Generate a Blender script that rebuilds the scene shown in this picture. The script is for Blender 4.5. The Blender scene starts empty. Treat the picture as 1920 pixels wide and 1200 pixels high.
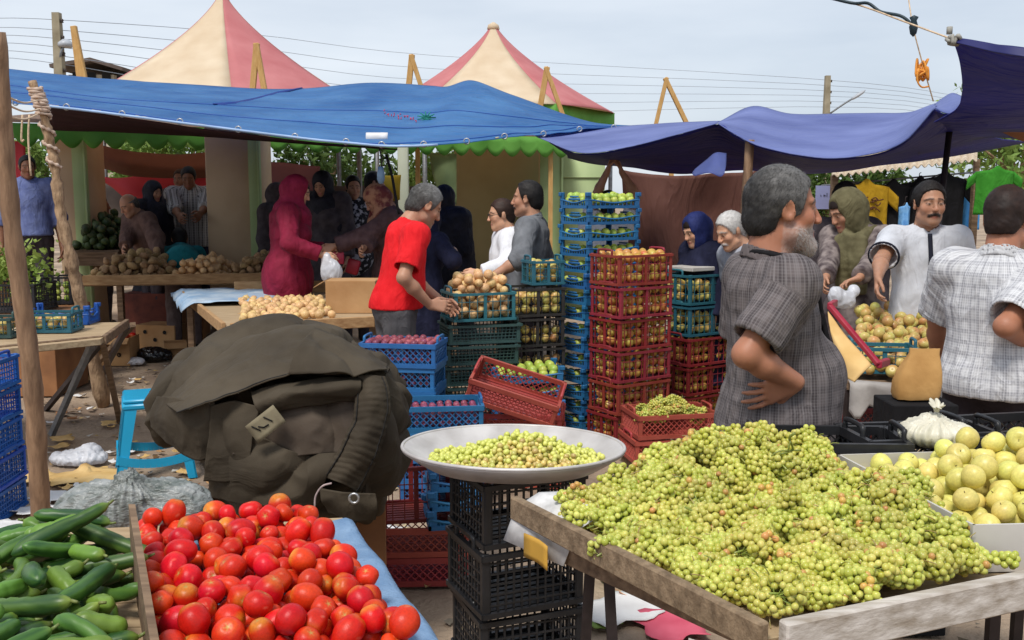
import bpy, math, random
import numpy as np
from mathutils import Vector, Matrix
SC = bpy.context.scene
COL = SC.collection
PI = math.pi
rng = np.random.default_rng(7)
R_ = random.Random(11)
KF = 1.32
F_PX, CAM_H = 1400.0 * KF, 1.65
TH = math.atan(235 / F_PX)
CT, ST = math.cos(TH), math.sin(TH)
CAMP = np.array([0.0, 0.0, CAM_H])
def ray(px, py):
 u = (px - 960) / F_PX
 v = (600 - py) / F_PX
 return np.array([u, CT + v * ST, v * CT - ST])
def P(px, py, Y):
 """world point on the sight line of a photograph pixel at ground distance Y * KF"""
 d = ray(px, py)
 return CAMP + d * (Y * KF / d[1])
def PZ(px, py, z):
 """world point on the sight line of a photograph pixel at height z"""
 d = ray(px, py)
 return CAMP + d * ((z - CAM_H) / d[2])
def proj(p):
 x, y, z = p[0], p[1], p[2] - CAM_H
 fw = y * CT - z * ST
 up = y * ST + z * CT
 return 960 + F_PX * x / fw, 600 - F_PX * up / fw
def lin(r, g, b):
 def f(c):
  c /= 255.0
  return c / 12.92 if c <= 0.04045 else ((c + 0.055) / 1.055) ** 2.4
 return (f(r), f(g), f(b))
def _hash(ix, iy, iz, seed):
 h = (ix * 374761393 + iy * 668265263 + iz * 2147483647 + seed * 144269504).astype(np.int64)
 h = (h ^ (h >> 13)) * 1274126177
 h = h ^ (h >> 16)
 return (h & 0xffff).astype(np.float64) / 65535.0
def vnoise(p, seed=0):
 """smooth value noise in -1..1, p (n,3)"""
 p = np.asarray(p, float)
 i = np.floor(p).astype(np.int64)
 f = p - i
 f = f * f * (3 - 2 * f)
 out = 0
 for dx in (0, 1):
  wx = f[:, 0] if dx else 1 - f[:, 0]
  for dy in (0, 1):
   wy = f[:, 1] if dy else 1 - f[:, 1]
   for dz in (0, 1):
    wz = f[:, 2] if dz else 1 - f[:, 2]
    out = out + wx * wy * wz * _hash(i[:, 0] + dx, i[:, 1] + dy, i[:, 2] + dz, seed)
 return out * 2 - 1
def fbm(p, seed=0, o=3):
 p = np.asarray(p, float)
 a, t, s = 1.0, 0, 0
 for k in range(o):
  t = t + a * vnoise(p * 2 ** k + 13.7 * k, seed + k)
  s += a
  a *= 0.5
 return t / s
MATS = {}
WLOC = {}
def N(nt, kind, **kw):
 n = nt.nodes.new(kind)
 for k, v in kw.items():
  if k.startswith('i_'):
   n.inputs[k[2:].replace('_', ' ')].default_value = v
  else:
   setattr(n, k, v)
 return n
def wrinkle_bump(nt, vec, bp, wr):
 """soft cloth creases: ridged, distorted noise feeding a second bump"""
 L = nt.links.new
 sc, dist, st, sx = wr
 mp = N(nt, 'ShaderNodeMapping'); mp.inputs['Scale'].default_value = sx
 L(vec, mp.inputs[0])
 n1 = N(nt, 'ShaderNodeTexNoise'); n1.inputs['Scale'].default_value = sc; n1.inputs['Detail'].default_value = 3.0; n1.inputs['Distortion'].default_value = 1.2
 L(mp.outputs[0], n1.inputs['Vector'])
 a = N(nt, 'ShaderNodeMath', operation='SUBTRACT'); a.inputs[1].default_value = .5; L(n1.outputs['Fac'], a.inputs[0])
 b_ = N(nt, 'ShaderNodeMath', operation='ABSOLUTE'); L(a.outputs[0], b_.inputs[0])
 c_ = N(nt, 'ShaderNodeMath', operation='MULTIPLY'); c_.inputs[1].default_value = -3.0; L(b_.outputs[0], c_.inputs[0])
 d_ = N(nt, 'ShaderNodeMath', operation='EXPONENT'); L(c_.outputs[0], d_.inputs[0])
 b2 = N(nt, 'ShaderNodeBump'); b2.inputs['Strength'].default_value = st; b2.inputs['Distance'].default_value = dist
 L(d_.outputs[0], b2.inputs['Height'])
 L(b2.outputs[0], bp.inputs['Normal'])
def pmat(name, base, rough=0.6, var=0.18, scale=6.0, base2=None, bump=0.0, bscale=30.0, bdist=0.01, metal=0.0, rand=0.0,
         hrand=0.0, attr=False, spec=0.4, sss=0.0, trans=0.0, coat=0.0, stretch=None, detail=4.0, contrast=None, alpha=1.0, translucent=0.0, wr=None):
 if name in MATS:
  return MATS[name]
 m = bpy.data.materials.new(name)
 m.use_nodes = True
 nt = m.node_tree
 nt.nodes.clear()
 L = nt.links.new
 out = N(nt, 'ShaderNodeOutputMaterial')
 bs = N(nt, 'ShaderNodeBsdfPrincipled')
 L(bs.outputs[0], out.inputs[0])
 tc = N(nt, 'ShaderNodeTexCoord')
 mp = N(nt, 'ShaderNodeMapping')
 L(tc.outputs['Object'], mp.inputs[0])
 if stretch:
  mp.inputs['Scale'].default_value = stretch
 nz = N(nt, 'ShaderNodeTexNoise')
 nz.inputs['Scale'].default_value = scale
 nz.inputs['Detail'].default_value = detail
 L(mp.outputs[0], nz.inputs['Vector'])
 rp = N(nt, 'ShaderNodeValToRGB')
 lo, hi = contrast or (0.3, 0.7)
 rp.color_ramp.elements[0].position = lo
 rp.color_ramp.elements[1].position = hi
 L(nz.outputs['Fac'], rp.inputs[0])
 if attr:
  at = N(nt, 'ShaderNodeAttribute', attribute_name='Col')
  mul = N(nt, 'ShaderNodeMix', data_type='RGBA', blend_type='MULTIPLY')
  mul.inputs['Factor'].default_value = 1.0
  rp.color_ramp.elements[0].color = (1 - var, 1 - var, 1 - var, 1)
  rp.color_ramp.elements[1].color = (1 + var * .5, 1 + var * .5, 1 + var * .5, 1)
  L(at.outputs['Color'], mul.inputs[6])
  L(rp.outputs[0], mul.inputs[7])
  col = mul.outputs[2]
 else:
  b2 = base2 or tuple(min(1, c * (1 + var)) for c in base)
  b1 = base if base2 else tuple(c * (1 - var) for c in base)
  rp.color_ramp.elements[0].color = (*b1, 1)
  rp.color_ramp.elements[1].color = (*b2, 1)
  col = rp.outputs[0]
 if rand or hrand:
  oi = N(nt, 'ShaderNodeObjectInfo')
  hs = N(nt, 'ShaderNodeHueSaturation')
  mr = N(nt, 'ShaderNodeMapRange')
  mr.inputs['To Min'].default_value = 1 - rand
  mr.inputs['To Max'].default_value = 1 + rand
  L(oi.outputs['Random'], mr.inputs[0])
  L(mr.outputs[0], hs.inputs['Value'])
  if hrand:
   mh = N(nt, 'ShaderNodeMath', operation='MULTIPLY_ADD')
   fr = N(nt, 'ShaderNodeMath', operation='FRACT')
   m7 = N(nt, 'ShaderNodeMath', operation='MULTIPLY')
   m7.inputs[1].default_value = 7.31
   L(oi.outputs['Random'], m7.inputs[0])
   L(m7.outputs[0], fr.inputs[0])
   L(fr.outputs[0], mh.inputs[0])
   mh.inputs[1].default_value = 2 * hrand
   mh.inputs[2].default_value = 0.5 - hrand
   L(mh.outputs[0], hs.inputs['Hue'])
  L(col, hs.inputs['Color'])
  col = hs.outputs[0]
 L(col, bs.inputs['Base Color'])
 bs.inputs['Roughness'].default_value = rough
 bs.inputs['Metallic'].default_value = metal
 bs.inputs['Specular IOR Level'].default_value = spec
 if sss:
  bs.inputs['Subsurface Weight'].default_value = sss
  bs.inputs['Subsurface Radius'].default_value = (0.02, 0.008, 0.004)
  bs.inputs['Subsurface Scale'].default_value = 0.6
 if trans:
  bs.inputs['Transmission Weight'].default_value = trans
 if coat:
  bs.inputs['Coat Weight'].default_value = coat
  bs.inputs['Coat Roughness'].default_value = 0.15
 if alpha < 1:
  bs.inputs['Alpha'].default_value = alpha
 if translucent:
  tl = N(nt, 'ShaderNodeBsdfTranslucent')
  mx = N(nt, 'ShaderNodeMixShader')
  mx.inputs[0].default_value = translucent
  L(col, tl.inputs['Color'])
  L(bs.outputs[0], mx.inputs[1])
  L(tl.outputs[0], mx.inputs[2])
  L(mx.outputs[0], out.inputs[0])
 if bump:
  nb = N(nt, 'ShaderNodeTexNoise')
  nb.inputs['Scale'].default_value = bscale
  nb.inputs['Detail'].default_value = 5
  L(mp.outputs[0], nb.inputs['Vector'])
  bp = N(nt, 'ShaderNodeBump')
  bp.inputs['Strength'].default_value = bump
  bp.inputs['Distance'].default_value = bdist
  L(nb.outputs['Fac'], bp.inputs['Height'])
  L(bp.outputs[0], bs.inputs['Normal'])
  if wr:
   wrinkle_bump(nt, tc.outputs['Object'], bp, wr)
 m['bsdf'] = bs.name
 MATS[name] = m
 return m
class MB:
 """collects geometry for ONE mesh object"""
 def __init__(s):
  s.v, s.f, s.mi, s.c = [], [], [], []
  s.n = 0
 def add(s, v, f, m=0, col=None):
  v = np.asarray(v, float).reshape(-1, 3)
  s.v.append(v)
  s.f.extend([tuple(int(i) + s.n for i in q) for q in f])
  s.mi.extend([m] * len(f) if np.isscalar(m) else list(m))
  if col is None:
   col = np.ones((len(v), 3))
  col = np.asarray(col, float)
  if col.ndim == 1:
   col = np.tile(col, (len(v), 1))
  s.c.append(col)
  s.n += len(v)
  return s
 def box(s, c, size, rot=None, m=0, col=None, bev=0.0):
  hx, hy, hz = np.asarray(size, float) / 2
  if bev > 0:
   b = min(bev, hx * .9, hy * .9, hz * .9)
   v = []
   for sx in (-1, 1):
    for sy in (-1, 1):
     for sz in (-1, 1):
      v += [(sx * hx, sy * (hy - b), sz * (hz - b)), (sx * (hx - b), sy * hy, sz * (hz - b)), (sx * (hx - b), sy * (hy - b), sz * hz)]
   v = np.array(v)
   def I(sx, sy, sz, k):
    return ((sx > 0) * 4 + (sy > 0) * 2 + (sz > 0)) * 3 + k
   f = []
   for sg in (-1, 1):
    q = [I(sg, -1, -1, 0), I(sg, 1, -1, 0), I(sg, 1, 1, 0), I(sg, -1, 1, 0)]
    f.append(q if sg > 0 else q[::-1])
    q = [I(-1, sg, -1, 1), I(-1, sg, 1, 1), I(1, sg, 1, 1), I(1, sg, -1, 1)]
    f.append(q if sg > 0 else q[::-1])
    q = [I(-1, -1, sg, 2), I(1, -1, sg, 2), I(1, 1, sg, 2), I(-1, 1, sg, 2)]
    f.append(q if sg > 0 else q[::-1])
   for a in (-1, 1):
    for b2 in (-1, 1):
     q = [I(a, b2, -1, 0), I(a, b2, 1, 0), I(a, b2, 1, 1), I(a, b2, -1, 1)]
     f.append(q if a * b2 < 0 else q[::-1])
     q = [I(a, -1, b2, 0), I(a, 1, b2, 0), I(a, 1, b2, 2), I(a, -1, b2, 2)]
     f.append(q if a * b2 > 0 else q[::-1])
     q = [I(-1, a, b2, 1), I(1, a, b2, 1), I(1, a, b2, 2), I(-1, a, b2, 2)]
     f.append(q if a * b2 < 0 else q[::-1])
   for a in (-1, 1):
    for b2 in (-1, 1):
     for c2 in (-1, 1):
      q = [I(a, b2, c2, 0), I(a, b2, c2, 1), I(a, b2, c2, 2)]
      f.append(q if a * b2 * c2 > 0 else q[::-1])
  else:
   v = np.array([(x, y, z) for x in (-hx, hx) for y in (-hy, hy) for z in (-hz, hz)])
   f = [(0, 1, 3, 2), (4, 6, 7, 5), (0, 4, 5, 1), (2, 3, 7, 6), (0, 2, 6, 4), (1, 5, 7, 3)]
  if rot is not None:
   v = v @ np.asarray(rot).T
  return s.add(v + np.asarray(c, float), f, m, col)
 def bar(s, a, b, w, h=None, m=0, up=(0, 0, 1), col=None, bev=0.0):
  a, b = np.asarray(a, float), np.asarray(b, float)
  d = b - a
  L = np.linalg.norm(d)
  if L < 1e-6:
   return s
  d = d / L
  upv = np.asarray(up, float)
  if abs(d @ upv) > .98:
   upv = np.array([0, 1.0, 0])
  sd = np.cross(upv, d)
  sd /= np.linalg.norm(sd)
  u2 = np.cross(d, sd)
  return s.box((a + b) / 2, (L, w, h or w), np.stack([d, sd, u2], 1), m, col, bev)
 def tube(s, pts, rad, seg=8, m=0, caps=True, col=None, squash=1.0, wob=0.0):
  pts = np.asarray(pts, float)
  n = len(pts)
  rad = np.full(n, rad) if np.isscalar(rad) else np.asarray(rad, float)
  t = np.gradient(pts, axis=0)
  t /= np.linalg.norm(t, axis=1)[:, None] + 1e-12
  ref = np.array([0, 0, 1.0]) if abs(t[0][2]) < .9 else np.array([1.0, 0, 0])
  rows = []
  a = np.arange(seg) * 2 * PI / seg
  u = np.cross(ref, t[0]); u /= np.linalg.norm(u)
  for i in range(n):
   u = u - t[i] * (u @ t[i]); u /= np.linalg.norm(u) + 1e-12
   w = np.cross(t[i], u)
   rr = rad[i]
   if wob:
    rr = rr * (1 + wob * np.sin(a * 2 + i * 1.3))[:, None]
   rows.append(pts[i] + rr * (np.cos(a)[:, None] * u + np.sin(a)[:, None] * w * squash))
  v = np.concatenate(rows)
  f = [(i * seg + j, i * seg + (j + 1) % seg, (i + 1) * seg + (j + 1) % seg, (i + 1) * seg + j) for i in range(n - 1) for j in range(seg)]
  if caps:
   f += [tuple(range(seg))[::-1], tuple((n - 1) * seg + j for j in range(seg))]
  return s.add(v, f, m, col)
 def lathe(s, prof, seg=32, m=0, c=(0, 0, 0), col=None, close=False):
  prof = np.asarray(prof, float)
  a = np.arange(seg) * 2 * PI / seg
  v = np.concatenate([np.stack([r * np.cos(a), r * np.sin(a), np.full(seg, z)], 1) for r, z in prof]) + np.asarray(c, float)
  n = len(prof)
  f = [(i * seg + j, i * seg + (j + 1) % seg, (i + 1) * seg + (j + 1) % seg, (i + 1) * seg + j) for i in range(n - 1) for j in range(seg)]
  if close:
   f += [((n - 1) * seg + j, (n - 1) * seg + (j + 1) % seg, (j + 1) % seg, j) for j in range(seg)]
  return s.add(v, f, m, col)
 def sheet(s, G, th=0.004, m=0, col=None):
  """solid sheet from a grid of points (nu,nv,3)"""
  G = np.asarray(G, float)
  nu, nv, _ = G.shape
  gu = np.gradient(G, axis=0); gv = np.gradient(G, axis=1)
  nr = np.cross(gu, gv)
  nr /= np.linalg.norm(nr, axis=2)[:, :, None] + 1e-12
  top = (G + nr * th / 2).reshape(-1, 3)
  bot = (G - nr * th / 2).reshape(-1, 3)
  K = nu * nv
  f = []
  for i in range(nu - 1):
   for j in range(nv - 1):
    a, b, c, d = i * nv + j, (i + 1) * nv + j, (i + 1) * nv + j + 1, i * nv + j + 1
    f.append((a, b, c, d))
    f.append((K + a, K + d, K + c, K + b))
  rim = [i * nv for i in range(nu)] + [(nu - 1) * nv + j for j in range(1, nv)] + [i * nv + nv - 1 for i in range(nu - 2, -1, -1)] + [j for j in range(nv - 2, 0, -1)]
  for a, b in zip(rim, rim[1:] + rim[:1]):
   f.append((a, K + a, K + b, b))
  cc = None
  if col is not None:
   cc = np.asarray(col, float)
   cc = np.tile(cc.reshape(-1, 3), (2, 1)) if cc.ndim > 1 else cc
  return s.add(np.concatenate([top, bot]), f, m, cc)
 def data(s, name, mats, smooth=True, shift=None):
  v = np.concatenate(s.v) if s.v else np.zeros((0, 3))
  if shift is not None:
   v = v - np.asarray(shift, float)
  me = bpy.data.meshes.new(name)
  nf = len(s.f)
  me.vertices.add(len(v))
  me.vertices.foreach_set('co', v.astype(np.float32).ravel())
  lens = np.array([len(q) for q in s.f], np.int32)
  flat = np.fromiter((i for q in s.f for i in q), np.int32, int(lens.sum()))
  me.loops.add(len(flat))
  me.loops.foreach_set('vertex_index', flat)
  me.polygons.add(nf)
  st = np.concatenate([[0], np.cumsum(lens)[:-1]]).astype(np.int32)
  me.polygons.foreach_set('loop_start', st)
  me.polygons.foreach_set('material_index', np.array(s.mi, np.int32))
  me.polygons.foreach_set('use_smooth', np.full(nf, bool(smooth)))
  for mm in (mats if isinstance(mats, (list, tuple)) else [mats]):
   me.materials.append(mm)
  c = np.concatenate(s.c)
  if len(c) and np.any(c != 1.0):
   at = me.color_attributes.new('Col', 'FLOAT_COLOR', 'POINT')
   at.data.foreach_set('color', np.concatenate([c, np.ones((len(c), 1))], 1).astype(np.float32).ravel())
  me.update(calc_edges=True)
  me.validate()
  return me
 def base(s):
  v = np.concatenate(s.v)
  lo, hi = v.min(0), v.max(0)
  return np.array([(lo[0] + hi[0]) / 2, (lo[1] + hi[1]) / 2, lo[2]])
 def build(s, name, mats, parent=None, smooth=True, world=True, sharp=None):
  """link as one object; world=True: vertices are world coordinates (origin moved to the base, or taken relative to the parent)"""
  if parent is not None:
   sh = np.array(WLOC.get(parent.name, (0, 0, 0))) if world else None
   me = s.data(name, mats, smooth, sh)
   o = bpy.data.objects.new(name, me)
   COL.objects.link(o)
   o.parent = parent
   if world:
    WLOC[o.name] = WLOC.get(parent.name, (0, 0, 0))
  else:
   b = s.base() if world else np.zeros(3)
   me = s.data(name, mats, smooth, b)
   o = bpy.data.objects.new(name, me)
   COL.objects.link(o)
   o.location = b
   WLOC[o.name] = tuple(float(x) for x in b)
  if sharp is not None and smooth:
   me.set_sharp_from_angle(angle=math.radians(sharp))
  return o
def tag(o, label=None, cat=None, group=None, kind=None):
 if label: o['label'] = label
 if cat: o['category'] = cat
 if group: o['group'] = group
 if kind: o['kind'] = kind
 return o
def empty(name, loc, rz=0.0, label=None, cat=None, group=None):
 o = bpy.data.objects.new(name, None)
 o.empty_display_size = 0.1
 COL.objects.link(o)
 o.location = loc
 o.rotation_euler = (0, 0, rz)
 WLOC[o.name] = tuple(float(x) for x in loc)
 return tag(o, label, cat, group)
def part(name, data, parent, loc=(0, 0, 0), rot=(0, 0, 0)):
 o = bpy.data.objects.new(name, data)
 COL.objects.link(o)
 o.parent = parent
 o.location = loc
 o.rotation_euler = rot
 return o
def copy_tree(o, parent=None):
 c = o.copy()
 COL.objects.link(c)
 if parent is not None:
  c.parent = parent
 for ch in list(o.children):
  copy_tree(ch, c)
 return c
def rotz(a):
 c, s = math.cos(a), math.sin(a)
 return np.array([[c, -s, 0], [s, c, 0], [0, 0, 1.0]])
def rotx(a):
 c, s = math.cos(a), math.sin(a)
 return np.array([[1.0, 0, 0], [0, c, -s], [0, s, c]])
def roty(a):
 c, s = math.cos(a), math.sin(a)
 return np.array([[c, 0, s], [0, 1.0, 0], [-s, 0, c]])
def spline(pts, n):
 """Catmull-Rom through points -> n samples"""
 p = np.asarray(pts, float)
 if len(p) == 2:
  t = np.linspace(0, 1, n)[:, None]
  return p[0] * (1 - t) + p[1] * t
 q = np.concatenate([[2 * p[0] - p[1]], p, [2 * p[-1] - p[-2]]])
 t = np.linspace(0, len(p) - 1 - 1e-9, n)
 i = t.astype(int)
 f = (t - i)[:, None]
 a, b, c, d = q[i], q[i + 1], q[i + 2], q[i + 3]
 return 0.5 * (2 * b + (c - a) * f + (2 * a - 5 * b + 4 * c - d) * f ** 2 + (3 * b - a - 3 * c + d) * f ** 3)
def gridspline(rows, nu, nv):
 """rows of control points (each row: any count) -> (nu,nv,3)"""
 R = np.stack([spline(r, nv) for r in rows])
 return np.stack([spline(R[:, j], nu) for j in range(nv)], 1)
def PR(row):
 return [P(*q) for q in row]
class SDF:
 def __init__(s, lo, hi, h):
  s.h = h
  s.lo = np.asarray(lo, float) - 2 * h
  n = np.ceil((np.asarray(hi, float) + 2 * h - s.lo) / h).astype(int) + 1
  s.D = np.full(n, 5.0, np.float32)
  s.ax = [(s.lo[i] + h * np.arange(n[i])).astype(np.float32) for i in range(3)]
 def _sl(s, lo, hi, m):
  sl = []
  for i in range(3):
   a = int(np.floor((lo[i] - m - s.lo[i]) / s.h)); b = int(np.ceil((hi[i] + m - s.lo[i]) / s.h)) + 1
   a = max(a, 0); b = min(b, s.D.shape[i])
   if b <= a: return None
   sl.append(slice(a, b))
  return tuple(sl)
 def op(s, f, lo, hi, k=0.0, mode='u'):
  m = k + 4 * s.h
  sl = s._sl(np.asarray(lo), np.asarray(hi), m)
  if sl is None: return s
  X = s.ax[0][sl[0]][:, None, None]; Y = s.ax[1][sl[1]][None, :, None]; Z = s.ax[2][sl[2]][None, None, :]
  d = f(X, Y, Z).astype(np.float32)
  a = s.D[sl]
  if mode == 's':
   d = -d
   if k > 0:
    h = np.maximum(k - np.abs(a - d), 0) / k
    s.D[sl] = np.maximum(a, d) + h * h * k * 0.25
   else:
    s.D[sl] = np.maximum(a, d)
  elif mode == 'i':
   s.D[sl] = np.maximum(a, d)
  else:
   if k > 0:
    h = np.maximum(k - np.abs(a - d), 0) / k
    s.D[sl] = np.minimum(a, d) - h * h * k * 0.25
   else:
    s.D[sl] = np.minimum(a, d)
  return s
 def cone(s, a, b, ra, rb, k=0.0, mode='u', extra=None):
  a, b = np.asarray(a, float), np.asarray(b, float)
  r = max(ra, rb)
  fn = fcone(a, b, ra, rb)
  f = fn if extra is None else (lambda X, Y, Z: np.maximum(fn(X, Y, Z), extra(X, Y, Z)))
  return s.op(f, np.minimum(a, b) - r, np.maximum(a, b) + r, k, mode)
 def chain(s, pts, rads, k=0.0, mode='u', kk=None):
  for i in range(len(pts) - 1):
   s.cone(pts[i], pts[i + 1], rads[i], rads[i + 1], k, mode)
  return s
 def ell(s, c, r, R=None, k=0.0, mode='u', extra=None):
  c, r = np.asarray(c, float), np.asarray(r, float)
  fn = fell(c, r, R)
  f = fn if extra is None else (lambda X, Y, Z: np.maximum(fn(X, Y, Z), extra(X, Y, Z)))
  m = r.max() if R is not None else r
  return s.op(f, c - m, c + m, k, mode)
 def cut(s, f):
  X = s.ax[0][:, None, None]; Y = s.ax[1][None, :, None]; Z = s.ax[2][None, None, :]
  s.D = np.maximum(s.D, f(X, Y, Z).astype(np.float32))
  return s
 def mesh(s):
  D, h = s.D, s.h
  S = D < 0
  c = np.zeros(tuple(np.array(D.shape) - 1), np.int8)
  for i in (0, 1):
   for j in (0, 1):
    for k in (0, 1):
     c += S[i:D.shape[0] - 1 + i, j:D.shape[1] - 1 + j, k:D.shape[2] - 1 + k]
  act = (c > 0) & (c < 8)
  ai = np.argwhere(act)
  idx = np.full(c.shape, -1, np.int32)
  idx[act] = np.arange(len(ai))
  acc = np.zeros((len(ai), 3)); cnt = np.zeros(len(ai))
  for ax in range(3):
   o1, o2 = [q for q in range(3) if q != ax]
   for p in (0, 1):
    for q in (0, 1):
     a = np.zeros(3, int); a[o1] = p; a[o2] = q
     b = a.copy(); b[ax] = 1
     da = D[ai[:, 0] + a[0], ai[:, 1] + a[1], ai[:, 2] + a[2]]
     db = D[ai[:, 0] + b[0], ai[:, 1] + b[1], ai[:, 2] + b[2]]
     m = (da < 0) != (db < 0)
     t = da[m] / (da[m] - db[m])
     acc[m] += a + t[:, None] * (b - a)
     cnt[m] += 1
  V = s.lo + h * (ai + acc / np.maximum(cnt, 1)[:, None])
  Fs = []
  for ax in range(3):
   o1, o2 = (ax + 1) % 3, (ax + 2) % 3
   A = [slice(1, -1)] * 3; B = [slice(1, -1)] * 3
   A[ax] = slice(0, -1); B[ax] = slice(1, None)
   sa, sb = S[tuple(A)], S[tuple(B)]
   e = np.argwhere(sa != sb)
   if not len(e): continue
   fl = sa[e[:, 0], e[:, 1], e[:, 2]]
   off = np.array([1, 1, 1]); off[ax] = 0
   e = e + off
   q = []
   for d1, d2 in ((-1, -1), (0, -1), (0, 0), (-1, 0)):
    t = e.copy(); t[:, o1] += d1; t[:, o2] += d2
    q.append(idx[t[:, 0], t[:, 1], t[:, 2]])
   q = np.stack(q, 1)
   q[~fl] = q[~fl][:, ::-1]
   Fs.append(q)
  return V, (np.concatenate(Fs) if Fs else np.zeros((0, 4), int))
def fcone(a, b, ra, rb):
 a, b = np.asarray(a, float), np.asarray(b, float)
 ba = b - a
 bb = max(float(ba @ ba), 1e-12)
 def f(X, Y, Z):
  x, y, z = X - a[0], Y - a[1], Z - a[2]
  t = np.clip((x * ba[0] + y * ba[1] + z * ba[2]) / bb, 0, 1)
  return np.sqrt((x - t * ba[0]) ** 2 + (y - t * ba[1]) ** 2 + (z - t * ba[2]) ** 2) - (ra + t * (rb - ra))
 return f
def fell(c, r, R=None):
 c, r = np.asarray(c, float), np.asarray(r, float)
 def f(X, Y, Z):
  x, y, z = X - c[0], Y - c[1], Z - c[2]
  if R is not None:
   x, y, z = R[0][0] * x + R[1][0] * y + R[2][0] * z, R[0][1] * x + R[1][1] * y + R[2][1] * z, R[0][2] * x + R[1][2] * y + R[2][2] * z
  k0 = np.sqrt((x / r[0]) ** 2 + (y / r[1]) ** 2 + (z / r[2]) ** 2)
  k1 = np.sqrt((x / r[0] ** 2) ** 2 + (y / r[1] ** 2) ** 2 + (z / r[2] ** 2) ** 2)
  return np.where(k1 > 1e-9, k0 * (k0 - 1) / np.maximum(k1, 1e-9), -r.min())
 return f
def fplane(p, n):
 p, n = np.asarray(p, float), np.asarray(n, float)
 n = n / np.linalg.norm(n)
 return lambda X, Y, Z: (X - p[0]) * n[0] + (Y - p[1]) * n[1] + (Z - p[2]) * n[2]
def vnormals(V, Fq):
 n = np.zeros_like(V)
 a = np.cross(V[Fq[:, 2]] - V[Fq[:, 0]], V[Fq[:, 3]] - V[Fq[:, 1]])
 for k in range(4):
  np.add.at(n, Fq[:, k], a)
 return n / (np.linalg.norm(n, axis=1)[:, None] + 1e-12)
def relax(V, Fq, it=1, w=0.5):
 for _ in range(it):
  s = np.zeros_like(V); c = np.zeros(len(V))
  for k in range(4):
   for d in (1, 3):
    np.add.at(s, Fq[:, k], V[Fq[:, (k + d) % 4]]); np.add.at(c, Fq[:, k], 1)
  V = V * (1 - w) + w * s / np.maximum(c, 1)[:, None]
 return V
# ================================================================== camera, light, sky
cam = bpy.data.cameras.new('camera')
cam.sensor_width = 36
cam.lens = 36 * F_PX / 1920
cam.clip_start = 0.05
cam.clip_end = 500
co = bpy.data.objects.new('camera', cam)
COL.objects.link(co)
co.location = (0, 0, CAM_H)
co.rotation_euler = (PI / 2 - TH, 0, 0)
SC.camera = co
SUN_EL, SUN_AZ = math.radians(58), math.radians(205)      # azimuth measured from +Y clockwise: behind the camera, a little left
sun = bpy.data.lights.new('sun', 'SUN')
sun.energy = 2.0
sun.angle = math.radians(14)
sun.color = (1.0, 0.96, 0.9)
so = bpy.data.objects.new('sun', sun)
COL.objects.link(so)
sd = Vector((math.sin(SUN_AZ) * math.cos(SUN_EL), math.cos(SUN_AZ) * math.cos(SUN_EL), math.sin(SUN_EL)))
so.rotation_euler = sd.to_track_quat('Z', 'Y').to_euler()
so.location = sd * 40
w = bpy.data.worlds.new('World')
SC.world = w
w.use_nodes = True
nt = w.node_tree
nt.nodes.clear()
L = nt.links.new
wo = N(nt, 'ShaderNodeOutputWorld')
bg = N(nt, 'ShaderNodeBackground')
bg.inputs['Strength'].default_value = 0.12
sky = N(nt, 'ShaderNodeTexSky', sky_type='NISHITA')
sky.sun_disc = False
sky.sun_elevation = SUN_EL
sky.sun_rotation = SUN_AZ
sky.air_density = 1.0
sky.dust_density = 1.5
tc = N(nt, 'ShaderNodeTexCoord')
mp = N(nt, 'ShaderNodeMapping')
mp.inputs['Scale'].default_value = (1.0, 1.0, 4.5)
mp.inputs['Location'].default_value = (0.3, 0.1, 0.2)
L(tc.outputs['Generated'], mp.inputs[0])
nz = N(nt, 'ShaderNodeTexNoise')
nz.inputs['Scale'].default_value = 2.2
nz.inputs['Detail'].default_value = 5
nz.inputs['Roughness'].default_value = 0.5
L(mp.outputs[0], nz.inputs['Vector'])
rp = N(nt, 'ShaderNodeValToRGB')
rp.color_ramp.elements[0].position = 0.35
rp.color_ramp.elements[0].color = (3.45, 3.85, 4.4, 1)
rp.color_ramp.elements[1].position = 0.68
rp.color_ramp.elements[1].color = (4.8, 5.08, 5.45, 1)
L(nz.outputs['Fac'], rp.inputs[0])
mx = N(nt, 'ShaderNodeMix', data_type='RGBA')
mx.inputs['Factor'].default_value = 0.86
L(sky.outputs[0], mx.inputs[6])
L(rp.outputs[0], mx.inputs[7])
L(mx.outputs[2], bg.inputs[0])
L(bg.outputs[0], wo.inputs[0])
vs = SC.view_settings
vs.view_transform = 'Standard'
vs.look = 'None'
vs.exposure = 0.58
vs.gamma = 1
SC.cycles.use_denoising = True
SC.cycles.max_bounces = 8
SC.cycles.diffuse_bounces = 5
SC.cycles.glossy_bounces = 2
SC.cycles.transmission_bounces = 3
SC.cycles.transparent_max_bounces = 6
SC.cycles.caustics_reflective = False
SC.cycles.caustics_refractive = False
# ================================================================== materials
wood = pmat('wood_weathered', lin(150, 125, 95), .75, .4, 5, base2=lin(185, 162, 128), bump=.5, bscale=25, bdist=.004, stretch=(1, 9, 9))
wood_d = pmat('wood_dark', lin(92, 72, 55), .8, .4, 5, base2=lin(140, 115, 90), bump=.5, bscale=25, bdist=.004, stretch=(1, 9, 9))
wood_p = pmat('wood_pole', lin(112, 86, 66), .75, .4, 6, base2=lin(160, 128, 100), bump=.6, bscale=20, bdist=.006, stretch=(6, 6, 1))
wood_y = pmat('wood_yellow', lin(185, 140, 80), .7, .3, 8, base2=lin(205, 165, 105), bump=.3, stretch=(4, 4, 1))
bark = pmat('branch_bark', lin(120, 95, 72), .85, .5, 12, base2=lin(180, 150, 118), bump=.9, bscale=25, bdist=.01, stretch=(3, 3, 1))
rope_m = pmat('rope', lin(205, 180, 150), .8, .3, 60)
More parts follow.
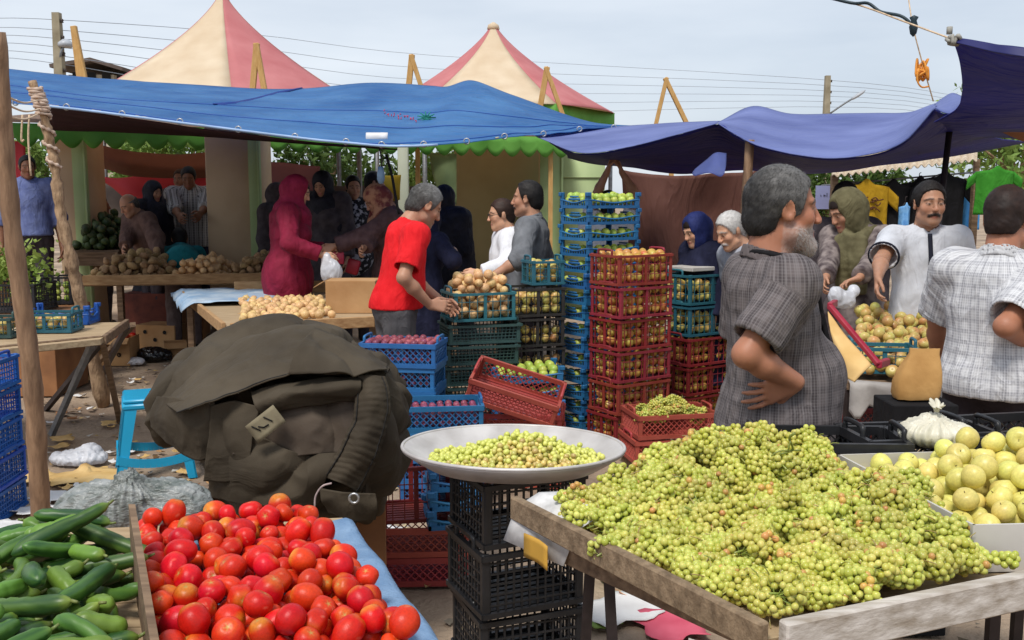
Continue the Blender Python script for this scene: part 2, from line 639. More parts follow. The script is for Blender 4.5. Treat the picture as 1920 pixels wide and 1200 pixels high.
rope_o = pmat('orange_cord', lin(225, 150, 60), .7, .2, 60)
cable_m = pmat('cable', lin(28, 48, 58), .5, .2, 10)
wire_m = pmat('wire', lin(150, 158, 168), .6, .1, 10)
steel = pmat('steel_grey', lin(120, 122, 125), .5, .25, 20, metal=.4)
steel_d = pmat('steel_dark', lin(52, 44, 44), .55, .3, 20, metal=.3)
card = pmat('cardboard', lin(165, 122, 78), .85, .2, 4, base2=lin(190, 150, 105), bump=.15, bscale=40)
card_d = pmat('cardboard_brown', lin(120, 80, 52), .85, .3, 4, base2=lin(160, 112, 72), bump=.15)
card_r = pmat('cardboard_red', lin(82, 42, 36), .8, .4, 9, base2=lin(120, 62, 48))
paper_w = pmat('paper_white', lin(205, 202, 200), .8, .15, 6, base2=lin(228, 226, 224))
paper_y = pmat('paper_yellow', lin(200, 160, 95), .8, .25, 7, base2=lin(225, 190, 130))
plast_w = pmat('plastic_white', lin(215, 216, 222), .35, .1, 10, base2=lin(240, 240, 244), translucent=.25)
black_hole = pmat('punched_hole', (.012, .011, .01), .9, .1, 5)
# ================================================================== ground
def ground():
 xs = np.concatenate([np.linspace(-150, -14, 12), np.linspace(-12, 12, 121), np.linspace(14, 150, 12)])
 ys = np.concatenate([np.linspace(-60, -3, 6), np.linspace(-2, 20, 141), np.linspace(22, 260, 14)])
 X, Y = np.meshgrid(xs, ys, indexing='ij')
 p = np.stack([X.ravel(), Y.ravel(), np.zeros(X.size)], 1)
 z = .012 * fbm(p * .9, 3, 3) + .006 * fbm(p * 5, 9, 2)
 z = np.where((np.abs(p[:, 0]) < 12) & (p[:, 1] > -2) & (p[:, 1] < 20), z - .012, -.012)
 p[:, 2] = z
 nx, ny = X.shape
 f = [(i * ny + j, (i + 1) * ny + j, (i + 1) * ny + j + 1, i * ny + j + 1) for i in range(nx - 1) for j in range(ny - 1)]
 b = MB().add(p, f)
 m = pmat('dirt_ground', lin(122, 104, 88), .9, .3, 1.3, base2=lin(180, 158, 134), bump=.9, bscale=26, bdist=.02, contrast=(.36, .66), detail=9)
 o = b.build('ground', m)
 o['kind'] = 'structure'
ground()
def litter_stuff():
 """crumbs, husks and scraps trodden into the ground"""
 b = MB()
 for i in range(4200):
  x, y = R_.uniform(-5.5, 5), R_.uniform(2.0, 13)
  s = R_.uniform(.008, .03)
  a = R_.uniform(0, PI)
  q = np.array([(-1, -.6, 0), (1, -.5, R_.uniform(0, .5)), (.8, .6, 0), (-.7, .5, R_.uniform(0, .6))]) * s
  q = q @ rotz(a).T + np.array([x, y, .004])
  c = R_.choice([lin(200, 180, 140), lin(170, 140, 100), lin(95, 80, 60), lin(120, 110, 95), lin(190, 165, 110), lin(70, 60, 50), lin(205, 200, 190)])
  b.add(q, [(0, 1, 2, 3)], 0, c)
 m = pmat('scraps', (1, 1, 1), .85, .2, 20, attr=True)
 tag(b.build('ground_litter', m), 'crumbs, husks and small scraps trodden into the dirt ground', 'litter', kind='stuff')
litter_stuff()
# ================================================================== pagoda tents
tent_pink = pmat('tent_pink', lin(206, 124, 126), .75, .12, 2, base2=lin(220, 146, 146), translucent=.35)
tent_cream = pmat('tent_cream', lin(222, 200, 168), .75, .12, 2, base2=lin(238, 222, 196), translucent=.35)
green_c = pmat('valance_green', lin(92, 158, 58), .7, .2, 3, base2=lin(118, 182, 78), translucent=.3)
def tent(apex_px, Y, R, zbase, rot, label, skirt=.0):
 top = P(*apex_px, Y)
 H = top[2] - zbase
 root = empty('pagoda_tent', (top[0], top[1], 0), label=label, cat='tent', group='striped pagoda tents')
 seg = 10
 prof = []
 for i in range(22):
  t = i / 21
  prof.append((.07 + (R - .07) * (t ** 1.55 * .62 + t * .38), top[2] - H * t))
 for g in range(6):
  b = MB()
  G = np.zeros((22, seg + 1, 3))
  for j in range(seg + 1):
   a = rot + (g + j / seg) * PI / 3
   flat = math.cos(PI / 6) / math.cos(((j / seg) - .5) * PI / 3)
   for i, (r, z) in enumerate(prof):
    t = i / 21
    rr = r * (1 * (1 - .35 * t) + flat * .35 * t) - .03 * math.sin(PI * j / seg) * math.sin(PI * t)
    wr = .012 * math.sin(j * 2.9 + g) * max(0, t - .6) * 2
    G[i, j] = (top[0] + (rr + wr) * math.sin(a), top[1] - (rr + wr) * math.cos(a), z)
  b.sheet(G, .012)
  b.build('roof_panel', tent_cream if g % 2 == 0 else tent_pink, root)
 b = MB()
 b.lathe([(.02, top[2] + .10), (.10, top[2] + .05), (.12, top[2] - .03), (.05, top[2] - .05)], 12, c=(top[0], top[1], 0))
 b.build('peak_cap', tent_cream, root)
 b = MB()
 nsc = 8
 for g in range(6):
  a0, a1 = rot + g * PI / 3, rot + (g + 1) * PI / 3
  p0 = np.array([top[0] + R * math.sin(a0), top[1] - R * math.cos(a0), zbase]); p1 = np.array([top[0] + R * math.sin(a1), top[1] - R * math.cos(a1), zbase])
  nu = nsc * 8 + 1
  G = np.zeros((nu, 3, 3))
  for i in range(nu):
   q = p0 + (p1 - p0) * i / (nu - 1)
   dz = .26 + .1 * abs(math.sin(PI * i / 8))
   G[i, 0] = q + (0, 0, .01); G[i, 1] = q - (0, 0, .16); G[i, 2] = q - (0, 0, dz)
  b.sheet(G, .01)
 b.build('valance', green_c, root)
 for g in range(6):
  a0 = rot + g * PI / 3
  b = MB()
  x, y = top[0] + (R - .06) * math.sin(a0), top[1] - (R - .06) * math.cos(a0)
  b.tube([(x, y, 0), (x, y, zbase)], .04, 10)
  b.build('post', steel, root)
 return root
tent((417, -6), 12.5, 2.35, 3.05, math.radians(-42), 'taller pink and cream striped pagoda tent at the left, behind the bright blue tarp')
tent((925, 52), 14.5, 2.3, 3.18, math.radians(-31), 'lower pink and cream striped pagoda tent with a green border, rising between wooden trusses')
# ================================================================== pavilion with columns
pav_tan = pmat('pavilion_tan', lin(176, 148, 116), .8, .15, 1.5, base2=lin(198, 172, 140))
pav_green = pmat('pavilion_green', lin(150, 170, 116), .8, .15, 1.5, base2=lin(172, 188, 138))
pav_olive = pmat('pavilion_olive', lin(156, 150, 108), .85, .15, 1.2, base2=lin(176, 170, 128))
pav = empty('pavilion', (-2.5, 9.6 * KF, 0), label='open market pavilion with tan and green columns and a scalloped green fringe', cat='building')
def column(px0, px1, Y, split, dep=.5):
 a, c_ = P(px0, 300, Y), P(px1, 300, Y)
 wd = c_[0] - a[0]; Y = Y * KF
 b = MB()
 b.box((a[0] + wd / 2, Y + dep / 2, 1.22), (wd, dep, 2.44), bev=.015)
 b.build('column', pav_tan, pav)
 if split:
  s = P(split, 300, Y / KF)
  b = MB()
  b.box(((s[0] + c_[0]) / 2, Y - .012, 1.215), (c_[0] - s[0], .03, 2.42), bev=.006)
  b.box((c_[0] - .02, Y - .03, 1.21), (.03, .04, 2.41), bev=.006)
  b.build('green_strip', pav_green, pav)
column(104, 164, 9.0, 136)
column(384, 489, 8.6, 466)
column(1012, 1056, 10.5, 1012)
column(-60, -20, 9.0, 0)
b = MB(); b.box((P(756, 300, 9.6)[0], 9.6 * KF, 1.25), (.13, .13, 2.5), bev=.01); b.build('pale_post', pmat('pale_post', lin(178, 182, 160), .7, .1, 2), pav)
b = MB()
x0, x1, x2 = P(852, 300, 11.2)[0], P(1012, 300, 11.2)[0], P(1122, 300, 10.9)[0]
b.box(((x0 + x1) / 2, 11.3 * KF, 1.28), (x1 - x0, .2, 2.56))
b.build('olive_wall', pav_olive, pav)
b = MB()
b.box(((x1 + x2) / 2 + .1, 11.0 * KF, 1.24), (x2 - x1, .2, 2.48))
for q in (.6, 1.1, 1.9):
 b.box(((x1 + x2) / 2 + .1, 11.0 * KF - .11, q), (x2 - x1, .02, .02))
b.build('green_wall', pav_green, pav)
def fringe():
 a, c_ = P(-60, 228, 8.45), P(1068, 258, 10.2)
 n = 31
 nu = n * 8 + 1
 G = np.zeros((nu, 4, 3))
 for i in range(nu):
  t = i / (nu - 1)
  q = a * (1 - t) + c_ * t
  q[2] = a[2] * (1 - t) + c_[2] * t
  s = abs(math.sin(PI * i / 8))
  h = .17 + .10 * s
  wv = .02 * math.sin(i * .37)
  for k, e in enumerate((0, .35, .7, 1)):
   G[i, k] = q + (0, wv * e, -h * e)
 b = MB().sheet(G, .008)
 b.build('scalloped_fringe', green_c, pav)
 b = MB()
 b.sheet(np.array([[a + (0, .05, .02), a + (0, 4.0, .5)], [c_ + (0, .05, .02), c_ + (0, 3.0, .5)]]), .02)
 b.build('ceiling_canvas', pmat('ceiling_canvas', lin(206, 186, 172), .85, .15, 3, translucent=.75), pav)
fringe()
# ================================================================== tarpaulins
tarp_blue = pmat('tarp_blue', lin(56, 118, 186), .5, .25, 1.6, base2=lin(96, 156, 212), bump=.3, bscale=60, bdist=.004, translucent=.5, wr=(2.2, .09, .6, (.6, 1.4, 1)))
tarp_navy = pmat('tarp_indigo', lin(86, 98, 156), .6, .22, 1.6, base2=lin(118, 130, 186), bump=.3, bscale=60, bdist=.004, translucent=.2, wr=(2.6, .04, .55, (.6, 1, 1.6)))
tarp_dark = pmat('tarp_dark_navy', lin(26, 32, 128), .55, .2, 1.6, base2=lin(36, 44, 156), bump=.3, bscale=60, bdist=.004, translucent=.3, wr=(2.6, .05, .6, (.7, 1, 1.3)))  # shade under the indigo awning put into the colour; also the navy canvas
tarp_maroon = pmat('tarp_maroon', lin(74, 44, 52), .75, .25, 2, base2=lin(98, 60, 66), bump=.3, bscale=60, bdist=.004, translucent=.55, wr=(2.6, .05, .6, (.7, 1, 1.3)))
tarp_brown = pmat('tarp_brown', lin(104, 66, 56), .75, .2, 1.4, base2=lin(126, 84, 72), bump=.3, bscale=60, bdist=.004, translucent=.3, wr=(2.0, .05, .6, (1.6, 1, .5)))
tarp_red = pmat('tarp_red', lin(196, 54, 66), .7, .15, 2, base2=lin(214, 76, 86), translucent=.3)
hem_w = pmat('tarp_hem_pale', lin(150, 178, 215), .6, .15, 6)
def wrinkle(G, amp, sc, seed, stretch=(1, 1, 1), ridge=False):
 p = G.reshape(-1, 3)
 n = fbm(p * sc * np.array(stretch), seed, 3)
 if ridge:
  n = 1 - 2 * np.abs(n)
 G = G.copy()
 G[:, :, 2] += (amp * n).reshape(G.shape[:2])
 G[:, :, 1] += (.6 * amp * fbm(p * sc * 1.3, seed + 26 * KF + 5, 2)).reshape(G.shape[:2])
 return G
def tarp(name, rows, m, label, nu=26, nv=120, amp=.02, sc=1.5, seed=1, th=.006, stretch=(1, 1, 1), kind=None, parent=None, ridge=False, cat='tarpaulin', group=None):
 G = wrinkle(gridspline([PR(r) for r in rows], nu, nv), amp, sc, seed, stretch, ridge)
 b = MB().sheet(G, th)
 o = b.build(name, m, parent)
 if parent is None:
  tag(o, label, cat, group)
 return o, G
blue, GB = tarp('tarpaulin', [
 [(-60, 118, 8.6), (5, 128, 8.6), (200, 148, 8.7), (400, 161, 8.8), (560, 166, 8.9), (690, 154, 8.8), (800, 160, 8.7), (838, 163, 8.6), (885, 151, 8.4), (950, 176, 8.3), (1050, 211, 8.0), (1120, 231, 7.8), (1235, 236, 7.7)],
 [(-60, 148, 7.4), (20, 155, 7.4), (200, 178, 7.5), (400, 190, 7.6), (560, 198, 7.6), (690, 200, 7.5), (800, 205, 7.4), (860, 200, 7.3), (950, 212, 7.3), (1050, 228, 7.4), (1120, 236, 7.5), (1235, 238, 7.6)],
 [(-60, 180, 6.2), (60, 190, 6.1), (200, 205, 6.1), (350, 225, 6.1), (500, 243, 6.1), (640, 258, 6.1), (740, 262, 6.1), (850, 256, 6.2), (950, 248, 6.4), (1050, 240, 6.9), (1140, 238, 7.3), (1235, 240, 7.5)],
 [(-60, 186, 5.9), (60, 196, 5.8), (200, 213, 5.8), (350, 234, 5.8), (500, 253, 5.8), (640, 268, 5.8), (735, 275, 5.8), (850, 269, 5.9), (950, 259, 6.2), (1050, 247, 6.7), (1140, 240, 7.2), (1235, 241, 7.45)]],
 tarp_blue, 'long bright blue tarpaulin stretched over the stalls in front of the striped tents', nu=40, nv=200, amp=.028, sc=1.5, seed=4, stretch=(.5, 1.6, 1))
def decals():
 def at(px, py):
  d = ((np.array([proj(q) for q in GB.reshape(-1, 3)]) - (px, py)) ** 2).sum(1)
  return GB.reshape(-1, 3)[d.argmin()]
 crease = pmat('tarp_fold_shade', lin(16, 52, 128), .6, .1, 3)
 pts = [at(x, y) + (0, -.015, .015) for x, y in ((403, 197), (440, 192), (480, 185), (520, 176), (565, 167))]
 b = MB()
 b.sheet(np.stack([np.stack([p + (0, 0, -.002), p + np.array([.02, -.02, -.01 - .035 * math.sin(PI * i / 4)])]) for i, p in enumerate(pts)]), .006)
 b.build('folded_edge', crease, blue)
 red = pmat('print_red', lin(190, 62, 92), .7, .1, 4); grn = pmat('print_green', lin(36, 128, 118), .7, .1, 4)
 b = MB()
 r2 = random.Random(5)
 for i in range(26):
  x = 718 + i * 2.6
  p = at(x, 215 + i * .55)
  b.tube([p + (0, -.012, .02), p + (r2.uniform(-.012, .012), -.02, .02 + r2.uniform(-.03, .02))], .0045, 4)
 b.build('red_lettering', red, blue)
 b = MB()
 c0 = at(798, 227)
 for a in np.linspace(0, 2 * PI, 12):
  q = c0 + np.array([.085 * math.cos(a), -.02, .02 + .055 * math.sin(a)])
  b.tube([c0 + (0, -.02, .02), q], [.009, .005], 4)
 b.tube([c0 + (-.17, -.02, -.03), c0 + (0, -.02, -.045), c0 + (.2, -.02, -.02)], .006, 4)
 b.build('green_emblem', grn, blue)
 b = MB()
 b.tube(GB[-1, 20:125:3] + (0, -.006, 0), .011, 6)
 b.build('hem', hem_w, blue)
 seam_m = pmat('tarp_seam', lin(20, 74, 150), .6, .1, 6)
 for r_ in (15, 21, 30):
  b = MB(); b.tube(GB[r_, 2:198:2] + (0, -.006, .004), .006, 5); b.build('seam', seam_m, blue)
 ey = pmat('eyelet_ring', lin(170, 172, 176), .35, .1, 8, metal=.7)
 an = np.linspace(0, 2 * PI, 13)
 for j in range(14, 190, 13):
  c0 = GB[-2, j] + (0, -.010, .006)
  b = MB(); b.tube(np.array([c0 + (.022 * math.cos(q), -.004, .022 * math.sin(q)) for q in an]), .006, 5, caps=False); b.build('eyelet', ey, blue)
 r3 = random.Random(12); st = pmat('dried_stain', lin(176, 168, 150), .8, .3, 20)
 for k in range(16):
  j = r3.randrange(20, 150); i = r3.choice((36, 37, 38, 38)); c0 = GB[i, j]
  G = np.zeros((5, 9, 3))
  for a in range(5):
   for d in range(9):
    G[a, d] = GB[min(39, i - 1 + a // 2), min(199, j + d // (1 + k % 3))] + (0, -.006, .005)
  if k % 2 == 0: b = MB(); b.tube(GB[i, j:j + 2 + k % 3] + (0, -.008, .004), [.004 + .006 * r3.random() for _ in range(2 + k % 3)], 5); b.build('stain', st, blue)
 b = MB()
 c0 = at(708, 262)
 G = np.zeros((5, 5, 3))
 for i in range(5):
  for j in range(5):
   G[i, j] = c0 + ((i - 2) * .044, -.03 - .02 * math.sin(j), .05 - j * .026 + .006 * i * (j > 2))
 o = MB().sheet(G, .008).build('white_patch', paper_w, blue)
decals()
tarp('tarpaulin', [
 [(92, 198, 6.0), (250, 222, 6.0), (420, 247, 6.0), (600, 268, 6.0), (745, 279, 6.0)],
 [(92, 225, 7.4), (250, 238, 7.4), (420, 256, 7.4), (600, 270, 7.4), (745, 280, 7.2)],
 [(92, 244, 8.4), (250, 249, 8.4), (420, 260, 8.4), (600, 272, 8.4), (745, 281, 8.2)]],
 tarp_maroon, 'dark maroon tarpaulin hanging as a lining under the left half of the blue tarpaulin', nv=60, amp=.012, seed=9)
awn = empty('awning', (3.0, 7.0, 0), label='indigo tarpaulin awning on wooden poles over the right stalls, lit lavender on top', cat='awning')
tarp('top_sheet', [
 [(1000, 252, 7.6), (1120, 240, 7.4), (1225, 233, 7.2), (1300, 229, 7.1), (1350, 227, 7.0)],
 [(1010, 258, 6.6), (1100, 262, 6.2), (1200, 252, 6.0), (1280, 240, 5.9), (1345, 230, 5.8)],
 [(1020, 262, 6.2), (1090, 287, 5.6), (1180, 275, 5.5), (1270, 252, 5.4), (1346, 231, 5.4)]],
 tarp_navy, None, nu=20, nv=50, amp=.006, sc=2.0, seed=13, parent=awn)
EDGE = [(1346, 231, 5.4), (1376, 250, 5.3), (1420, 271, 5.2), (1500, 290, 5.0), (1570, 296, 4.9), (1640, 288, 4.8), (1690, 268, 4.7), (1722, 238, 4.6), (1752, 203, 4.5)]
tarp('top_sheet', [
 [(1350, 228, 7.0), (1412, 199, 7.0), (1480, 213, 6.9), (1560, 214, 6.8), (1640, 214, 6.7), (1700, 212, 6.6), (1735, 200, 6.4), (1765, 190, 6.2)],
 [(1348, 230, 6.2), (1405, 226, 6.2), (1480, 246, 6.0), (1560, 252, 5.9), (1630, 248, 5.8), (1690, 233, 5.7), (1730, 212, 5.5), (1758, 196, 5.4)],
 EDGE], tarp_navy, None, nu=24, nv=70, amp=.012, sc=2.6, seed=14, stretch=(.5, 1, 1.5), parent=awn)
tarp('top_sheet', [
 [(1752, 196, 5.6), (1768, 184, 5.5), (1785, 175, 5.4), (1802, 180, 5.3)],
 [(1754, 200, 5.2), (1770, 196, 5.0), (1786, 193, 4.9), (1802, 188, 4.9)],
 [(1753, 202, 4.6), (1768, 210, 4.6), (1785, 211, 4.6), (1801, 196, 4.6)]], tarp_navy, None, nu=10, nv=16, amp=.004, seed=15, parent=awn)
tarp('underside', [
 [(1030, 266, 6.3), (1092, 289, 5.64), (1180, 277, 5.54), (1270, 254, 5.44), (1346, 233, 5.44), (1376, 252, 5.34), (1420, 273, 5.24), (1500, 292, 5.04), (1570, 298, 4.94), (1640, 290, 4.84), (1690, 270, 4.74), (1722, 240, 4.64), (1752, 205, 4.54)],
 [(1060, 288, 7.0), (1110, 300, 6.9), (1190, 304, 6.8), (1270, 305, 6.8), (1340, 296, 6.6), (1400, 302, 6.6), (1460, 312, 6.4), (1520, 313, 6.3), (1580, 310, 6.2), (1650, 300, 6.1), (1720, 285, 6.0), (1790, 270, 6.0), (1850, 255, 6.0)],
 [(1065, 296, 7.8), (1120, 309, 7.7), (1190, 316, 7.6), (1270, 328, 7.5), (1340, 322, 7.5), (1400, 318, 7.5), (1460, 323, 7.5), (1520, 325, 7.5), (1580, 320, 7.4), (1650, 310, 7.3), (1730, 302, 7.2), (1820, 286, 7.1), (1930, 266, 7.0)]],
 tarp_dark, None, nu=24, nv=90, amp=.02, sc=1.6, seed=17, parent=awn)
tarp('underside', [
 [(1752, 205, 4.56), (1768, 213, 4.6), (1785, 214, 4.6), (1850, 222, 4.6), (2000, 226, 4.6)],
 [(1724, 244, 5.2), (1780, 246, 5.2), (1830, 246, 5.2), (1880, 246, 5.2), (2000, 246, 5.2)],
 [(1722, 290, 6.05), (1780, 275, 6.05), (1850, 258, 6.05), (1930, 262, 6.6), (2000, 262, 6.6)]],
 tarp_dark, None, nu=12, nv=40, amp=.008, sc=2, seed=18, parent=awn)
tarp('loose_flap', [
 [(1303, 318, 5.34), (1325, 300, 5.32), (1342, 287, 5.3), (1362, 288, 5.3)],
 [(1298, 326, 5.3), (1325, 316, 5.22), (1345, 308, 5.2), (1361, 312, 5.2)],
 [(1302, 330, 5.26), (1330, 324, 5.16), (1350, 331, 5.14), (1358, 325, 5.14)]], pmat('tarp_lavender', lin(130, 145, 206), .6, .15, 3, base2=lin(160, 172, 224), translucent=.7), None, nu=10, nv=20, amp=.008, seed=19, parent=awn)  # light on the flap put into a paler colour of the awning's tarp
b = MB(); a_, c_ = P(1406, 262, 5.3), P(1392, 445, 5.35)
c_ = a_ + (c_ - a_) * (a_[2] / (a_[2] - c_[2])) * .999
b.tube(spline([a_, a_ * .5 + c_ * .5 + (.012, 0, 0), c_], 14), .034, 10, wob=.08); b.build('pole', wood_p, awn)
b = MB(); a_, c_ = P(1780, 246, 5.2), P(1768, 350, 5.2)
c_ = a_ + (c_ - a_) * (a_[2] / (a_[2] - c_[2])) * .999
b.tube([a_, c_], .022, 8); b.build('pole', steel_d, awn)
near = empty('awning', (2.6, 4.4, 0), label='dark navy tarpaulin hung by its corner from a rope at the top right', cat='awning')
tarp('canvas', [
 [(1787, 73, 3.2), (1850, 84, 3.1), (1920, 96, 3.0), (2100, 120, 2.9)],
 [(1800, 120, 3.35), (1855, 128, 3.3), (1925, 132, 3.2), (2100, 150, 3.1)],
 [(1803, 170, 3.7), (1860, 175, 3.7), (1930, 178, 3.6), (2100, 185, 3.5)],
 [(1792, 205, 4.2), (1850, 213, 4.2), (1930, 212, 4.1), (2100, 212, 4.0)],
 [(1750, 230, 4.5), (1840, 230, 4.5), (1930, 229, 4.5), (2100, 228, 4.5)]], tarp_dark, None, nu=40, nv=40, amp=.012, sc=2.2, seed=21, parent=near)
tarp('rolled_hem', [
 [(1787, 70, 3.19), (1850, 80, 3.09), (1920, 90, 2.99), (2100, 112, 2.88)],
 [(1789, 80, 3.17), (1850, 94, 3.07), (1920, 108, 2.97), (2100, 132, 2.86)]], pmat('tarp_hem_navy', lin(26, 28, 88), .5, .2, 4), None, nu=8, nv=40, amp=.006, sc=5, seed=22, parent=near)
tarp('tarpaulin', [
 [(1845, 232, 5.0), (1880, 231, 5.0), (1960, 230, 5.0)],
 [(1885, 250, 5.4), (1910, 252, 5.4), (1960, 252, 5.4)],
 [(1916, 264, 5.7), (1930, 266, 5.7), (1960, 268, 5.7)]], pmat('tarp_tan', lin(170, 108, 66), .7, .15, 3, translucent=.3),
 'small tan orange tarpaulin under the dark navy awning at the right edge', nu=8, nv=12, amp=.006, seed=23)
tarp('tarpaulin', [
 [(1165, 318, 8.2), (1230, 328, 8.2), (1330, 326, 8.2), (1420, 320, 8.2)],
 [(1170, 400, 8.3), (1240, 400, 8.15), (1330, 400, 8.3), (1420, 400, 8.15)],
 [(1175, 500, 8.3), (1240, 500, 8.1), (1330, 500, 8.3), (1420, 500, 8.1)],
 [(1178, 562, 8.3), (1240, 562, 8.2), (1330, 562, 8.3), (1420, 562, 8.2)]], tarp_brown,
 'brown tarpaulin hung as a wall behind the tall stack of blue trays', nu=30, nv=40, amp=.03, sc=1.4, seed=25, stretch=(2, 1, .5))
tarp('tarpaulin', [
 [(163, 268, 10.2), (240, 283, 10.2), (320, 288, 10.2), (392, 286, 10.2)],
 [(168, 290, 10.1), (240, 306, 10.0), (320, 312, 10.0), (392, 312, 10.0)],
 [(175, 312, 10.2), (240, 328, 10.1), (320, 332, 10.1), (392, 334, 10.1)]], pmat('tarp_russet', lin(122, 78, 60), .8, .2, 2, translucent=.2),
 'russet brown cloth slung between the two tan columns', nu=12, nv=30, amp=.03, sc=2, seed=27)
tarp('tarpaulin', [
 [(178, 330, 10.6), (230, 331, 10.5), (290, 326, 10.5), (345, 330, 10.5), (392, 328, 10.5)],
 [(195, 340, 10.6), (245, 356, 10.4), (300, 368, 10.4), (350, 362, 10.5), (392, 352, 10.5)],
 [(215, 352, 10.6), (262, 392, 10.5), (310, 400, 10.5), (350, 402, 10.5), (392, 404, 10.5)]], tarp_red,
 'red cloth strung between the tan columns behind the seated vendor', nu=20, nv=40, amp=.04, sc=1.6, seed=28, stretch=(.6, 1, 2.5))
tarp('tarpaulin', [
 [(-30, 262, 8.9), (20, 264, 8.9), (48, 266, 8.9)],
 [(-30, 330, 8.8), (20, 330, 8.9), (46, 330, 8.8)],
 [(-30, 408, 8.9), (10, 408, 8.9), (40, 404, 8.9)]], tarp_red, 'red cloth hanging at the far left edge beside the leaning pole', nu=16, nv=10, amp=.02, seed=29)
tarp('tarpaulin', [
 [(482, 300, 10.8), (540, 305, 10.8), (600, 310, 10.8)],
 [(482, 345, 10.8), (540, 345, 10.7), (600, 345, 10.8)],
 [(482, 380, 10.8), (540, 380, 10.8), (600, 382, 10.8)]], pmat('cloth_mauve', lin(140, 100, 110), .8, .2, 2, translucent=.3),
 'mauve cloth hanging behind the magenta clad woman', nu=10, nv=16, amp=.04, seed=30)
tarp('tarpaulin', [
 [(690, 326, 9.2), (720, 330, 9.2), (752, 326, 9.2)],
 [(692, 352, 9.2), (720, 352, 9.1), (750, 352, 9.2)],
 [(696, 372, 9.2), (720, 380, 9.2), (750, 374, 9.2)]], pmat('cloth_mustard', lin(178, 146, 30), .8, .2, 3, translucent=.2),
 'mustard yellow cloth hanging beside the pale post', nu=10, nv=12, amp=.03, seed=31)
tarp('tarpaulin', [
 [(804, 286, 10.0), (830, 288, 10.0), (856, 288, 10.0)],
 [(812, 330, 10.0), (835, 330, 9.95), (856, 330, 10.0)],
 [(828, 378, 10.0), (842, 382, 10.0), (856, 384, 10.0)]], pmat('cloth_sage', lin(146, 164, 112), .8, .15, 3, translucent=.2),
 'sage green cloth panel drawn aside next to the olive wall', nu=10, nv=10, amp=.02, seed=32, stretch=(6, 1, .5))
tarp('tarpaulin', [
 [(150, 338, 12.4), (400, 345, 12.4), (640, 350, 12.4), (856, 346, 12.4)],
 [(150, 410, 12.4), (400, 410, 12.5), (640, 410, 12.3), (856, 410, 12.4)],
 [(150, 498, 12.4), (400, 498, 12.4), (640, 498, 12.4), (856, 498, 12.4)]], pmat('canvas_black', lin(74, 66, 66), .9, .35, 1.4, base2=lin(120, 108, 100), translucent=.4),
 'dim grey brown canvas closing the back of the pavilion', nu=10, nv=40, amp=.05, seed=35)
# ================================================================== wooden trusses above the tarps
def truss(pxa, pya, l, r, Y, label):
 root = None
 b = MB()
 top = P(pxa, pya, Y)
 L0, R0 = P(*l, Y), P(*r, Y)
 for q, th_ in ((L0, .05), (R0, .058)):
  d = (top - q) / np.linalg.norm(top - q)
  b.bar(q - d * .35, top + d * .04, .075 if th_ < .055 else .071, th_, bev=.006)
 dl = (top - L0) / np.linalg.norm(top - L0); dr = (top - R0) / np.linalg.norm(top - R0)
 q1, q2 = L0 - dl * .3, R0 - dr * .3
 b.bar(q1 - (.1, .045, 0), q2 + (.1, -.045, 0), .06, .04)
 mid = (q1 + q2) / 2
 b.bar((mid[0], mid[1] + .03, 0), (mid[0], mid[1] + .03, mid[2] + .03), .06, .06)
 tag(b.build('wooden_truss', wood_y, smooth=False), label, 'truss', 'wooden A-frames standing above the tarps')
truss(139, 55, (149, 138), (156, 138), 9.6, 'wooden A-frame beside the utility pole with round lamp')
truss(481, 87, (474, 165), (495, 165), 9.8, 'wooden A-frame in front of the left striped tent')
truss(772, 108, (767, 156), (787, 154), 10.0, 'short wooden A-frame in the gap between the two striped tents')
truss(1025, 131, (1013, 200), (1046, 190), 10.2, 'wooden A-frame in front of the right slope of the lower striped tent')
truss(1249, 151, (1231, 228), (1282, 220), 10.4, 'wooden A-frame where the blue and indigo tarpaulins meet')
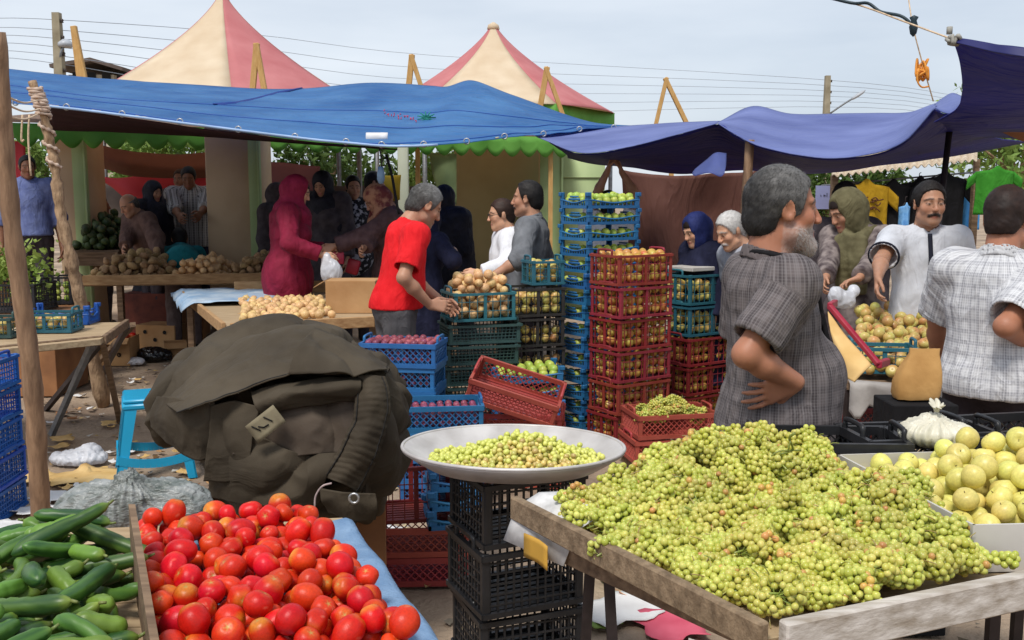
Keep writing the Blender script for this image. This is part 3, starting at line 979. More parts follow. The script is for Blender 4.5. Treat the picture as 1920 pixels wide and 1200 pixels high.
# ================================================================== utility poles, lamps, wires
conc = pmat('pole_concrete', lin(128, 118, 96), .85, .25, 3, base2=lin(160, 150, 128))
def upole(px, pytop, wpx, Y, label, notches, lamp):
 t = P(px, pytop, Y)
 Yp, Y = Y, Y * KF; wd = wpx / F_PX * Y
 root = empty('utility_pole', (t[0], Y, 0), label=label, cat='utility pole', group='utility poles')
 b = MB()
 b.add([(t[0] - wd * .9, Y - wd * .9, 0), (t[0] + wd * .9, Y - wd * .9, 0), (t[0] + wd * .9, Y + wd * .9, 0), (t[0] - wd * .9, Y + wd * .9, 0),
           (t[0] - wd / 2, Y - wd / 2, t[2]), (t[0] + wd / 2, Y - wd / 2, t[2]), (t[0] + wd / 2, Y + wd / 2, t[2]), (t[0] - wd / 2, Y + wd / 2, t[2])],
          [(0, 1, 5, 4), (1, 2, 6, 5), (2, 3, 7, 6), (3, 0, 4, 7), (4, 5, 6, 7), (3, 2, 1, 0)])
 b.build('shaft', conc, root, smooth=False)
 b = MB()
 for k in range(notches):
  z = t[2] - .25 - k * .42
  b.lathe([(.0, .09), (.035, .09), (.05, .05), (.03, .03), (.05, 0), (.0, -.01)], 10, c=(t[0] + wd * .72, Y - wd * .1, z))
  b.bar((t[0], Y - wd * .1, z + .02), (t[0] + wd * .75, Y - wd * .1, z + .02), .03)
 b.build('insulator', pmat('insulator', lin(70, 60, 55), .5, .2, 10), root)
 base, tip, kind = lamp
 a_, c_ = P(*base, Yp), P(*tip, Yp)
 b = MB()
 b.tube(spline([a_, a_ * .45 + c_ * .55 + (0, -.1, .03), c_], 12), .035, 8)
 lo = b.build('lamp_arm', steel, root)
 b = MB()
 if kind == 'round':
  b.lathe([(.0, .12), (.08, .11), (.19, .02), (.2, -.06), (.14, -.1), (0, -.11)], 16, c=c_)
 else:
  d = (c_ - a_) / np.linalg.norm(c_ - a_)
  b.tube([c_ - d * .1, c_, c_ + d * .2, c_ + d * .42, c_ + d * .55], [.05, .1, .13, .11, .03], 12, squash=.6)
 b.build('lamp_head', pmat('lamp_head', lin(168, 172, 178), .4, .1, 10), root)
upole(106, 24, 13, 20.0, 'weathered concrete utility pole with a round lamp, left of the taller tent', 5, ((112, 125), (123, 82), 'round'))
upole(1552, 142, 9, 30.0, 'distant concrete utility pole carrying a cobra-head street lamp above the indigo awning', 6, ((1556, 213), (1600, 184), 'cobra'))
def wire(name, pts, r, m, label, cat='wire', group=None, n=24):
 b = MB().tube(spline(pts, n), r, 5)
 return tag(b.build(name, m), label, cat, group)
for i, y in enumerate((35, 52, 66, 80, 94, 107)):
 wire('overhead_wire', [P(-40, y, 24), P(108, y + 2 + i * 2, 20), P(480, y + 30 + i * 9, 27), P(800, y + 68 + i * 8, 34), P(1554, 150 + i * 10, 30), P(1800, 180 + i * 8, 40)], .009, wire_m,
         'one of the thin parallel overhead wires sagging across the pale sky', group='overhead wires')
b = MB()
a_ = P(120, 140, 26); c_ = P(222, 140, 26); t_ = P(178, 114, 26)
bl = empty('house', (a_[0] / 2 + c_[0] / 2, 26 * KF, 0), label='distant house with a low dark pitched roof beside the left utility pole', cat='house')
b.box(((a_[0] + c_[0]) / 2, 26 * KF + 2, a_[2] / 2), (c_[0] - a_[0] - .3, 4, a_[2]))
b.build('wall', pmat('house_wall', lin(170, 160, 140), .85, .15, 1), bl, smooth=False)
b = MB()
zr = P(170, 126, 26)[2]
b.sheet(np.array([[(a_[0] - .3, 26 * KF - .4, zr), (a_[0] - .3, 26 * KF + 5, zr)], [(t_[0], 26 * KF - .4, t_[2]), (t_[0], 26 * KF + 5, t_[2])], [(c_[0] + .3, 26 * KF - .4, zr - .1), (c_[0] + .3, 26 * KF + 5, zr - .1)]]), .12)
b.build('roof', pmat('house_roof', lin(92, 80, 74), .85, .2, 3), bl, smooth=False)
b = MB()
for k in range(4):
 x = a_[0] + .45 + k * .5
 b.box((x, 26 * KF - .03, zr - .28), (.28, .05, .22))
b.build('window', black_hole, bl, smooth=False)
b = MB()
G = np.zeros((120, 2, 3))
p0, p1 = P(1560, 330, 8.6), P(1832, 300, 8.6)
q0, q1 = P(1560, 322, 11), P(1832, 288, 11)
for i in range(120):
 t = i / 119
 dz = .018 * math.sin(i * 1.05)
 G[i, 0] = p0 * (1 - t) + p1 * t + (0, 0, dz); G[i, 1] = q0 * (1 - t) + q1 * t + (0, 0, dz + .25)
root = empty('stall_shelter', (4.4, 12.5, 0), label='clothes stall shelter with a weathered corrugated roof, behind the polo shirted man', cat='shelter')
b.sheet(G, .012); b.build('corrugated_roof', pmat('corrugated', lin(168, 150, 128), .8, .3, 6, base2=lin(205, 190, 168)), root)
for px in (1565, 1830):
 for yy, up_ in ((8.7, -.02), (10.9, .2)):
  q = P(px, 325, yy); b = MB(); b.bar((q[0], yy * KF, 0), (q[0], yy * KF, q[2] + up_), .07); b.build('post', wood_d, root, smooth=False)
b = MB(); a_, c_ = P(1540, 348, 8.9), P(1840, 322, 8.9)
b.tube([a_, c_], .012, 6); b.build('hanging_rail', steel, root)
# ================================================================== trees
leaf_m = pmat('leaves', lin(88, 118, 48), .7, .4, 3, base2=lin(138, 160, 80), attr=False, rand=.15, translucent=.25)
leaf_d = pmat('leaves_dark', lin(60, 88, 38), .7, .4, 3, base2=lin(105, 130, 60), rand=.15, translucent=.25)
def tree(x, y, h, r, m, label, seed, n=5200, ls=.075):
 rr = np.random.default_rng(seed); y = y * KF
 root = empty('tree', (x, y, 0), label=label, cat='tree', group='trees behind the market')
 b = MB()
 b.tube(spline([(x, y, 0), (x + .05, y, h * .3), (x - .05, y + .05, h * .6), (x, y, h * .85)], 14), np.linspace(.16, .04, 14), 10)
 cl = []
 for k in range(16):
  a = rr.uniform(0, 2 * PI); e = rr.uniform(-.3, 1.0)
  c = np.array([x + r * .62 * math.cos(a) * math.cos(e), y + r * .62 * math.sin(a) * math.cos(e), h * .62 + r * .75 * math.sin(e)])
  cl.append((c, rr.uniform(.28, .5) * r))
  b.tube(spline([(x, y, h * rr.uniform(.3, .6)), (c + (x, y, h * .5)) / 2, c], 8), np.linspace(.06, .015, 8), 6)
 b.build('trunk', bark, root)
 b = MB()
 V, Fq = [], []
 for i in range(n):
  c, cr = cl[rr.integers(len(cl))]
  d = rr.normal(size=3); d /= np.linalg.norm(d)
  p = c + d * cr * rr.uniform(.35, 1.0) ** .6
  s = ls * rr.uniform(.6, 1.4)
  u = rr.normal(size=3); u /= np.linalg.norm(u)
  w_ = np.cross(u, rr.normal(size=3)); w_ /= np.linalg.norm(w_)
  k = len(V)
  V += [p - u * s, p + w_ * s * .45, p + u * s, p - w_ * s * .45]
  Fq.append((k, k + 1, k + 2, k + 3))
 b.add(V, Fq)
 b.build('crown', m, root, smooth=False)
tree(8.9, 13.0, 3.4, 1.7, leaf_m, 'leafy green tree behind the green sports jersey', 3)
tree(-3.6, 15.2, 2.6, 1.5, leaf_d, 'dark leafy tree beyond the dim canvas behind the magenta clad woman', 7, 3600)
tree(-1.4, 16.2, 2.5, 1.4, leaf_m, 'pale leafy tree beyond the dim canvas behind the red shirted man', 8, 3400)
tree(6.9, 15.5, 2.1, 1.3, leaf_d, 'low leafy tree seen in the gap under the indigo awning', 4, 3600)
tree(-6.6, 14.5, 2.5, 1.5, leaf_m, 'pale green tree glimpsed between the two tan columns', 5, 4200)
tree(-9.0, 14.0, 2.4, 1.3, leaf_m, 'pale green tree glimpsed past the branch post', 6, 3000)
# ================================================================== plastic crates
def plast(name, c, rough=.45, v=.12):
 return pmat(name, tuple(x * .9 for x in c), rough, .28, 9, base2=tuple(min(1, x * 1.12 + .012) for x in c), rand=.16, hrand=.012, spec=.35, bump=.12, bscale=60, detail=8)
pl_red = plast('crate_red', lin(128, 36, 38))
pl_flat = plast('crate_brick', lin(160, 66, 58))
pl_blue = plast('crate_blue', lin(34, 98, 148))
pl_blue2 = plast('crate_royal_blue', lin(24, 78, 160))
pl_teal = plast('crate_teal', lin(40, 98, 112))
pl_green = plast('crate_dark_green', lin(44, 70, 68))
pl_black = plast('crate_black', (.012, .012, .014), .38)
pl_dark = plast('crate_charcoal', lin(44, 42, 40))
CR = {}
def side_frames(L, W):
 """(origin, direction, length, outward normal) for the four walls"""
 return [((-L / 2, -W / 2), (1, 0), L, (0, -1)), ((L / 2, -W / 2), (0, 1), W, (1, 0)), ((L / 2, W / 2), (-1, 0), L, (0, 1)), ((-L / 2, W / 2), (0, -1), W, (-1, 0))]
def crate_proto(style, L, W, H, m, label, nest=False):
 """an Empty with basket, rim and two handles; the first of its kind"""
 key = (style, L, W, H, m.name)
 if key in CR:
  return CR[key]
 bk, rm = MB(), MB()
 t = .008
 ins = .0 if not nest else .018
 def pt(o, d, s, z, n, off=0.0):
  k = ins * (1 - z / H)
  cx, cy = o[0] + d[0] * s, o[1] + d[1] * s
  return np.array([cx * (1 - k * 2 / L) + n[0] * off, cy * (1 - k * 2 / W) + n[1] * off, z])
 for i in range(9):
  y = -W / 2 + W * (i + .5) / 9
  bk.box((0, y, .006), (L * .97, W / 9 * .62, .008))
 for i in range(5):
  bk.box((-L / 2 + L * (i + .5) / 5, 0, .0015), (.02, W * .95, .003))
 for si, (o, d, ln, n) in enumerate(side_frames(L, W)):
  if style in ('lattice', 'deep'):
   nv = max(4, int(round(ln / (.054 if style == 'lattice' else .026))))
   for i in range(1, nv):
    s = ln * i / nv
    bk.bar(pt(o, d, s, .012, n, -t), pt(o, d, s, H - .012, n, -t), .0042 if style == 'lattice' else .0062, .005, up=(n[0], n[1], 0))
   for z in ([H * .36, H * .68] if style == 'lattice' else [H * .2, H * .36, H * .52, H * .68, H * .84]):
    bk.bar(pt(o, d, .01, z, n, -t + .001), pt(o, d, ln - .01, z, n, -t + .001), .005, .0042 if style == 'lattice' else .0055)
   for z in (.012, H - .012):
    rm.bar(pt(o, d, 0, z, n, -.004), pt(o, d, ln, z, n, -.004), .016, .016)
   if style == 'lattice':
    rm.bar(pt(o, d, ln * .5, .01, n, -.006), pt(o, d, ln * .5, H - .01, n, -.006), .02, .01, up=(n[0], n[1], 0))
  elif style == 'diamond':
   z0, z1 = .02, H - .02
   st = .034
   hh = z1 - z0
   for dirn in (1, -1):
    k = -hh
    while k < ln:
     s0, s1 = k, k + hh
     za, zb = z0, z1
     a0, a1 = max(s0, .008), min(s1, ln - .008)
     if a1 - a0 > .006:
      fa, fb = (a0 - s0) / hh, (a1 - s0) / hh
      zA, zB = z0 + hh * fa, z0 + hh * fb
      if dirn < 0:
       zA, zB = z1 - hh * fa, z1 - hh * fb
      bk.bar(pt(o, d, a0, zA, n, -t - .002 * dirn), pt(o, d, a1, zB, n, -t - .002 * dirn), .0045, .0048, up=(n[0], n[1], 0))
     k += st
   for z, h in ((.012, .024), (H - .012, .026)):
    rm.bar(pt(o, d, 0, z, n, -.004), pt(o, d, ln, z, n, -.004), .016, h)
  elif style == 'tray':
   hw = H * .42
   for z in (.012,):
    rm.bar(pt(o, d, 0, z, n, -.006), pt(o, d, ln, z, n, -.006), .012, .02)
   q = [pt(o, d, ln * i / 24, H * .5 + H * .1 * math.cos(i / 24 * 2 * PI * 1.0), n, -.006) for i in range(25)]
   bk.tube(q, .0065, 6)
   for i in range(1, 12):
    s = ln * i / 12
    bk.bar(pt(o, d, s, .015, n, -.006), pt(o, d, s, H * .5 + H * .1 * math.cos(i / 12 * 2 * PI), n, -.006), .006, .006, up=(n[0], n[1], 0))
 for sx in (-1, 1):
  for sy in (-1, 1):
   k0, k1 = 1 - ins * 2 / L, 1 - ins * 2 / W
   a_ = np.array([sx * (L / 2 - .008) * k0, sy * (W / 2 - .008) * k1, 0.004])
   c_ = np.array([sx * (L / 2 - .008), sy * (W / 2 - .008), H + (.012 if style == 'tray' else 0)])
   pw = .034 if style == 'tray' else .022
   rm.box((a_ + c_) / 2 - (sx * pw * .3, 0, 0), (pw, .012, c_[2] - a_[2]), bev=.002)
   rm.box((a_ + c_) / 2 - (0, sy * pw * .3, 0), (.0125, pw, c_[2] - a_[2] - .002), bev=.002)
   if style == 'tray':
    rm.box((c_[0], c_[1], H - .002), (.034, .03, .028), bev=.004)
 root = empty('crate', (0, 0, 0), label=label, cat='crate')
 o1 = bpy.data.objects.new('basket', bk.data('basket', m, False)); COL.objects.link(o1); o1.parent = root
 o2 = bpy.data.objects.new('rim', rm.data('rim', m, False)); COL.objects.link(o2); o2.parent = root
 hb = MB()
 if style in ('diamond', 'lattice', 'deep'):
  hw = min(.07, W * .25)
  hb.tube(spline([(0, -hw, -.02), (0, -hw, .02), (0, -hw * .8, .034), (0, hw * .8, .034), (0, hw, .02), (0, hw, -.02)], 16), .008, 6)
 else:
  hb.box((0, 0, -H * .3), (.008, W * .4, .016), bev=.003)
  hb.box((0, 0, -H * .12), (.0085, W * .3, .012), bev=.003)
 hm = hb.data('handle', m, True)
 for sx in (-1, 1):
  h = bpy.data.objects.new('handle', hm); COL.objects.link(h); h.parent = root
  h.location = (sx * (L / 2 - .006), 0, H - .006)
 CR[key] = (root, [False])
 return CR[key]
def crate(style, size, m, loc, yaw, label, group=None, rot=None, nest=False):
 root, used = crate_proto(style, *size, m, label, nest)
 o = root
 if used[0]:
  o = copy_tree(root)
 used[0] = True
 o.location = loc
 o.rotation_euler = rot if rot is not None else (0, 0, yaw)
 o['label'] = label
 if group: o['group'] = group
 elif 'group' in o: del o['group']
 return o
ORD = ['topmost', 'second from the top', 'third from the top', 'fourth from the top', 'fifth from the top', 'sixth from the top', 'seventh from the top', 'eighth from the top',
       'ninth from the top', 'tenth from the top', 'eleventh from the top', 'twelfth from the top', 'thirteenth from the top', 'fourteenth from the top', 'fifteenth from the top', 'sixteenth from the top']
def near_corner(px, py, Y, L, W, yaw):
 """bottom centre of a box whose near vertical edge stands on a pixel column at distance Y"""
 c = P(px, py, Y)
 v = rotz(yaw) @ np.array([L / 2, W / 2, 0])
 return np.array([c[0] + v[0], c[1] + v[1], 0.0])
def stack(style, size, m, base, yaw, n, lab, z0=0.0, gap=0.0, jit=.006, group=None, names=None, lean=(0, 0), nest=False, dz=None, jyaw=.02):
 """n crates, bottom to top; lab has one %s for the place in the stack"""
 out = []
 h = dz or (size[2] + gap)
 for i in range(n):
  loc = (base[0] + R_.uniform(-jit, jit) + lean[0] * i, base[1] + R_.uniform(-jit, jit) + lean[1] * i, z0 + h * i)
  k = n - 1 - i
  word = ORD[k] if i or n < 4 else 'lowest'
  y2 = yaw + R_.uniform(-jyaw, jyaw)
  crate(style, size, m, loc, y2, lab % word if '%s' in lab else lab, group, nest=nest)
  out.append((loc, y2))
 return out
POOL = {}
def pool(kind, meshes, p, r, rot=None):
 """register one fruit (world point, radius)"""
 POOL.setdefault(kind, {'meshes': meshes, 'items': []})['items'].append((np.asarray(p, float), r, rot))
def flush_pool(kind, name, label, cat, group, stuff_label, mats, limit=300, key=None):
 it = POOL[kind]['items']; ms = POOL[kind]['meshes']
 it.sort(key=key or (lambda q: q[0][1]))
 rr = random.Random(hash(kind) % 1000 if False else len(kind) * 37)
 def rot(q):
  return q[2] if q[2] is not None else (rr.uniform(0, 6.3), rr.uniform(0, 6.3), rr.uniform(0, 6.3))
 for q in it[:limit]:
  o = bpy.data.objects.new(name, ms[rr.randrange(len(ms))])
  COL.objects.link(o)
  o.location = q[0]; o.rotation_euler = rot(q); o.scale = (q[1],) * 3
  tag(o, label, cat, group)
 rest = it[limit:]
 if rest:
  b = MB()
  geo = []
  for me in ms:
   v = np.array([x.co for x in me.vertices]); f = [tuple(pp.vertices) for pp in me.polygons]; mi = [pp.material_index for pp in me.polygons]
   c = np.ones((len(v), 3))
   if 'Col' in me.color_attributes:
    c = np.array([x.color[:3] for x in me.color_attributes['Col'].data])
   geo.append((v, f, mi, c))
  for q in rest:
   v, f, mi, c = geo[rr.randrange(len(geo))]
   a = rot(q)
   M = rotz(a[2]) @ roty(a[1]) @ rotx(a[0])
   b.add(v @ M.T * q[1] + q[0], f, mi, c * rr.uniform(.85, 1.1))
  tag(b.build(name + '_mass', mats), stuff_label, cat, kind='stuff')
def sphere_data(name, m, seg=10, ring=7, squash=.92, dimple=.12, lobes=0, col=None, noise=.0, seed=0, dim2=.0, pinch=0.0):
 """unit fruit: lathed body with a dimple at the stalk"""
 b = MB()
 prof = []
 for i in range(ring + 1):
  a = -PI / 2 + PI * i / ring
  r = math.cos(a); z = math.sin(a) * squash
  r *= 1 + pinch * math.sin(a)
  z -= dimple * math.exp(-(r / .32) ** 2) * (1 if a > 0 else 0) * 1.0
  z += dim2 * math.exp(-(r / .3) ** 2) * (1 if a < 0 else 0)
  prof.append((max(r, .001), z))
 a = np.arange(seg) * 2 * PI / seg
 V = []
 for r, z in prof:
  q = 1 + (lobes and .05 * np.cos(a * lobes + seed) * min(1, r)) if lobes else 1 + 0 * a
  V.append(np.stack([r * q * np.cos(a), r * q * np.sin(a), np.full(seg, z)], 1))
 V = np.concatenate(V)
 if noise:
  V = V * (1 + noise * vnoise(V * 1.4 + seed * 7.7, seed))[:, None]
 f = [(i * seg + j, i * seg + (j + 1) % seg, (i + 1) * seg + (j + 1) % seg, (i + 1) * seg + j) for i in range(ring) for j in range(seg)]
 b.add(V, f, 0, None if col is None else col(V))
 return b
# ================================================================== red crates of apples
apple_m = pmat('apple_skin', (1, 1, 1), .38, .15, 5, attr=True, rand=.12, hrand=.018, spec=.45)
def apple_col(a_, b_, seed, f=.5):
 a_, b_ = np.array(lin(*a_)), np.array(lin(*b_))
 def c(V):
  t = np.clip(.5 + f * (vnoise(V * 1.3 + seed * 3.1, seed) + .6 * V[:, 0]), 0, 1)[:, None]
  return a_ * (1 - t) + b_ * t
 return c
def apples(prefix, c1, c2, n=4, seg=10, ring=7, f=.5):
 out = []
 for k in range(n):
  b = sphere_data(prefix, apple_m, seg, ring, .88, .22, 0, apple_col(c1, c2, k + 1, f), .04, k)
  b.tube([(0, 0, .6), (.04, .02, .85)], [.04, .03], 5, 0, True, lin(90, 70, 40))
  out.append(b.data(prefix, apple_m))
 return out
ap_mix = apples('blush_apple', (206, 186, 88), (196, 118, 66), 5, f=.5)
ap_green = apples('green_apple', (150, 178, 70), (190, 200, 90), 3)
ap_yel = apples('yellow_apple', (214, 212, 116), (218, 196, 110), 6, 20, 14, .26)
ap_yel2 = apples('pale_apple', (196, 190, 104), (200, 150, 90), 4, 12, 9)
def fill_crate(kind, meshes, loc, yaw, size, r, faces=('front', 'left'), top=False, level=.9, depth=1, jit=.15):
 L, W, H = size
 M = rotz(yaw)
 def put(x, y, z):
  p = np.array(loc) + M @ np.array([x, y, 0]) + (0, 0, z)
  pool(kind, meshes, p + rng.normal(size=3) * r * jit * .5, r * R_.uniform(.9, 1.06))
 nz_ = max(1, int((H * level - .02) / (1.75 * r)))
 for dd in range(depth):
  e = .013 + r + dd * 1.7 * r
  if 'front' in faces:
   nx_ = int((L - 2 * .02) / (2.02 * r))
   for k in range(nz_):
    for i in range(nx_):
     put(-L / 2 + .02 + (i + .5) * (L - .04) / nx_, -W / 2 + e, .02 + r + k * 1.78 * r)
  if 'left' in faces:
   ny_ = int((W - 2 * .02 - 2 * r) / (2.02 * r))
   for k in range(nz_):
    for i in range(ny_):
     put(-L / 2 + e, -W / 2 + .02 + 2 * r + (i + .5) * (W - .04 - 2 * r) / ny_, .02 + r + k * 1.78 * r)
 if top:
  nx_, ny_ = int((L - .04) / (2.05 * r)), int((W - .04) / (2.05 * r))
  for i in range(nx_):
   for j in range(ny_):
    put(-L / 2 + .02 + (i + .5) * (L - .04) / nx_, -W / 2 + .02 + (j + .5) * (W - .04) / ny_, .02 + r + (nz_ - 1) * 1.78 * r + R_.uniform(0, .4) * r + r * .5)
A36 = math.radians(34)
S_RED = (.46, .31, .205)
base = near_corner(1158, 700, 4.78, S_RED[0], S_RED[1], A36)
for i, (loc, y2) in enumerate(stack('lattice', S_RED, pl_red, base, A36, 6, 'red lattice crate of blush apples, %s in the tall red stack', dz=.212, lean=(.002, 0))):
 fill_crate('blush', ap_mix, loc, y2, S_RED, .034, top=(i == 5), level=1.0)
b2 = near_corner(1290, 700, 5.25, .46, .31, A36)
for i, (loc, y2) in enumerate(stack('lattice', S_RED, pl_red, b2, A36, 3, 'red lattice crate under the teal crates behind the plaid man, %s', dz=.212)):
 fill_crate('blush', ap_mix, loc, y2, S_RED, .034, level=1.0)
S_TEAL = (.46, .31, .22)
TEALS = stack('lattice', S_TEAL, pl_teal, b2, A36, 2, 'teal lattice crate on the short red stack behind the plaid man, %s', z0=.64, dz=.226)
S_TR = (.46, .33, .10)
bb = near_corner(1094, 700, 5.12, S_TR[0], S_TR[1], A36)
for i, (loc, y2) in enumerate(stack('tray', S_TR, pl_blue, bb, A36, 15, 'shallow blue tray of apples, %s in the tall blue stack', dz=.111, lean=(.0022, 0), jit=.008, jyaw=.03)):
 fill_crate('greenish', ap_green, loc, y2, S_TR, .033, level=.6, top=(i == 14))
S_DK = (.40, .30, .20)
bd = near_corner(958, 700, 4.98, S_DK[0], S_DK[1], math.radians(20))
for i, (loc, y2) in enumerate(stack('lattice', S_DK, pl_dark, bd, math.radians(20), 5, 'charcoal crate of yellow fruit beside the tall blue stack, %s', dz=.206)):
 fill_crate('yellowish', ap_yel2, loc, y2, S_DK, .034, top=(i == 4), level=.75)
loc = (bd[0] + .085, bd[1] + .03, 1.035)
crate('lattice', (.24, .22, .17), pl_teal, loc, math.radians(20), 'teal crate of pale fruit standing on the charcoal crates left of the tall blue stack')
fill_crate('yellowish', ap_yel2, loc, math.radians(20), (.24, .22, .17), .034, top=True)
S_NG = (.50, .33, .13)
bg_ = near_corner(838, 700, 4.75, S_NG[0], S_NG[1], math.radians(16))
stack('deep', S_NG, pl_green, bg_, math.radians(16), 6, 'dark green lattice crate, %s in the stack under the onions', dz=.137, jit=.012, nest=True)
TEAL_ONION = (np.array([bg_[0] + .0, bg_[1] - .02, .835]), math.radians(20), (.42, .32, .19))
crate('lattice', TEAL_ONION[2], pl_teal, TEAL_ONION[0], TEAL_ONION[1], 'teal lattice crate heaped with onions in front of the red shirted man')
plum_m = pmat('plum_skin', lin(92, 34, 60), .4, .5, 5, base2=lin(160, 82, 98), rand=.2, hrand=.02)
plums = [sphere_data('plum', plum_m, 8, 6, 1.0, .06, noise=.05, seed=k).data('plum', plum_m) for k in range(3)]
S_BL = (.44, .30, .135)
Y_ = math.radians(-8)
bA = P(757, 700, 4.25); bA[2] = 0
for i, (loc, y2) in enumerate(stack('diamond', S_BL, pl_blue, bA, Y_, 6, 'blue plum crate beside the red shirted man, %s in its stack', dz=.137)):
 fill_crate('plum', plums, loc, y2, S_BL, .021, faces=('front',), top=(i >= 5), level=1.05)
bB = P(826, 800, 3.95); bB[2] = 0
for i, (loc, y2) in enumerate(stack('diamond', S_BL, pl_blue, bB, Y_ + .25, 4, 'blue plum crate between the dark coat and tilted brick crate, %s', dz=.137)):
 fill_crate('plum', plums, loc, y2, S_BL, .021, faces=('front',), top=(i == 3), level=.95)
S_FL = (.52, .34, .135)
bt = P(972, 780, 4.25); bt[2] = 0
stack('diamond', S_FL, pl_flat, bt, math.radians(-6), 3, 'brick red crate under the tilted one behind the tray, %s', dz=.142)
crate('diamond', S_FL, pl_flat, (bt[0] - .03, bt[1] - .06, .475), 0, 'empty brick red crate lying tilted on another one behind the metal tray', rot=(math.radians(14), math.radians(17), math.radians(-6)))
bt2 = P(985, 740, 4.85); bt2[2] = 0
for i, (loc, y2) in enumerate(stack('tray', (.46, .33, .10), pl_blue, bt2, math.radians(6), 5, 'blue tray of green apples behind the tilted brick crate, %s', dz=.111)):
 if i >= 3: fill_crate('greenish', ap_green, loc, y2, (.46, .33, .10), .033, level=.8, top=(i == 4))
bf = near_corner(1196, 800, 4.3, .50, .34, math.radians(12))
GRAPE_FLAT = stack('diamond', (.50, .34, .14), pl_flat, bf, math.radians(12), 2, 'brick red crate in front of the tall red stack, %s', z0=.06, dz=.152, jit=.01)
b = MB()
for q in ((-.2, 0), (.2, 0)):
 v = rotz(math.radians(12)) @ np.array([q[0], 0, 0]); b.box((bf[0] + v[0], bf[1] + v[1], .029), (.08, .32, .056), rotz(math.radians(12)), bev=.004)
b.box((bf[0], bf[1], .0575), (.46, .06, .004), rotz(math.radians(12)))
tag(b.build('wooden_blocks', wood_d, smooth=False), 'low wooden skid under the two brick red grape crates', 'skid')
bc = P(800, 1050, 3.15); bc[2] = 0
stack('diamond', (.40, .30, .125), pl_flat, bc, math.radians(4), 2, 'brick red crate on the ground left of the black crates, %s', dz=.13)
stack('lattice', (.30, .28, .25), pl_red, bc + (-.05, .02, 0), math.radians(10), 1, 'tall red lattice crate on the brick red ones left of the black crates', z0=.265)
bc2 = P(815, 900, 3.0)
stack('tray', (.2, .26, .075), pl_blue, (bc[0] + .11, bc[1] - .06, 0), math.radians(10), 4, 'small blue tray leaning in the pile left of the black crates, %s', z0=.262, dz=.08)
S_BK = (.335, .30, .20)
bk_ = near_corner(905, 1100, 2.08, S_BK[0], S_BK[1], math.radians(22))
stack('deep', S_BK, pl_black, bk_, math.radians(22), 4, 'black plastic crate, %s in the column carrying the metal tray', dz=.207, jit=.008, jyaw=.04)
TRAY_C = np.array([bk_[0] - .01, bk_[1] - .01, .832])
bl_ = P(-36, 950, 3.75); bl_[2] = 0
stack('deep', (.34, .34, .16), pl_blue2, bl_, math.radians(3), 5, 'royal blue crate at the left edge behind the leaning pole, %s', dz=.166)
# ================================================================== heaps
class Heap:
 def __init__(s, floor):
  s.p = np.zeros((0, 3)); s.r = np.zeros(0); s.floor = floor
 def rest(s, x, y, r, squash=.93):
  z = s.floor(x, y) + r
  if len(s.p):
   d2 = (s.p[:, 0] - x) ** 2 + (s.p[:, 1] - y) ** 2
   R = (s.r + r) * squash
   m = d2 < R ** 2
   if m.any():
    z = max(z, (s.p[m, 2] + np.sqrt(R[m] ** 2 - d2[m])).max())
  return z
 def add(s, p, r):
  s.p = np.concatenate([s.p, [p]]); s.r = np.append(s.r, r)
def inpoly(x, y, poly):
 c = False
 n = len(poly)
 for i in range(n):
  x1, y1 = poly[i][:2]; x2, y2 = poly[(i + 1) % n][:2]
  if (y1 > y) != (y2 > y) and x < (x2 - x1) * (y - y1) / (y2 - y1) + x1:
   c = not c
 return c
def pedge(x, y, poly):
 """distance to the nearest edge"""
 d = 9
 n = len(poly)
 for i in range(n):
  a = np.array(poly[i][:2]); b_ = np.array(poly[(i + 1) % n][:2]); q = np.array([x, y])
  t = np.clip((q - a) @ (b_ - a) / ((b_ - a) @ (b_ - a)), 0, 1)
  d = min(d, np.linalg.norm(q - a - t * (b_ - a)))
 return d
def drop(poly, n, rf, floor, target, K=14, cap=None, margin=None):
 hp = Heap(floor)
 lo = np.min([q[:2] for q in poly], 0); hi = np.max([q[:2] for q in poly], 0)
 out = []
 for i in range(n):
  r = rf()
  best = None
  for k in range(K * 4):
   x, y = R_.uniform(lo[0], hi[0]), R_.uniform(lo[1], hi[1])
   if not inpoly(x, y, poly): continue
   if pedge(x, y, poly) < (r * .6 if margin is None else margin): continue
   z = hp.rest(x, y, r)
   sc = z - target(x, y)
   if best is None or sc < best[0]: best = (sc, x, y, z)
   K -= 0
  if best is None: continue
  if best[0] > (cap if cap is not None else 9): break
  p = np.array(best[1:])
  hp.add(p, r); out.append((p, r))
 return out
Z5 = .75
tA, tB, tC, tD = PZ(268, 1008, Z5), PZ(648, 966, Z5), PZ(818, 1200, Z5), PZ(300, 1330, Z5)
ex = (tC - tB); ex /= np.linalg.norm(ex)
tC2 = tB + ex * 1.02
cloth_b = pmat('cloth_faded_blue', lin(92, 124, 160), .9, .3, 14, base2=lin(128, 156, 186), bump=.9, bscale=90, bdist=.006, detail=8)
front_table = empty('market_table', (-.75, 2.1, 0), label='rough plank table in the front left carrying the cucumbers and tomatoes', cat='table')
b = MB()
cx = [(-1.75, PZ(-200, 1006, Z5)[1]), (tB[0] - .01, tB[1] + .0), (tC2[0], tC2[1]), (-1.4, tC2[1] - .05)]
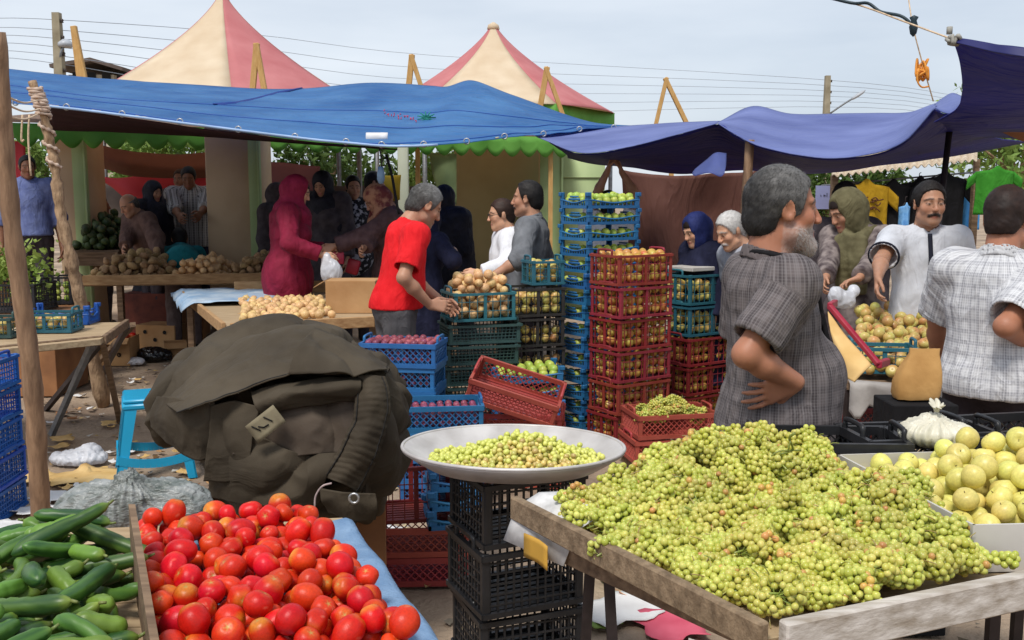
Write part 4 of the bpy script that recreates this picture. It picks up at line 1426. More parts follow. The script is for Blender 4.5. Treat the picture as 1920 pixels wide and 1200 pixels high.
for i in range(7):
 t0, t1 = i / 7 + .004, (i + 1) / 7 - .004
 q = []
 for t in (t0, t1):
  q.append(np.array(cx[0]) * (1 - t) + np.array(cx[3]) * t); q.append(np.array(cx[1]) * (1 - t) + np.array(cx[2]) * t)
 v = [(*q[0], Z5 - .035), (*q[1], Z5 - .035), (*q[3], Z5 - .035), (*q[2], Z5 - .035), (*q[0], Z5 - .006), (*q[1], Z5 - .006), (*q[3], Z5 - .006), (*q[2], Z5 - .006)]
 b.add(v, [(0, 1, 2, 3), (4, 7, 6, 5), (0, 4, 5, 1), (1, 5, 6, 2), (2, 6, 7, 3), (3, 7, 4, 0)])
b.build('table_top', wood, front_table, smooth=False)
for q in cx:
 c_ = np.array(q) * .9 + np.array([-.9, 2.1]) * .1
 b = MB(); b.bar((c_[0], c_[1], 0), (c_[0], c_[1], Z5 - .04), .05); b.build('leg', wood_d, front_table, smooth=False)
n1, n2 = 60, 40
G = np.zeros((n1, n2, 3))
e_left0, e_left1 = tA + (.0, .04, 0), np.array([tD[0] - .05, tC2[1], Z5])
for i in range(n1):
 t = i / (n1 - 1)
 l_ = e_left0 * (1 - t) + e_left1 * t; r_ = tB * (1 - t) + tC2 * t
 for j in range(n2):
  u = j / (n2 - 1) * 1.12
  if u <= 1:
   p = l_ * (1 - u) + r_ * u
   p[2] = Z5 + .004 + .012 * max(0, u - .8) * 5 * math.sin(t * 9 + 1) ** 2
  else:
   k = (u - 1) / .12
   p = r_ + np.array([.02 * k + .012 * math.sin(t * 22) * k, .008 * k, -.10 * k - .012 * math.sin(t * 17) * k])
   p[2] += .012 * math.sin(t * 9 + 1) ** 2 * (1 - k)
  if t < .08:
   p = p + (0, .0, -.05 * (1 - t / .08) ** 2)
  G[i, j] = p
G[:, :, 2] += (.004 * fbm(G.reshape(-1, 3) * 16, 5, 3)).reshape(G.shape[:2])
tag(MB().sheet(G, .004).build('table_cloth', cloth_b), 'faded blue cloth spread under the tomatoes and hanging over the table edge', 'cloth')
b = MB()
d0, d1 = PZ(247, 945, .93), PZ(300, 1260, .86)
dv = d1 - d0
b.add([d0 + (-.008, 0, -.17), d1 + (-.008, 0, -.10), d1 + (-.008, 0, 0), d0 + (-.008, 0, 0), d0 + (.008, 0, -.17), d1 + (.008, 0, -.10), d1 + (.008, 0, 0), d0 + (.008, 0, 0)],
      [(3, 2, 1, 0), (4, 5, 6, 7), (0, 1, 5, 4), (1, 2, 6, 5), (2, 3, 7, 6), (3, 0, 4, 7)])
tag(b.build('divider_board', wood_d, smooth=False), 'thin grey wooden board standing between the cucumbers and the tomatoes', 'board')
tom_m = pmat('tomato_skin', (1, 1, 1), .38, .16, 5, attr=True, rand=.16, hrand=.007, spec=.28, bump=.06, bscale=9, bdist=.02)
def tom_col(seed, yellow):
 red, org, yel = np.array(lin(198, 28, 16)), np.array(lin(214, 58, 26)), np.array(lin(212, 146, 44))
 def c(V):
  t = np.clip(.35 + .55 * vnoise(V * 1.1 + seed * 5.3, seed), 0, 1)[:, None]
  o = red * (1 - t) + org * t
  y = np.clip((V[:, 2] - (.75 - yellow)) * 2.2 + .25 * vnoise(V * 3, seed), 0, 1)[:, None] * (.35 + yellow)
  o = o * (1 - y) + yel * y
  s_ = np.clip(1 - np.hypot(V[:, 0], V[:, 1]) / .20 * (1 + .35 * np.cos(5 * np.arctan2(V[:, 1], V[:, 0]))), 0, 1)[:, None] * (V[:, 2:3] > 0)
  o = o * (1 - s_) + np.array(lin(182, 156, 84)) * s_
  sp = (vnoise(V * 7 + seed, seed + 50) > .82)[:, None] * .35
  return o * (1 - sp) + np.array(lin(226, 150, 120)) * sp
 return c
toms = []
for k in range(7):
 b = sphere_data('tomato', tom_m, 26, 18, [.86, .95, 1.28, .84, 1.12, .9, 1.3][k], .14, 5 if k % 3 == 0 else 0, tom_col(k + 1, [0, .04, .0, .0, .26, .1, .0][k]), .035, k)
 toms.append(b.data('tomato', tom_m))
poly = [tA + (-.015, -.02, 0), tA * .45 + tB * .55 + (0, -.03, 0), tB + (-.09, -.06, 0), tC2 + (-.07, 0, 0), np.array([tD[0] - .05, tC2[1], 0])]
def tgt(x, y):
 p = np.array([x, y])
 c1, c2 = PZ(400, 1020, .86)[:2], PZ(560, 1090, .84)[:2]
 return Z5 + .03 * math.exp(-((p - c2) @ (p - c2)) / .06)
res = drop(poly, 285, lambda: R_.uniform(.0225, .032), lambda x, y: Z5 + .006, tgt, K=16, cap=.082)
for p, r in res:
 o = bpy.data.objects.new('tomato', toms[R_.randrange(7)]); COL.objects.link(o)
 o.location = p; o.scale = (r, r, r)
 o.rotation_euler = (R_.gauss(0, .9), R_.gauss(0, .9), R_.uniform(0, 6.3))
 tag(o, 'ripe red tomato in the heap on the faded blue cloth', 'tomato', 'tomatoes heaped on the front table')
cuc_m = pmat('cucumber_skin', (1, 1, 1), .42, .25, 9, attr=True, rand=.18, hrand=.02, spec=.4, bump=.25, bscale=60, bdist=.003, stretch=(1, 1, .35), detail=7)
def cuc(seed, length, rad, bend, light):
 rr = random.Random(seed)
 n = 22
 t = np.linspace(-.5, .5, n)
 pts = np.stack([bend * (.25 - t * t) * 1.6, .01 * np.sin(t * 7 + seed), t], 1) * length
 prof = rad * np.clip(1 - (np.abs(t) * 2) ** 8 * .8, .12, 1) * (1 + .06 * np.sin(t * 6 + seed)) * (1 - .12 * t)
 b = MB()
 b.tube(pts, prof, 16, caps=True)
 V = b.v[0]
 V[:, :2] += (V[:, :2] - np.repeat(pts[:, :2], 16, 0)) * (.10 * vnoise(V * 120, seed) + .05 * np.sign(np.sin(np.arctan2(V[:, 1], V[:, 0]) * 5)))[:, None]
 dk, lt, ye = np.array(lin(42, 78, 36)), np.array(lin(102, 138, 50)), np.array(lin(164, 184, 80))
 a = np.arctan2(V[:, 1], V[:, 0] - bend * .2 * length)
 k = np.clip(light + .25 * np.sin(a * 5 + seed) * (1 if light < .5 else .5) + .3 * vnoise(V * 18, seed) + .35 * (np.abs(V[:, 2]) / length - .2), 0, 1)[:, None]
 c = dk * (1 - k) + lt * k
 e = np.clip((V[:, 2] / length - .40) * 9, 0, 1)[:, None]
 b.c[0] = c * (1 - e * .6) + ye * e * .6
 b.tube([pts[-1], pts[-1] + (.003, .002, .014)], [.004, .003], 6, col=lin(120, 130, 70))
 return b.data('cucumber', cuc_m), length, rad, bend
CU = [cuc(k, *q) for k, q in enumerate([(.19, .017, .14, .1), (.16, .0165, .08, .35), (.14, .017, .22, .6), (.23, .0185, .10, .0), (.12, .019, .12, .95), (.18, .016, .34, .5), (.20, .0185, .06, .15), (.10, .0185, .08, .8)])]
hp = Heap(lambda x, y: Z5 - .03)
cpoly = [PZ(-260, 1005, .8), PZ(225, 1005, .8), d0[:2] + (-.03, -.04), d1[:2] + (-.03, 0), PZ(-120, 1330, .8)]
lo = np.min([q[:2] for q in cpoly], 0); hi = np.max([q[:2] for q in cpoly], 0)
def place_cuc(k, x, y, yaw, tilt=0.0, zf=None):
 me, ln, rd, bd = CU[k]
 off = np.linspace(-.42, .42, 5) * ln
 if zf is None:
  z = max(hp.rest(x + math.cos(yaw) * o_, y + math.sin(yaw) * o_, rd) - math.sin(tilt) * o_ for o_ in off) - .004
 else:
  z = zf
 o = bpy.data.objects.new('cucumber', me); COL.objects.link(o)
 M = rotz(yaw) @ roty(PI / 2 - tilt) @ rotz(R_.uniform(0, 6.3) if zf is None else 0)
 o.matrix_world = Matrix.Translation((x, y, z)) @ Matrix(M.tolist()).to_4x4()
 for o_ in off:
  hp.add(np.array([x + math.cos(yaw) * o_, y + math.sin(yaw) * o_, z + math.sin(tilt) * o_]), rd)
 tag(o, 'green cucumber in the heap at the lower left corner', 'cucumber', 'cucumbers heaped on the front table')
for i in range(340):
 best = None
 k = R_.randrange(len(CU))
 for q in range(30):
  x, y = R_.uniform(lo[0], hi[0]), R_.uniform(lo[1], hi[1])
  if not inpoly(x, y, cpoly): continue
  yaw = R_.uniform(0, 2 * PI) if R_.random() < .6 else R_.gauss(.45, .4)
  ln = CU[k][1]
  if not (inpoly(x + math.cos(yaw) * ln * .45, y + math.sin(yaw) * ln * .45, cpoly) and inpoly(x - math.cos(yaw) * ln * .45, y - math.sin(yaw) * ln * .45, cpoly)):
   if R_.random() < .8 or x > -.75: continue
  z = max(hp.rest(x + math.cos(yaw) * o_, y + math.sin(yaw) * o_, CU[k][2]) for o_ in np.linspace(-.42, .42, 5) * ln)
  sc = z - .05 * math.exp(-((x + 1.0) ** 2) / .1)
  if best is None or sc < best[0]: best = (sc, x, y, yaw)
 if best and best[0] < Z5 + .062:
  place_cuc(k, *best[1:], R_.gauss(0, .22))
Z4 = .85
gF, gN, gR = PZ(972, 955, Z4), PZ(1442, 1196, Z4), PZ(1925, 1096, Z4)
ed = gR - gN; ed /= np.linalg.norm(ed)
gR2 = gN + ed * 1.35
gB = gF + np.array([.82, .42, 0]) * 1.35
gt = empty('market_table', (.8, 2.2, 0), label='weathered plank table on thin metal legs carrying the heap of green grapes', cat='table')
q4 = [gF, gN, gR2, gB]
q5 = [gN + (gR2 - gN) * 1.35, gF + (gB - gF) * 1.4]
b = MB()
for i in range(6):
 t0, t1 = i / 6 + .003, (i + 1) / 6 - .003
 v = []
 for z in (Z4 - .03, Z4 - .004):
  for t in (t0, t1):
   v += [q4[0] * (1 - t) + q4[1] * t, q5[1] * (1 - t) + q5[0] * t]
 v = np.array(v); v[:4, 2] = Z4 - .03; v[4:, 2] = Z4 - .004
 b.add(v, [(0, 2, 3, 1), (4, 5, 7, 6), (0, 1, 5, 4), (1, 3, 7, 5), (3, 2, 6, 7), (2, 0, 4, 6)])
b.build('table_top', wood, gt, smooth=False)
wood_g = pmat('wood_grey_pale', lin(150, 138, 124), .8, .35, 5, base2=lin(205, 198, 190), bump=.45, bscale=16, bdist=.004, stretch=(1.2, 9, 9))
b = MB(); nl = np.array([-.6, -.45, 0])
b.bar(gF + (-.012, .0, .006), gN + (-.012, -.016, .006), .024, .06, bev=.004)
b.build('rim_board', pmat('wood_brown_edge', lin(98, 80, 60), .8, .35, 6, base2=lin(146, 124, 98), bump=.7, bscale=22, bdist=.005, stretch=(7, 7, 5)), gt, smooth=False)
b = MB(); b.bar(gN + (.02, -.014, .0), q5[0] + (0, -.014, .0), .028, .075, bev=.004)
b.build('rim_board', wood_g, gt, smooth=False)
b = MB(); b.bar(gF + (.1, -.13, -.06), gN + (0.06, .06, -.06), .03, .045, bev=.003)
b.build('brace', wood_d, gt, smooth=False)
for (px, py, Y, dx, dy) in ((1108, 1060, 1.72, -.03, .1), (1140, 1075, 1.66, .05, -.02), (1860, 1190, 1.62, .0, .0), (1905, 1190, 1.9, 0, 0)):
 p = P(px, py, Y); p[2] = Z4 - .05
 b = MB(); b.bar(p, (p[0] + dx, p[1] + dy, 0), .024); b.build('leg', steel_d, gt, smooth=False)
G = np.zeros((8, 16, 3))
for i in range(8):
 for j in range(16):
  u, v_ = i / 7, j / 15
  p = gF + ed * .0 + np.array([.22, .03, 0]) * u + np.array([.16, -.2, 0]) * v_ * .9 + (-.01, .0, .042)
  if u < .2: p += np.array([-.028, -.01, 0]) + (0, 0, -(.2 - u) / .2 * .12)
  G[i, j] = p
tag(MB().sheet(G, .002).build('newspaper', pmat('newspaper', lin(176, 174, 172), .85, .25, 30, base2=lin(214, 212, 210))), 'pale newspaper lining the far corner of the grape table', 'newspaper')
b = MB(); c_ = P(1090, 1010, 1.78)
G = np.zeros((6, 8, 3))
for i in range(6):
 for j in range(8):
  G[i, j] = gF * (1 - j / 7 * .22) + gN * j / 7 * .22 + (-.028 - .006 * math.sin(j), -.024, -.03 - i * .012)
tag(MB().sheet(G[:, 3:], .003).build('carton_flap', pmat('carton_orange', lin(196, 150, 60), .7, .15, 8)), 'orange printed carton flap hanging below the corner of the grape table', 'carton')
grape_m = pmat('grape_skin', (1, 1, 1), .25, .12, 60, attr=True, rand=.16, hrand=.016, spec=.4, sss=.3)
stem_c = lin(128, 140, 62)
def ico(sub=2):
 import bmesh
 bm = bmesh.new(); bmesh.ops.create_icosphere(bm, subdivisions=sub, radius=1)
 v = np.array([x.co for x in bm.verts]); f = [tuple(x.index for x in q.verts) for q in bm.faces]
 bm.free(); return v, f
IV, IF = ico(2)
def grape_col(rr, amber):
 g1, g2, g3, g4 = np.array(lin(168, 170, 66)), np.array(lin(198, 194, 104)), np.array(lin(208, 174, 84)), np.array(lin(188, 142, 84))
 t = rr.random()
 c = g1 * (1 - t) + g2 * t
 if rr.random() < amber:
  t = rr.random(); c = g3 * (1 - t) + g4 * t
 return c
def bunch(seed, n, amber, ln=.16, wd=.047, gr=.0082):
 rr = random.Random(seed)
 b, st = MB(), MB()
 pts = []
 tries = 0
 while len(pts) < n and tries < 9000:
  tries += 1
  t = rr.random() ** .8
  w_ = wd * (1 - .62 * t) * (.75 + .3 * math.sin(t * 9 + seed))
  a = rr.uniform(0, 2 * PI); q = w_ * rr.uniform(.35, 1) ** .7
  p = np.array([(t - .45) * ln, q * math.cos(a), q * math.sin(a) * .75])
  if all(np.sum((p - o_) ** 2) > (gr * 1.46) ** 2 for o_ in pts):
   pts.append(p)
 for p in pts:
  r = gr * rr.uniform(.82, 1.1)
  v = IV * np.array([1, 1, 1.1]) * r
  v = v @ (rotz(rr.uniform(0, 6)) @ rotx(rr.uniform(0, 6))).T
  b.add(v + p, IF, 0, grape_col(rr, amber))
 st.tube([(-.45 * ln - .02, .004, .008), (-.3 * ln, 0, .002), (.1 * ln, .003, 0), (.5 * ln, 0, 0)], [.0022, .0026, .002, .001], 6, col=stem_c)
 for q in range(4):
  t = rr.uniform(-.4, .4) * ln; a = rr.uniform(0, 6.3); e = wd * rr.uniform(.9, 1.25)
  st.tube(spline([(t, 0, 0), (t + .008, e * .6 * math.cos(a), e * .6 * math.sin(a)), (t + .02, e * math.cos(a), e * math.sin(a) * .8)], 6), [.0016, .0015, .0014, .0013, .0012, .001], 5, col=rr.choice((stem_c, lin(150, 132, 84), lin(176, 166, 90))))
 for p in pts[::4]:
  st.tube([(p[0] - .01, 0, 0), p], .001, 4, col=stem_c)
 return b.data('grapes', grape_m), st.data('stem', grape_m)
c0 = P(1842, 985, 1.53)
bx = np.array([1, .06, 0]); by = np.array([-.12, 1, 0]) / math.hypot(.12, 1)
k0 = c0 - bx * .02; k1 = k0 + bx * .8; k2 = k1 + by * .62; k3 = k0 + by * .58 - bx * .03
CARTON = [k0, k1, k2, k3]
BU = [bunch(k, 135, a) for k, a in enumerate((.02, .03, .06, .10, .22, .02, .04, .01))]
def S(s, t):
 """table coordinates: s from far (0) to near (1), t from left (0) to right (1)"""
 a = q4[0] * (1 - s) + q4[1] * s; c_ = q4[3] * (1 - s) + q4[2] * s
 return a * (1 - t) + c_ * t
def Hg(s, t):
 es = min(1, max(0, (s - .00) / .20)) * min(1, max(0, (1.03 - s) / .06)); et = min(1, max(0, (t - .01) / .22)) * min(1, max(0, (.93 - t) / .07))
 e = (max(es, 0) ** .7) * (max(et, 0) ** .6)
 h = .065 + .11 * math.exp(-((s - .22) / .17) ** 2 - ((t - .42) / .30) ** 2) + .07 * math.exp(-((s - .63) / .17) ** 2 - ((t - .50) / .28) ** 2) + .03 * math.exp(-((s - .4) / .2) ** 2 - ((t - .75) / .1) ** 2)
 h -= .075 * math.exp(-((s - .42 + .15 * (t - .4)) / .055) ** 2 - ((t - .46) / .17) ** 2)
 return h * e
nb = 0
CR_A = P(1545, 846, 2.08)
def put_bunch(s, t, dz, tilt):
 global nb
 p = S(s, t)
 if inpoly(p[0], p[1], CARTON) or pedge(p[0], p[1], CARTON) < .03: return
 if abs(p[0] - CR_A[0]) < .26 and abs(p[1] - CR_A[1]) < .17: return
 h = Hg(s, t)
 e = .03
 nx = (Hg(s, t + e) - Hg(s, t - e)) / (np.linalg.norm(S(s, t + e) - S(s, t - e)) + 1e-6)
 ny = (Hg(s + e, t) - Hg(s - e, t)) / (np.linalg.norm(S(s + e, t) - S(s - e, t)) + 1e-6)
 du = S(s, t + e) - S(s, t - e); du /= np.linalg.norm(du); dv_ = S(s + e, t) - S(s - e, t); dv_ /= np.linalg.norm(dv_)
 nrm = np.array([0, 0, 1.0]) - du * nx * .8 - dv_ * ny * .8; nrm /= np.linalg.norm(nrm)
 yaw = R_.uniform(0, 2 * PI)
 x = np.array([math.cos(yaw), math.sin(yaw), 0]); x = x - nrm * (x @ nrm); x /= np.linalg.norm(x)
 x = x + nrm * tilt; x /= np.linalg.norm(x)
 y = np.cross(nrm, x); y /= np.linalg.norm(y); z = np.cross(x, y)
 k = R_.choices(range(8), [3, 2, 2, 1.2, .6, 3, 2, 3])[0]
 root = empty('grape_bunch', (0, 0, 0), label='bunch of small green grapes in the heap on the plank table', cat='grapes', group='grape bunches heaped on the plank table')
 M = np.eye(4); M[:3, 0] = x; M[:3, 1] = y; M[:3, 2] = z; M[:3, 3] = (p[0], p[1], Z4 + max(.026, h - dz))
 root.matrix_world = Matrix(M.tolist())
 part('grapes', BU[k][0], root); part('stem', BU[k][1], root)
 nb += 1
for layer, (ns, ntt, dz) in enumerate(((9, 13, .055), (13, 19, .010))):
 for i in range(ns):
  for j in range(ntt):
   s = .06 + .90 * (i + .5 + R_.uniform(-.45, .45)) / ns; t = .03 + .86 * (j + .5 + R_.uniform(-.45, .45)) / ntt
   if Hg(s, t) < .02: continue
   if layer == 0 and Hg(s, t) < .09: continue
   put_bunch(s, t, dz + R_.uniform(-.012, .012), R_.gauss(.0, .18))
b = MB()
p0 = P(1462, 852, 1.72)
b.tube(spline([p0, p0 + (.03, 0, .012), P(1480, 822, 1.7), P(1490, 812, 1.69)], 12), np.linspace(.0026, .0035, 12), 6, col=stem_c)
b.tube(spline([p0 + (.028, 0, .006), P(1478, 845, 1.7), P(1482, 826, 1.7)], 8), .002, 6, col=stem_c)
b.tube(spline([p0 + (-.02, 0, -.004), p0 + (0, 0, .008), p0 + (.05, 0, .01)], 8), .002, 6, col=stem_c)
tag(b.build('grape_sprig', grape_m), 'bare green grape stem sticking up behind the grape heap', 'stem')
tray_m = pmat('tray_aluminium', lin(172, 166, 162), .5, .2, 9, base2=lin(208, 203, 200), metal=.25, bump=.15, bscale=18, bdist=.004)
tr = empty('tray', tuple(TRAY_C), label='large round aluminium tray of loose grapes on the black crates', cat='tray')
b = MB()
RT = .338
b.lathe([(0.001, .004), (.17, .004), (.255, .010), (.305, .040), (RT - .006, .058), (RT, .060), (RT + .004, .056), (RT + .002, .050), (.311, .030), (.265, .002), (.17, -.004), (.001, -.004)], 72)
o = b.build('dish', tray_m, tr, world=False)
b = MB(); a = np.linspace(0, 2 * PI, 73)
b.tube(np.stack([RT * np.cos(a), RT * np.sin(a), np.full(73, .058)], 1), .0055, 8, caps=False); b.build('rolled_rim', tray_m, tr, world=False)
tr.rotation_euler = (math.radians(-3.0), math.radians(.6), 0)
gtray_m = pmat('loose_grape_skin', lin(186, 178, 84), .28, .3, 3, base2=lin(214, 198, 116), rand=.25, hrand=.035, spec=.5)
gme = []
for k in range(3):
 b = MB(); b.add(IV * np.array([1, 1, 1.15]), IF); gme.append(b.data('loose_grape', gtray_m))
def tf(x, y):
 r = math.hypot(x, y)
 return float(np.interp(r, [0, .17, .255, .305, .333], [.004, .004, .010, .040, .056]))
circ = [(.292 * math.cos(q) + .01, .262 * math.sin(q) - .035) for q in np.linspace(0, 2 * PI, 40, endpoint=False)]
res = drop(circ, 1500, lambda: R_.uniform(.0075, .0092), tf, lambda x, y: .055 * math.exp(-((x - .03) ** 2 + (y + .02) ** 2) / .022) + .028 * math.exp(-((x - .03) ** 2 + (y + .05) ** 2) / .04), K=3)
Mt = tr.rotation_euler.to_matrix()
for p, r in res:
 pool('tray', gme, np.array(Mt @ Vector(p)) + TRAY_C, r)
flush_pool('tray', 'loose_grape', 'loose yellow-green grape lying in the round aluminium tray', 'grape', 'loose grapes in the tray', 'loose yellow-green grapes filling the round aluminium tray', gtray_m,
           key=lambda q: q[0][1] - 1.2 * q[0][2])
carton = pmat('carton_white', lin(178, 172, 164), .8, .12, 5, base2=lin(200, 196, 190))
zt, zb = .955, Z4
b = MB()
def wallq(a, c_, th=.006, h=zt):
 d = (c_ - a); d = d / np.linalg.norm(d); n_ = np.array([-d[1], d[0], 0]) * th
 b.add([(*a[:2], zb), (*c_[:2], zb), (*c_[:2], h), (*a[:2], h), *[(*(q + n_)[:2], z) for q, z in ((a, zb), (c_, zb), (c_, h), (a, h))]], [(0, 1, 2, 3), (7, 6, 5, 4), (3, 2, 6, 7), (0, 3, 7, 4), (1, 5, 6, 2)])
for a, c_ in ((k0, k1), (k1, k2), (k2, k3), (k3, k0)): wallq(a, c_)
b.add([(*k0[:2], zb + .003), (*k1[:2], zb + .003), (*k2[:2], zb + .003), (*k3[:2], zb + .003)], [(0, 1, 2, 3)])
tag(b.build('carton', carton, smooth=False), 'white cardboard carton holding the yellow apples at the right edge', 'carton')
apoly = [k0 + (.02, .03, 0), k1, k2, k3 + (-.03, 0, 0)]
res = drop(apoly, 200, lambda: R_.uniform(.027, .033), lambda x, y: zb + .01, lambda x, y: zb + .05 + .15 * math.exp(-((x - 1.3) ** 2 + (y - 2.46) ** 2) / .12), K=8)
for p, r in res:
 o = bpy.data.objects.new('yellow_apple', ap_yel[R_.randrange(len(ap_yel))]); COL.objects.link(o)
 o.location = p; o.scale = (r, r, r); o.rotation_euler = (R_.gauss(0, .9), R_.gauss(0, .9), R_.uniform(0, 6.3))
 tag(o, 'yellow apple in the heap behind the grapes at the right edge', 'apple', 'yellow apples heaped in the white carton')
for (px, py, Y, yw, lab) in ((1545, 846, 2.08, -.04, 'empty black crate standing behind the grapes in front of the plaid man'),
                             (1725, 828, 2.12, .12, 'empty black crate behind the yellow apples beside the white knotted bag'),
                             (1895, 800, 2.2, .2, 'empty black crate at the right edge behind the yellow apples')):
 p = P(px, py, Y)
 crate('diamond', (.42, .22, .12), pl_black, (p[0], p[1], .852), yw, lab)
# ================================================================== people
skin_m = pmat('skin', (1, 1, 1), .5, .10, 22, attr=True, spec=.35, sss=.10, bump=.12, bscale=140, bdist=.002)
def cloth_mat(name, c1, c2=None, rough=.85, var=.12, scale=14, stretch=None, bump=.25, bscale=180, contrast=None):
 return pmat(name, c1, rough, var, scale, base2=c2, bump=bump, bscale=bscale, bdist=.003, stretch=stretch, contrast=contrast, spec=.2, wr=(6.5, .02, .5, (1.2, 1.2, .6)))
HCOL = {}
def hair_mat(name, c1, c2):
 HCOL[name] = (c1, c2)
 return pmat(name, c1, .6, .15, 60, attr=True, spec=.3)
def plaid_mat(name, base, dark, light, period=.012, stripe=.07, horiz=.5):
 """woven check following the garment's own axes (UV laid round the body)"""
 m = bpy.data.materials.new(name); m.use_nodes = True
 nt = m.node_tree; L = nt.links.new
 bs = nt.nodes['Principled BSDF']; bs.inputs['Roughness'].default_value = .85; bs.inputs['Specular IOR Level'].default_value = .2
 uv = N(nt, 'ShaderNodeUVMap', uv_map='weave')
 sp = N(nt, 'ShaderNodeSeparateXYZ'); L(uv.outputs[0], sp.inputs[0])
 def wave(src, per, lo, hi):
  a = N(nt, 'ShaderNodeMath', operation='MULTIPLY'); a.inputs[1].default_value = 2 * PI / per; L(src, a.inputs[0])
  s = N(nt, 'ShaderNodeMath', operation='SINE'); L(a.outputs[0], s.inputs[0])
  r = N(nt, 'ShaderNodeMapRange'); r.inputs['From Min'].default_value = lo; r.inputs['From Max'].default_value = hi; L(s.outputs[0], r.inputs[0])
  return r.outputs[0]
 def mixc(f, c1, c2, amt, blend='MIX'):
  k = N(nt, 'ShaderNodeMath', operation='MULTIPLY'); k.inputs[1].default_value = amt; L(f, k.inputs[0])
  x = N(nt, 'ShaderNodeMix', data_type='RGBA', blend_type=blend)
  L(k.outputs[0], x.inputs['Factor'])
  for q, i in ((c1, 6), (c2, 7)):
   if isinstance(q, tuple): x.inputs[i].default_value = (*q, 1)
   else: L(q, x.inputs[i])
  return x.outputs[2]
 fineU, fineV = wave(sp.outputs[0], period, .1, .9), wave(sp.outputs[1], period, .1, .9)
 bigU, bigV = wave(sp.outputs[0], stripe, .2, .7), wave(sp.outputs[1], stripe, .2, .7)
 bigU2 = wave(sp.outputs[0], stripe * .43, .75, .95)
 c = mixc(bigU, base, dark, .75)
 c = mixc(bigV, c, dark, .75 * horiz)
 c = mixc(fineU, c, light, .42)
 c = mixc(fineV, c, light, .34 * max(horiz, .5))
 c = mixc(bigU2, c, light, .45)
 L(c, bs.inputs['Base Color'])
 tc = N(nt, 'ShaderNodeTexCoord'); bp = N(nt, 'ShaderNodeBump'); bp.inputs['Strength'].default_value = 0.0
 wrinkle_bump(nt, tc.outputs['Object'], bp, (6, .022, .5, (1.2, 1.2, .65)))
 L(bp.outputs[0], bs.inputs['Normal'])
 MATS[name] = m
 return m
def head_z(R, c, s):
 return lambda p: c + R @ (np.asarray(p, float) * s)
class Person:
 pass
def crown_z(H, lean, head, hs, sex):
 z = 0
 s = H / 1.70
 for _ in range(1):
  ML = rotx(-math.radians(lean)); piv = np.array([0, 0, .95]) * s
  neck = piv + ML @ (np.array([0, -.015, 1.445]) * s - piv)
  hp_, hy, ht = [math.radians(q) for q in head]
  Rh = rotz(hy) @ rotx(-hp_) @ roty(ht); k = s * hs * (.96 if sex == 'f' else 1.0)
  z = (neck + Rh @ np.array([0, .025, .267]) * k)[2]
 return z
def strands(V, Fq, n, dirv, ln, w_, cols, seed, lift=.25, out=None):
 """short tapered hairs lying on a surface: (vertices, triangles, colours)"""
 rr = np.random.default_rng(seed)
 A, B_, C_ = V[Fq[:, 0]], V[Fq[:, 1]], V[Fq[:, 2]]
 ar = np.linalg.norm(np.cross(C_ - A, V[Fq[:, 3]] - B_), axis=1)
 k = rr.choice(len(Fq), n, p=ar / ar.sum())
 u, v = rr.random(n)[:, None], rr.random(n)[:, None]
 q = Fq[k]
 p = (V[q[:, 0]] * (1 - u) + V[q[:, 1]] * u) * (1 - v) + (V[q[:, 3]] * (1 - u) + V[q[:, 2]] * u) * v
 nn = vnormals(V, Fq)[q[:, 0]]
 d = np.asarray(dirv(p) if callable(dirv) else np.tile(dirv, (n, 1)), float) + rr.normal(size=(n, 3)) * .35
 d = d - nn * (d * nn).sum(1)[:, None]; d /= np.linalg.norm(d, axis=1)[:, None] + 1e-9
 d = d + nn * (lift * rr.uniform(.2, 1.4, n))[:, None]
 s = np.cross(d, nn); s /= np.linalg.norm(s, axis=1)[:, None] + 1e-9
 L_ = (ln * rr.uniform(.5, 1.3, n))[:, None]
 p0 = p - nn * .001
 W = np.concatenate([p0 - s * w_ / 2, p0 + s * w_ / 2, p0 + d * L_])
 F3 = [(i, i + n, i + 2 * n) for i in range(n)]
 t = rr.random(n)[:, None]
 c = np.array(cols[0]) * (1 - t) + np.array(cols[1]) * t
 return W, F3, np.tile(c, (3, 1))
def ik(S_, W_, l1, l2, hint):
 d = W_ - S_; L_ = np.linalg.norm(d)
 if L_ > (l1 + l2) * .995:
  W_ = S_ + d / L_ * (l1 + l2) * .995; d = W_ - S_; L_ = np.linalg.norm(d)
 a = (l1 * l1 - l2 * l2 + L_ * L_) / (2 * L_)
 h = math.sqrt(max(l1 * l1 - a * a, 1e-6))
 u = d / L_
 hv = hint - u * (hint @ u); hv /= np.linalg.norm(hv) + 1e-9
 return S_ + u * a + hv * h, W_
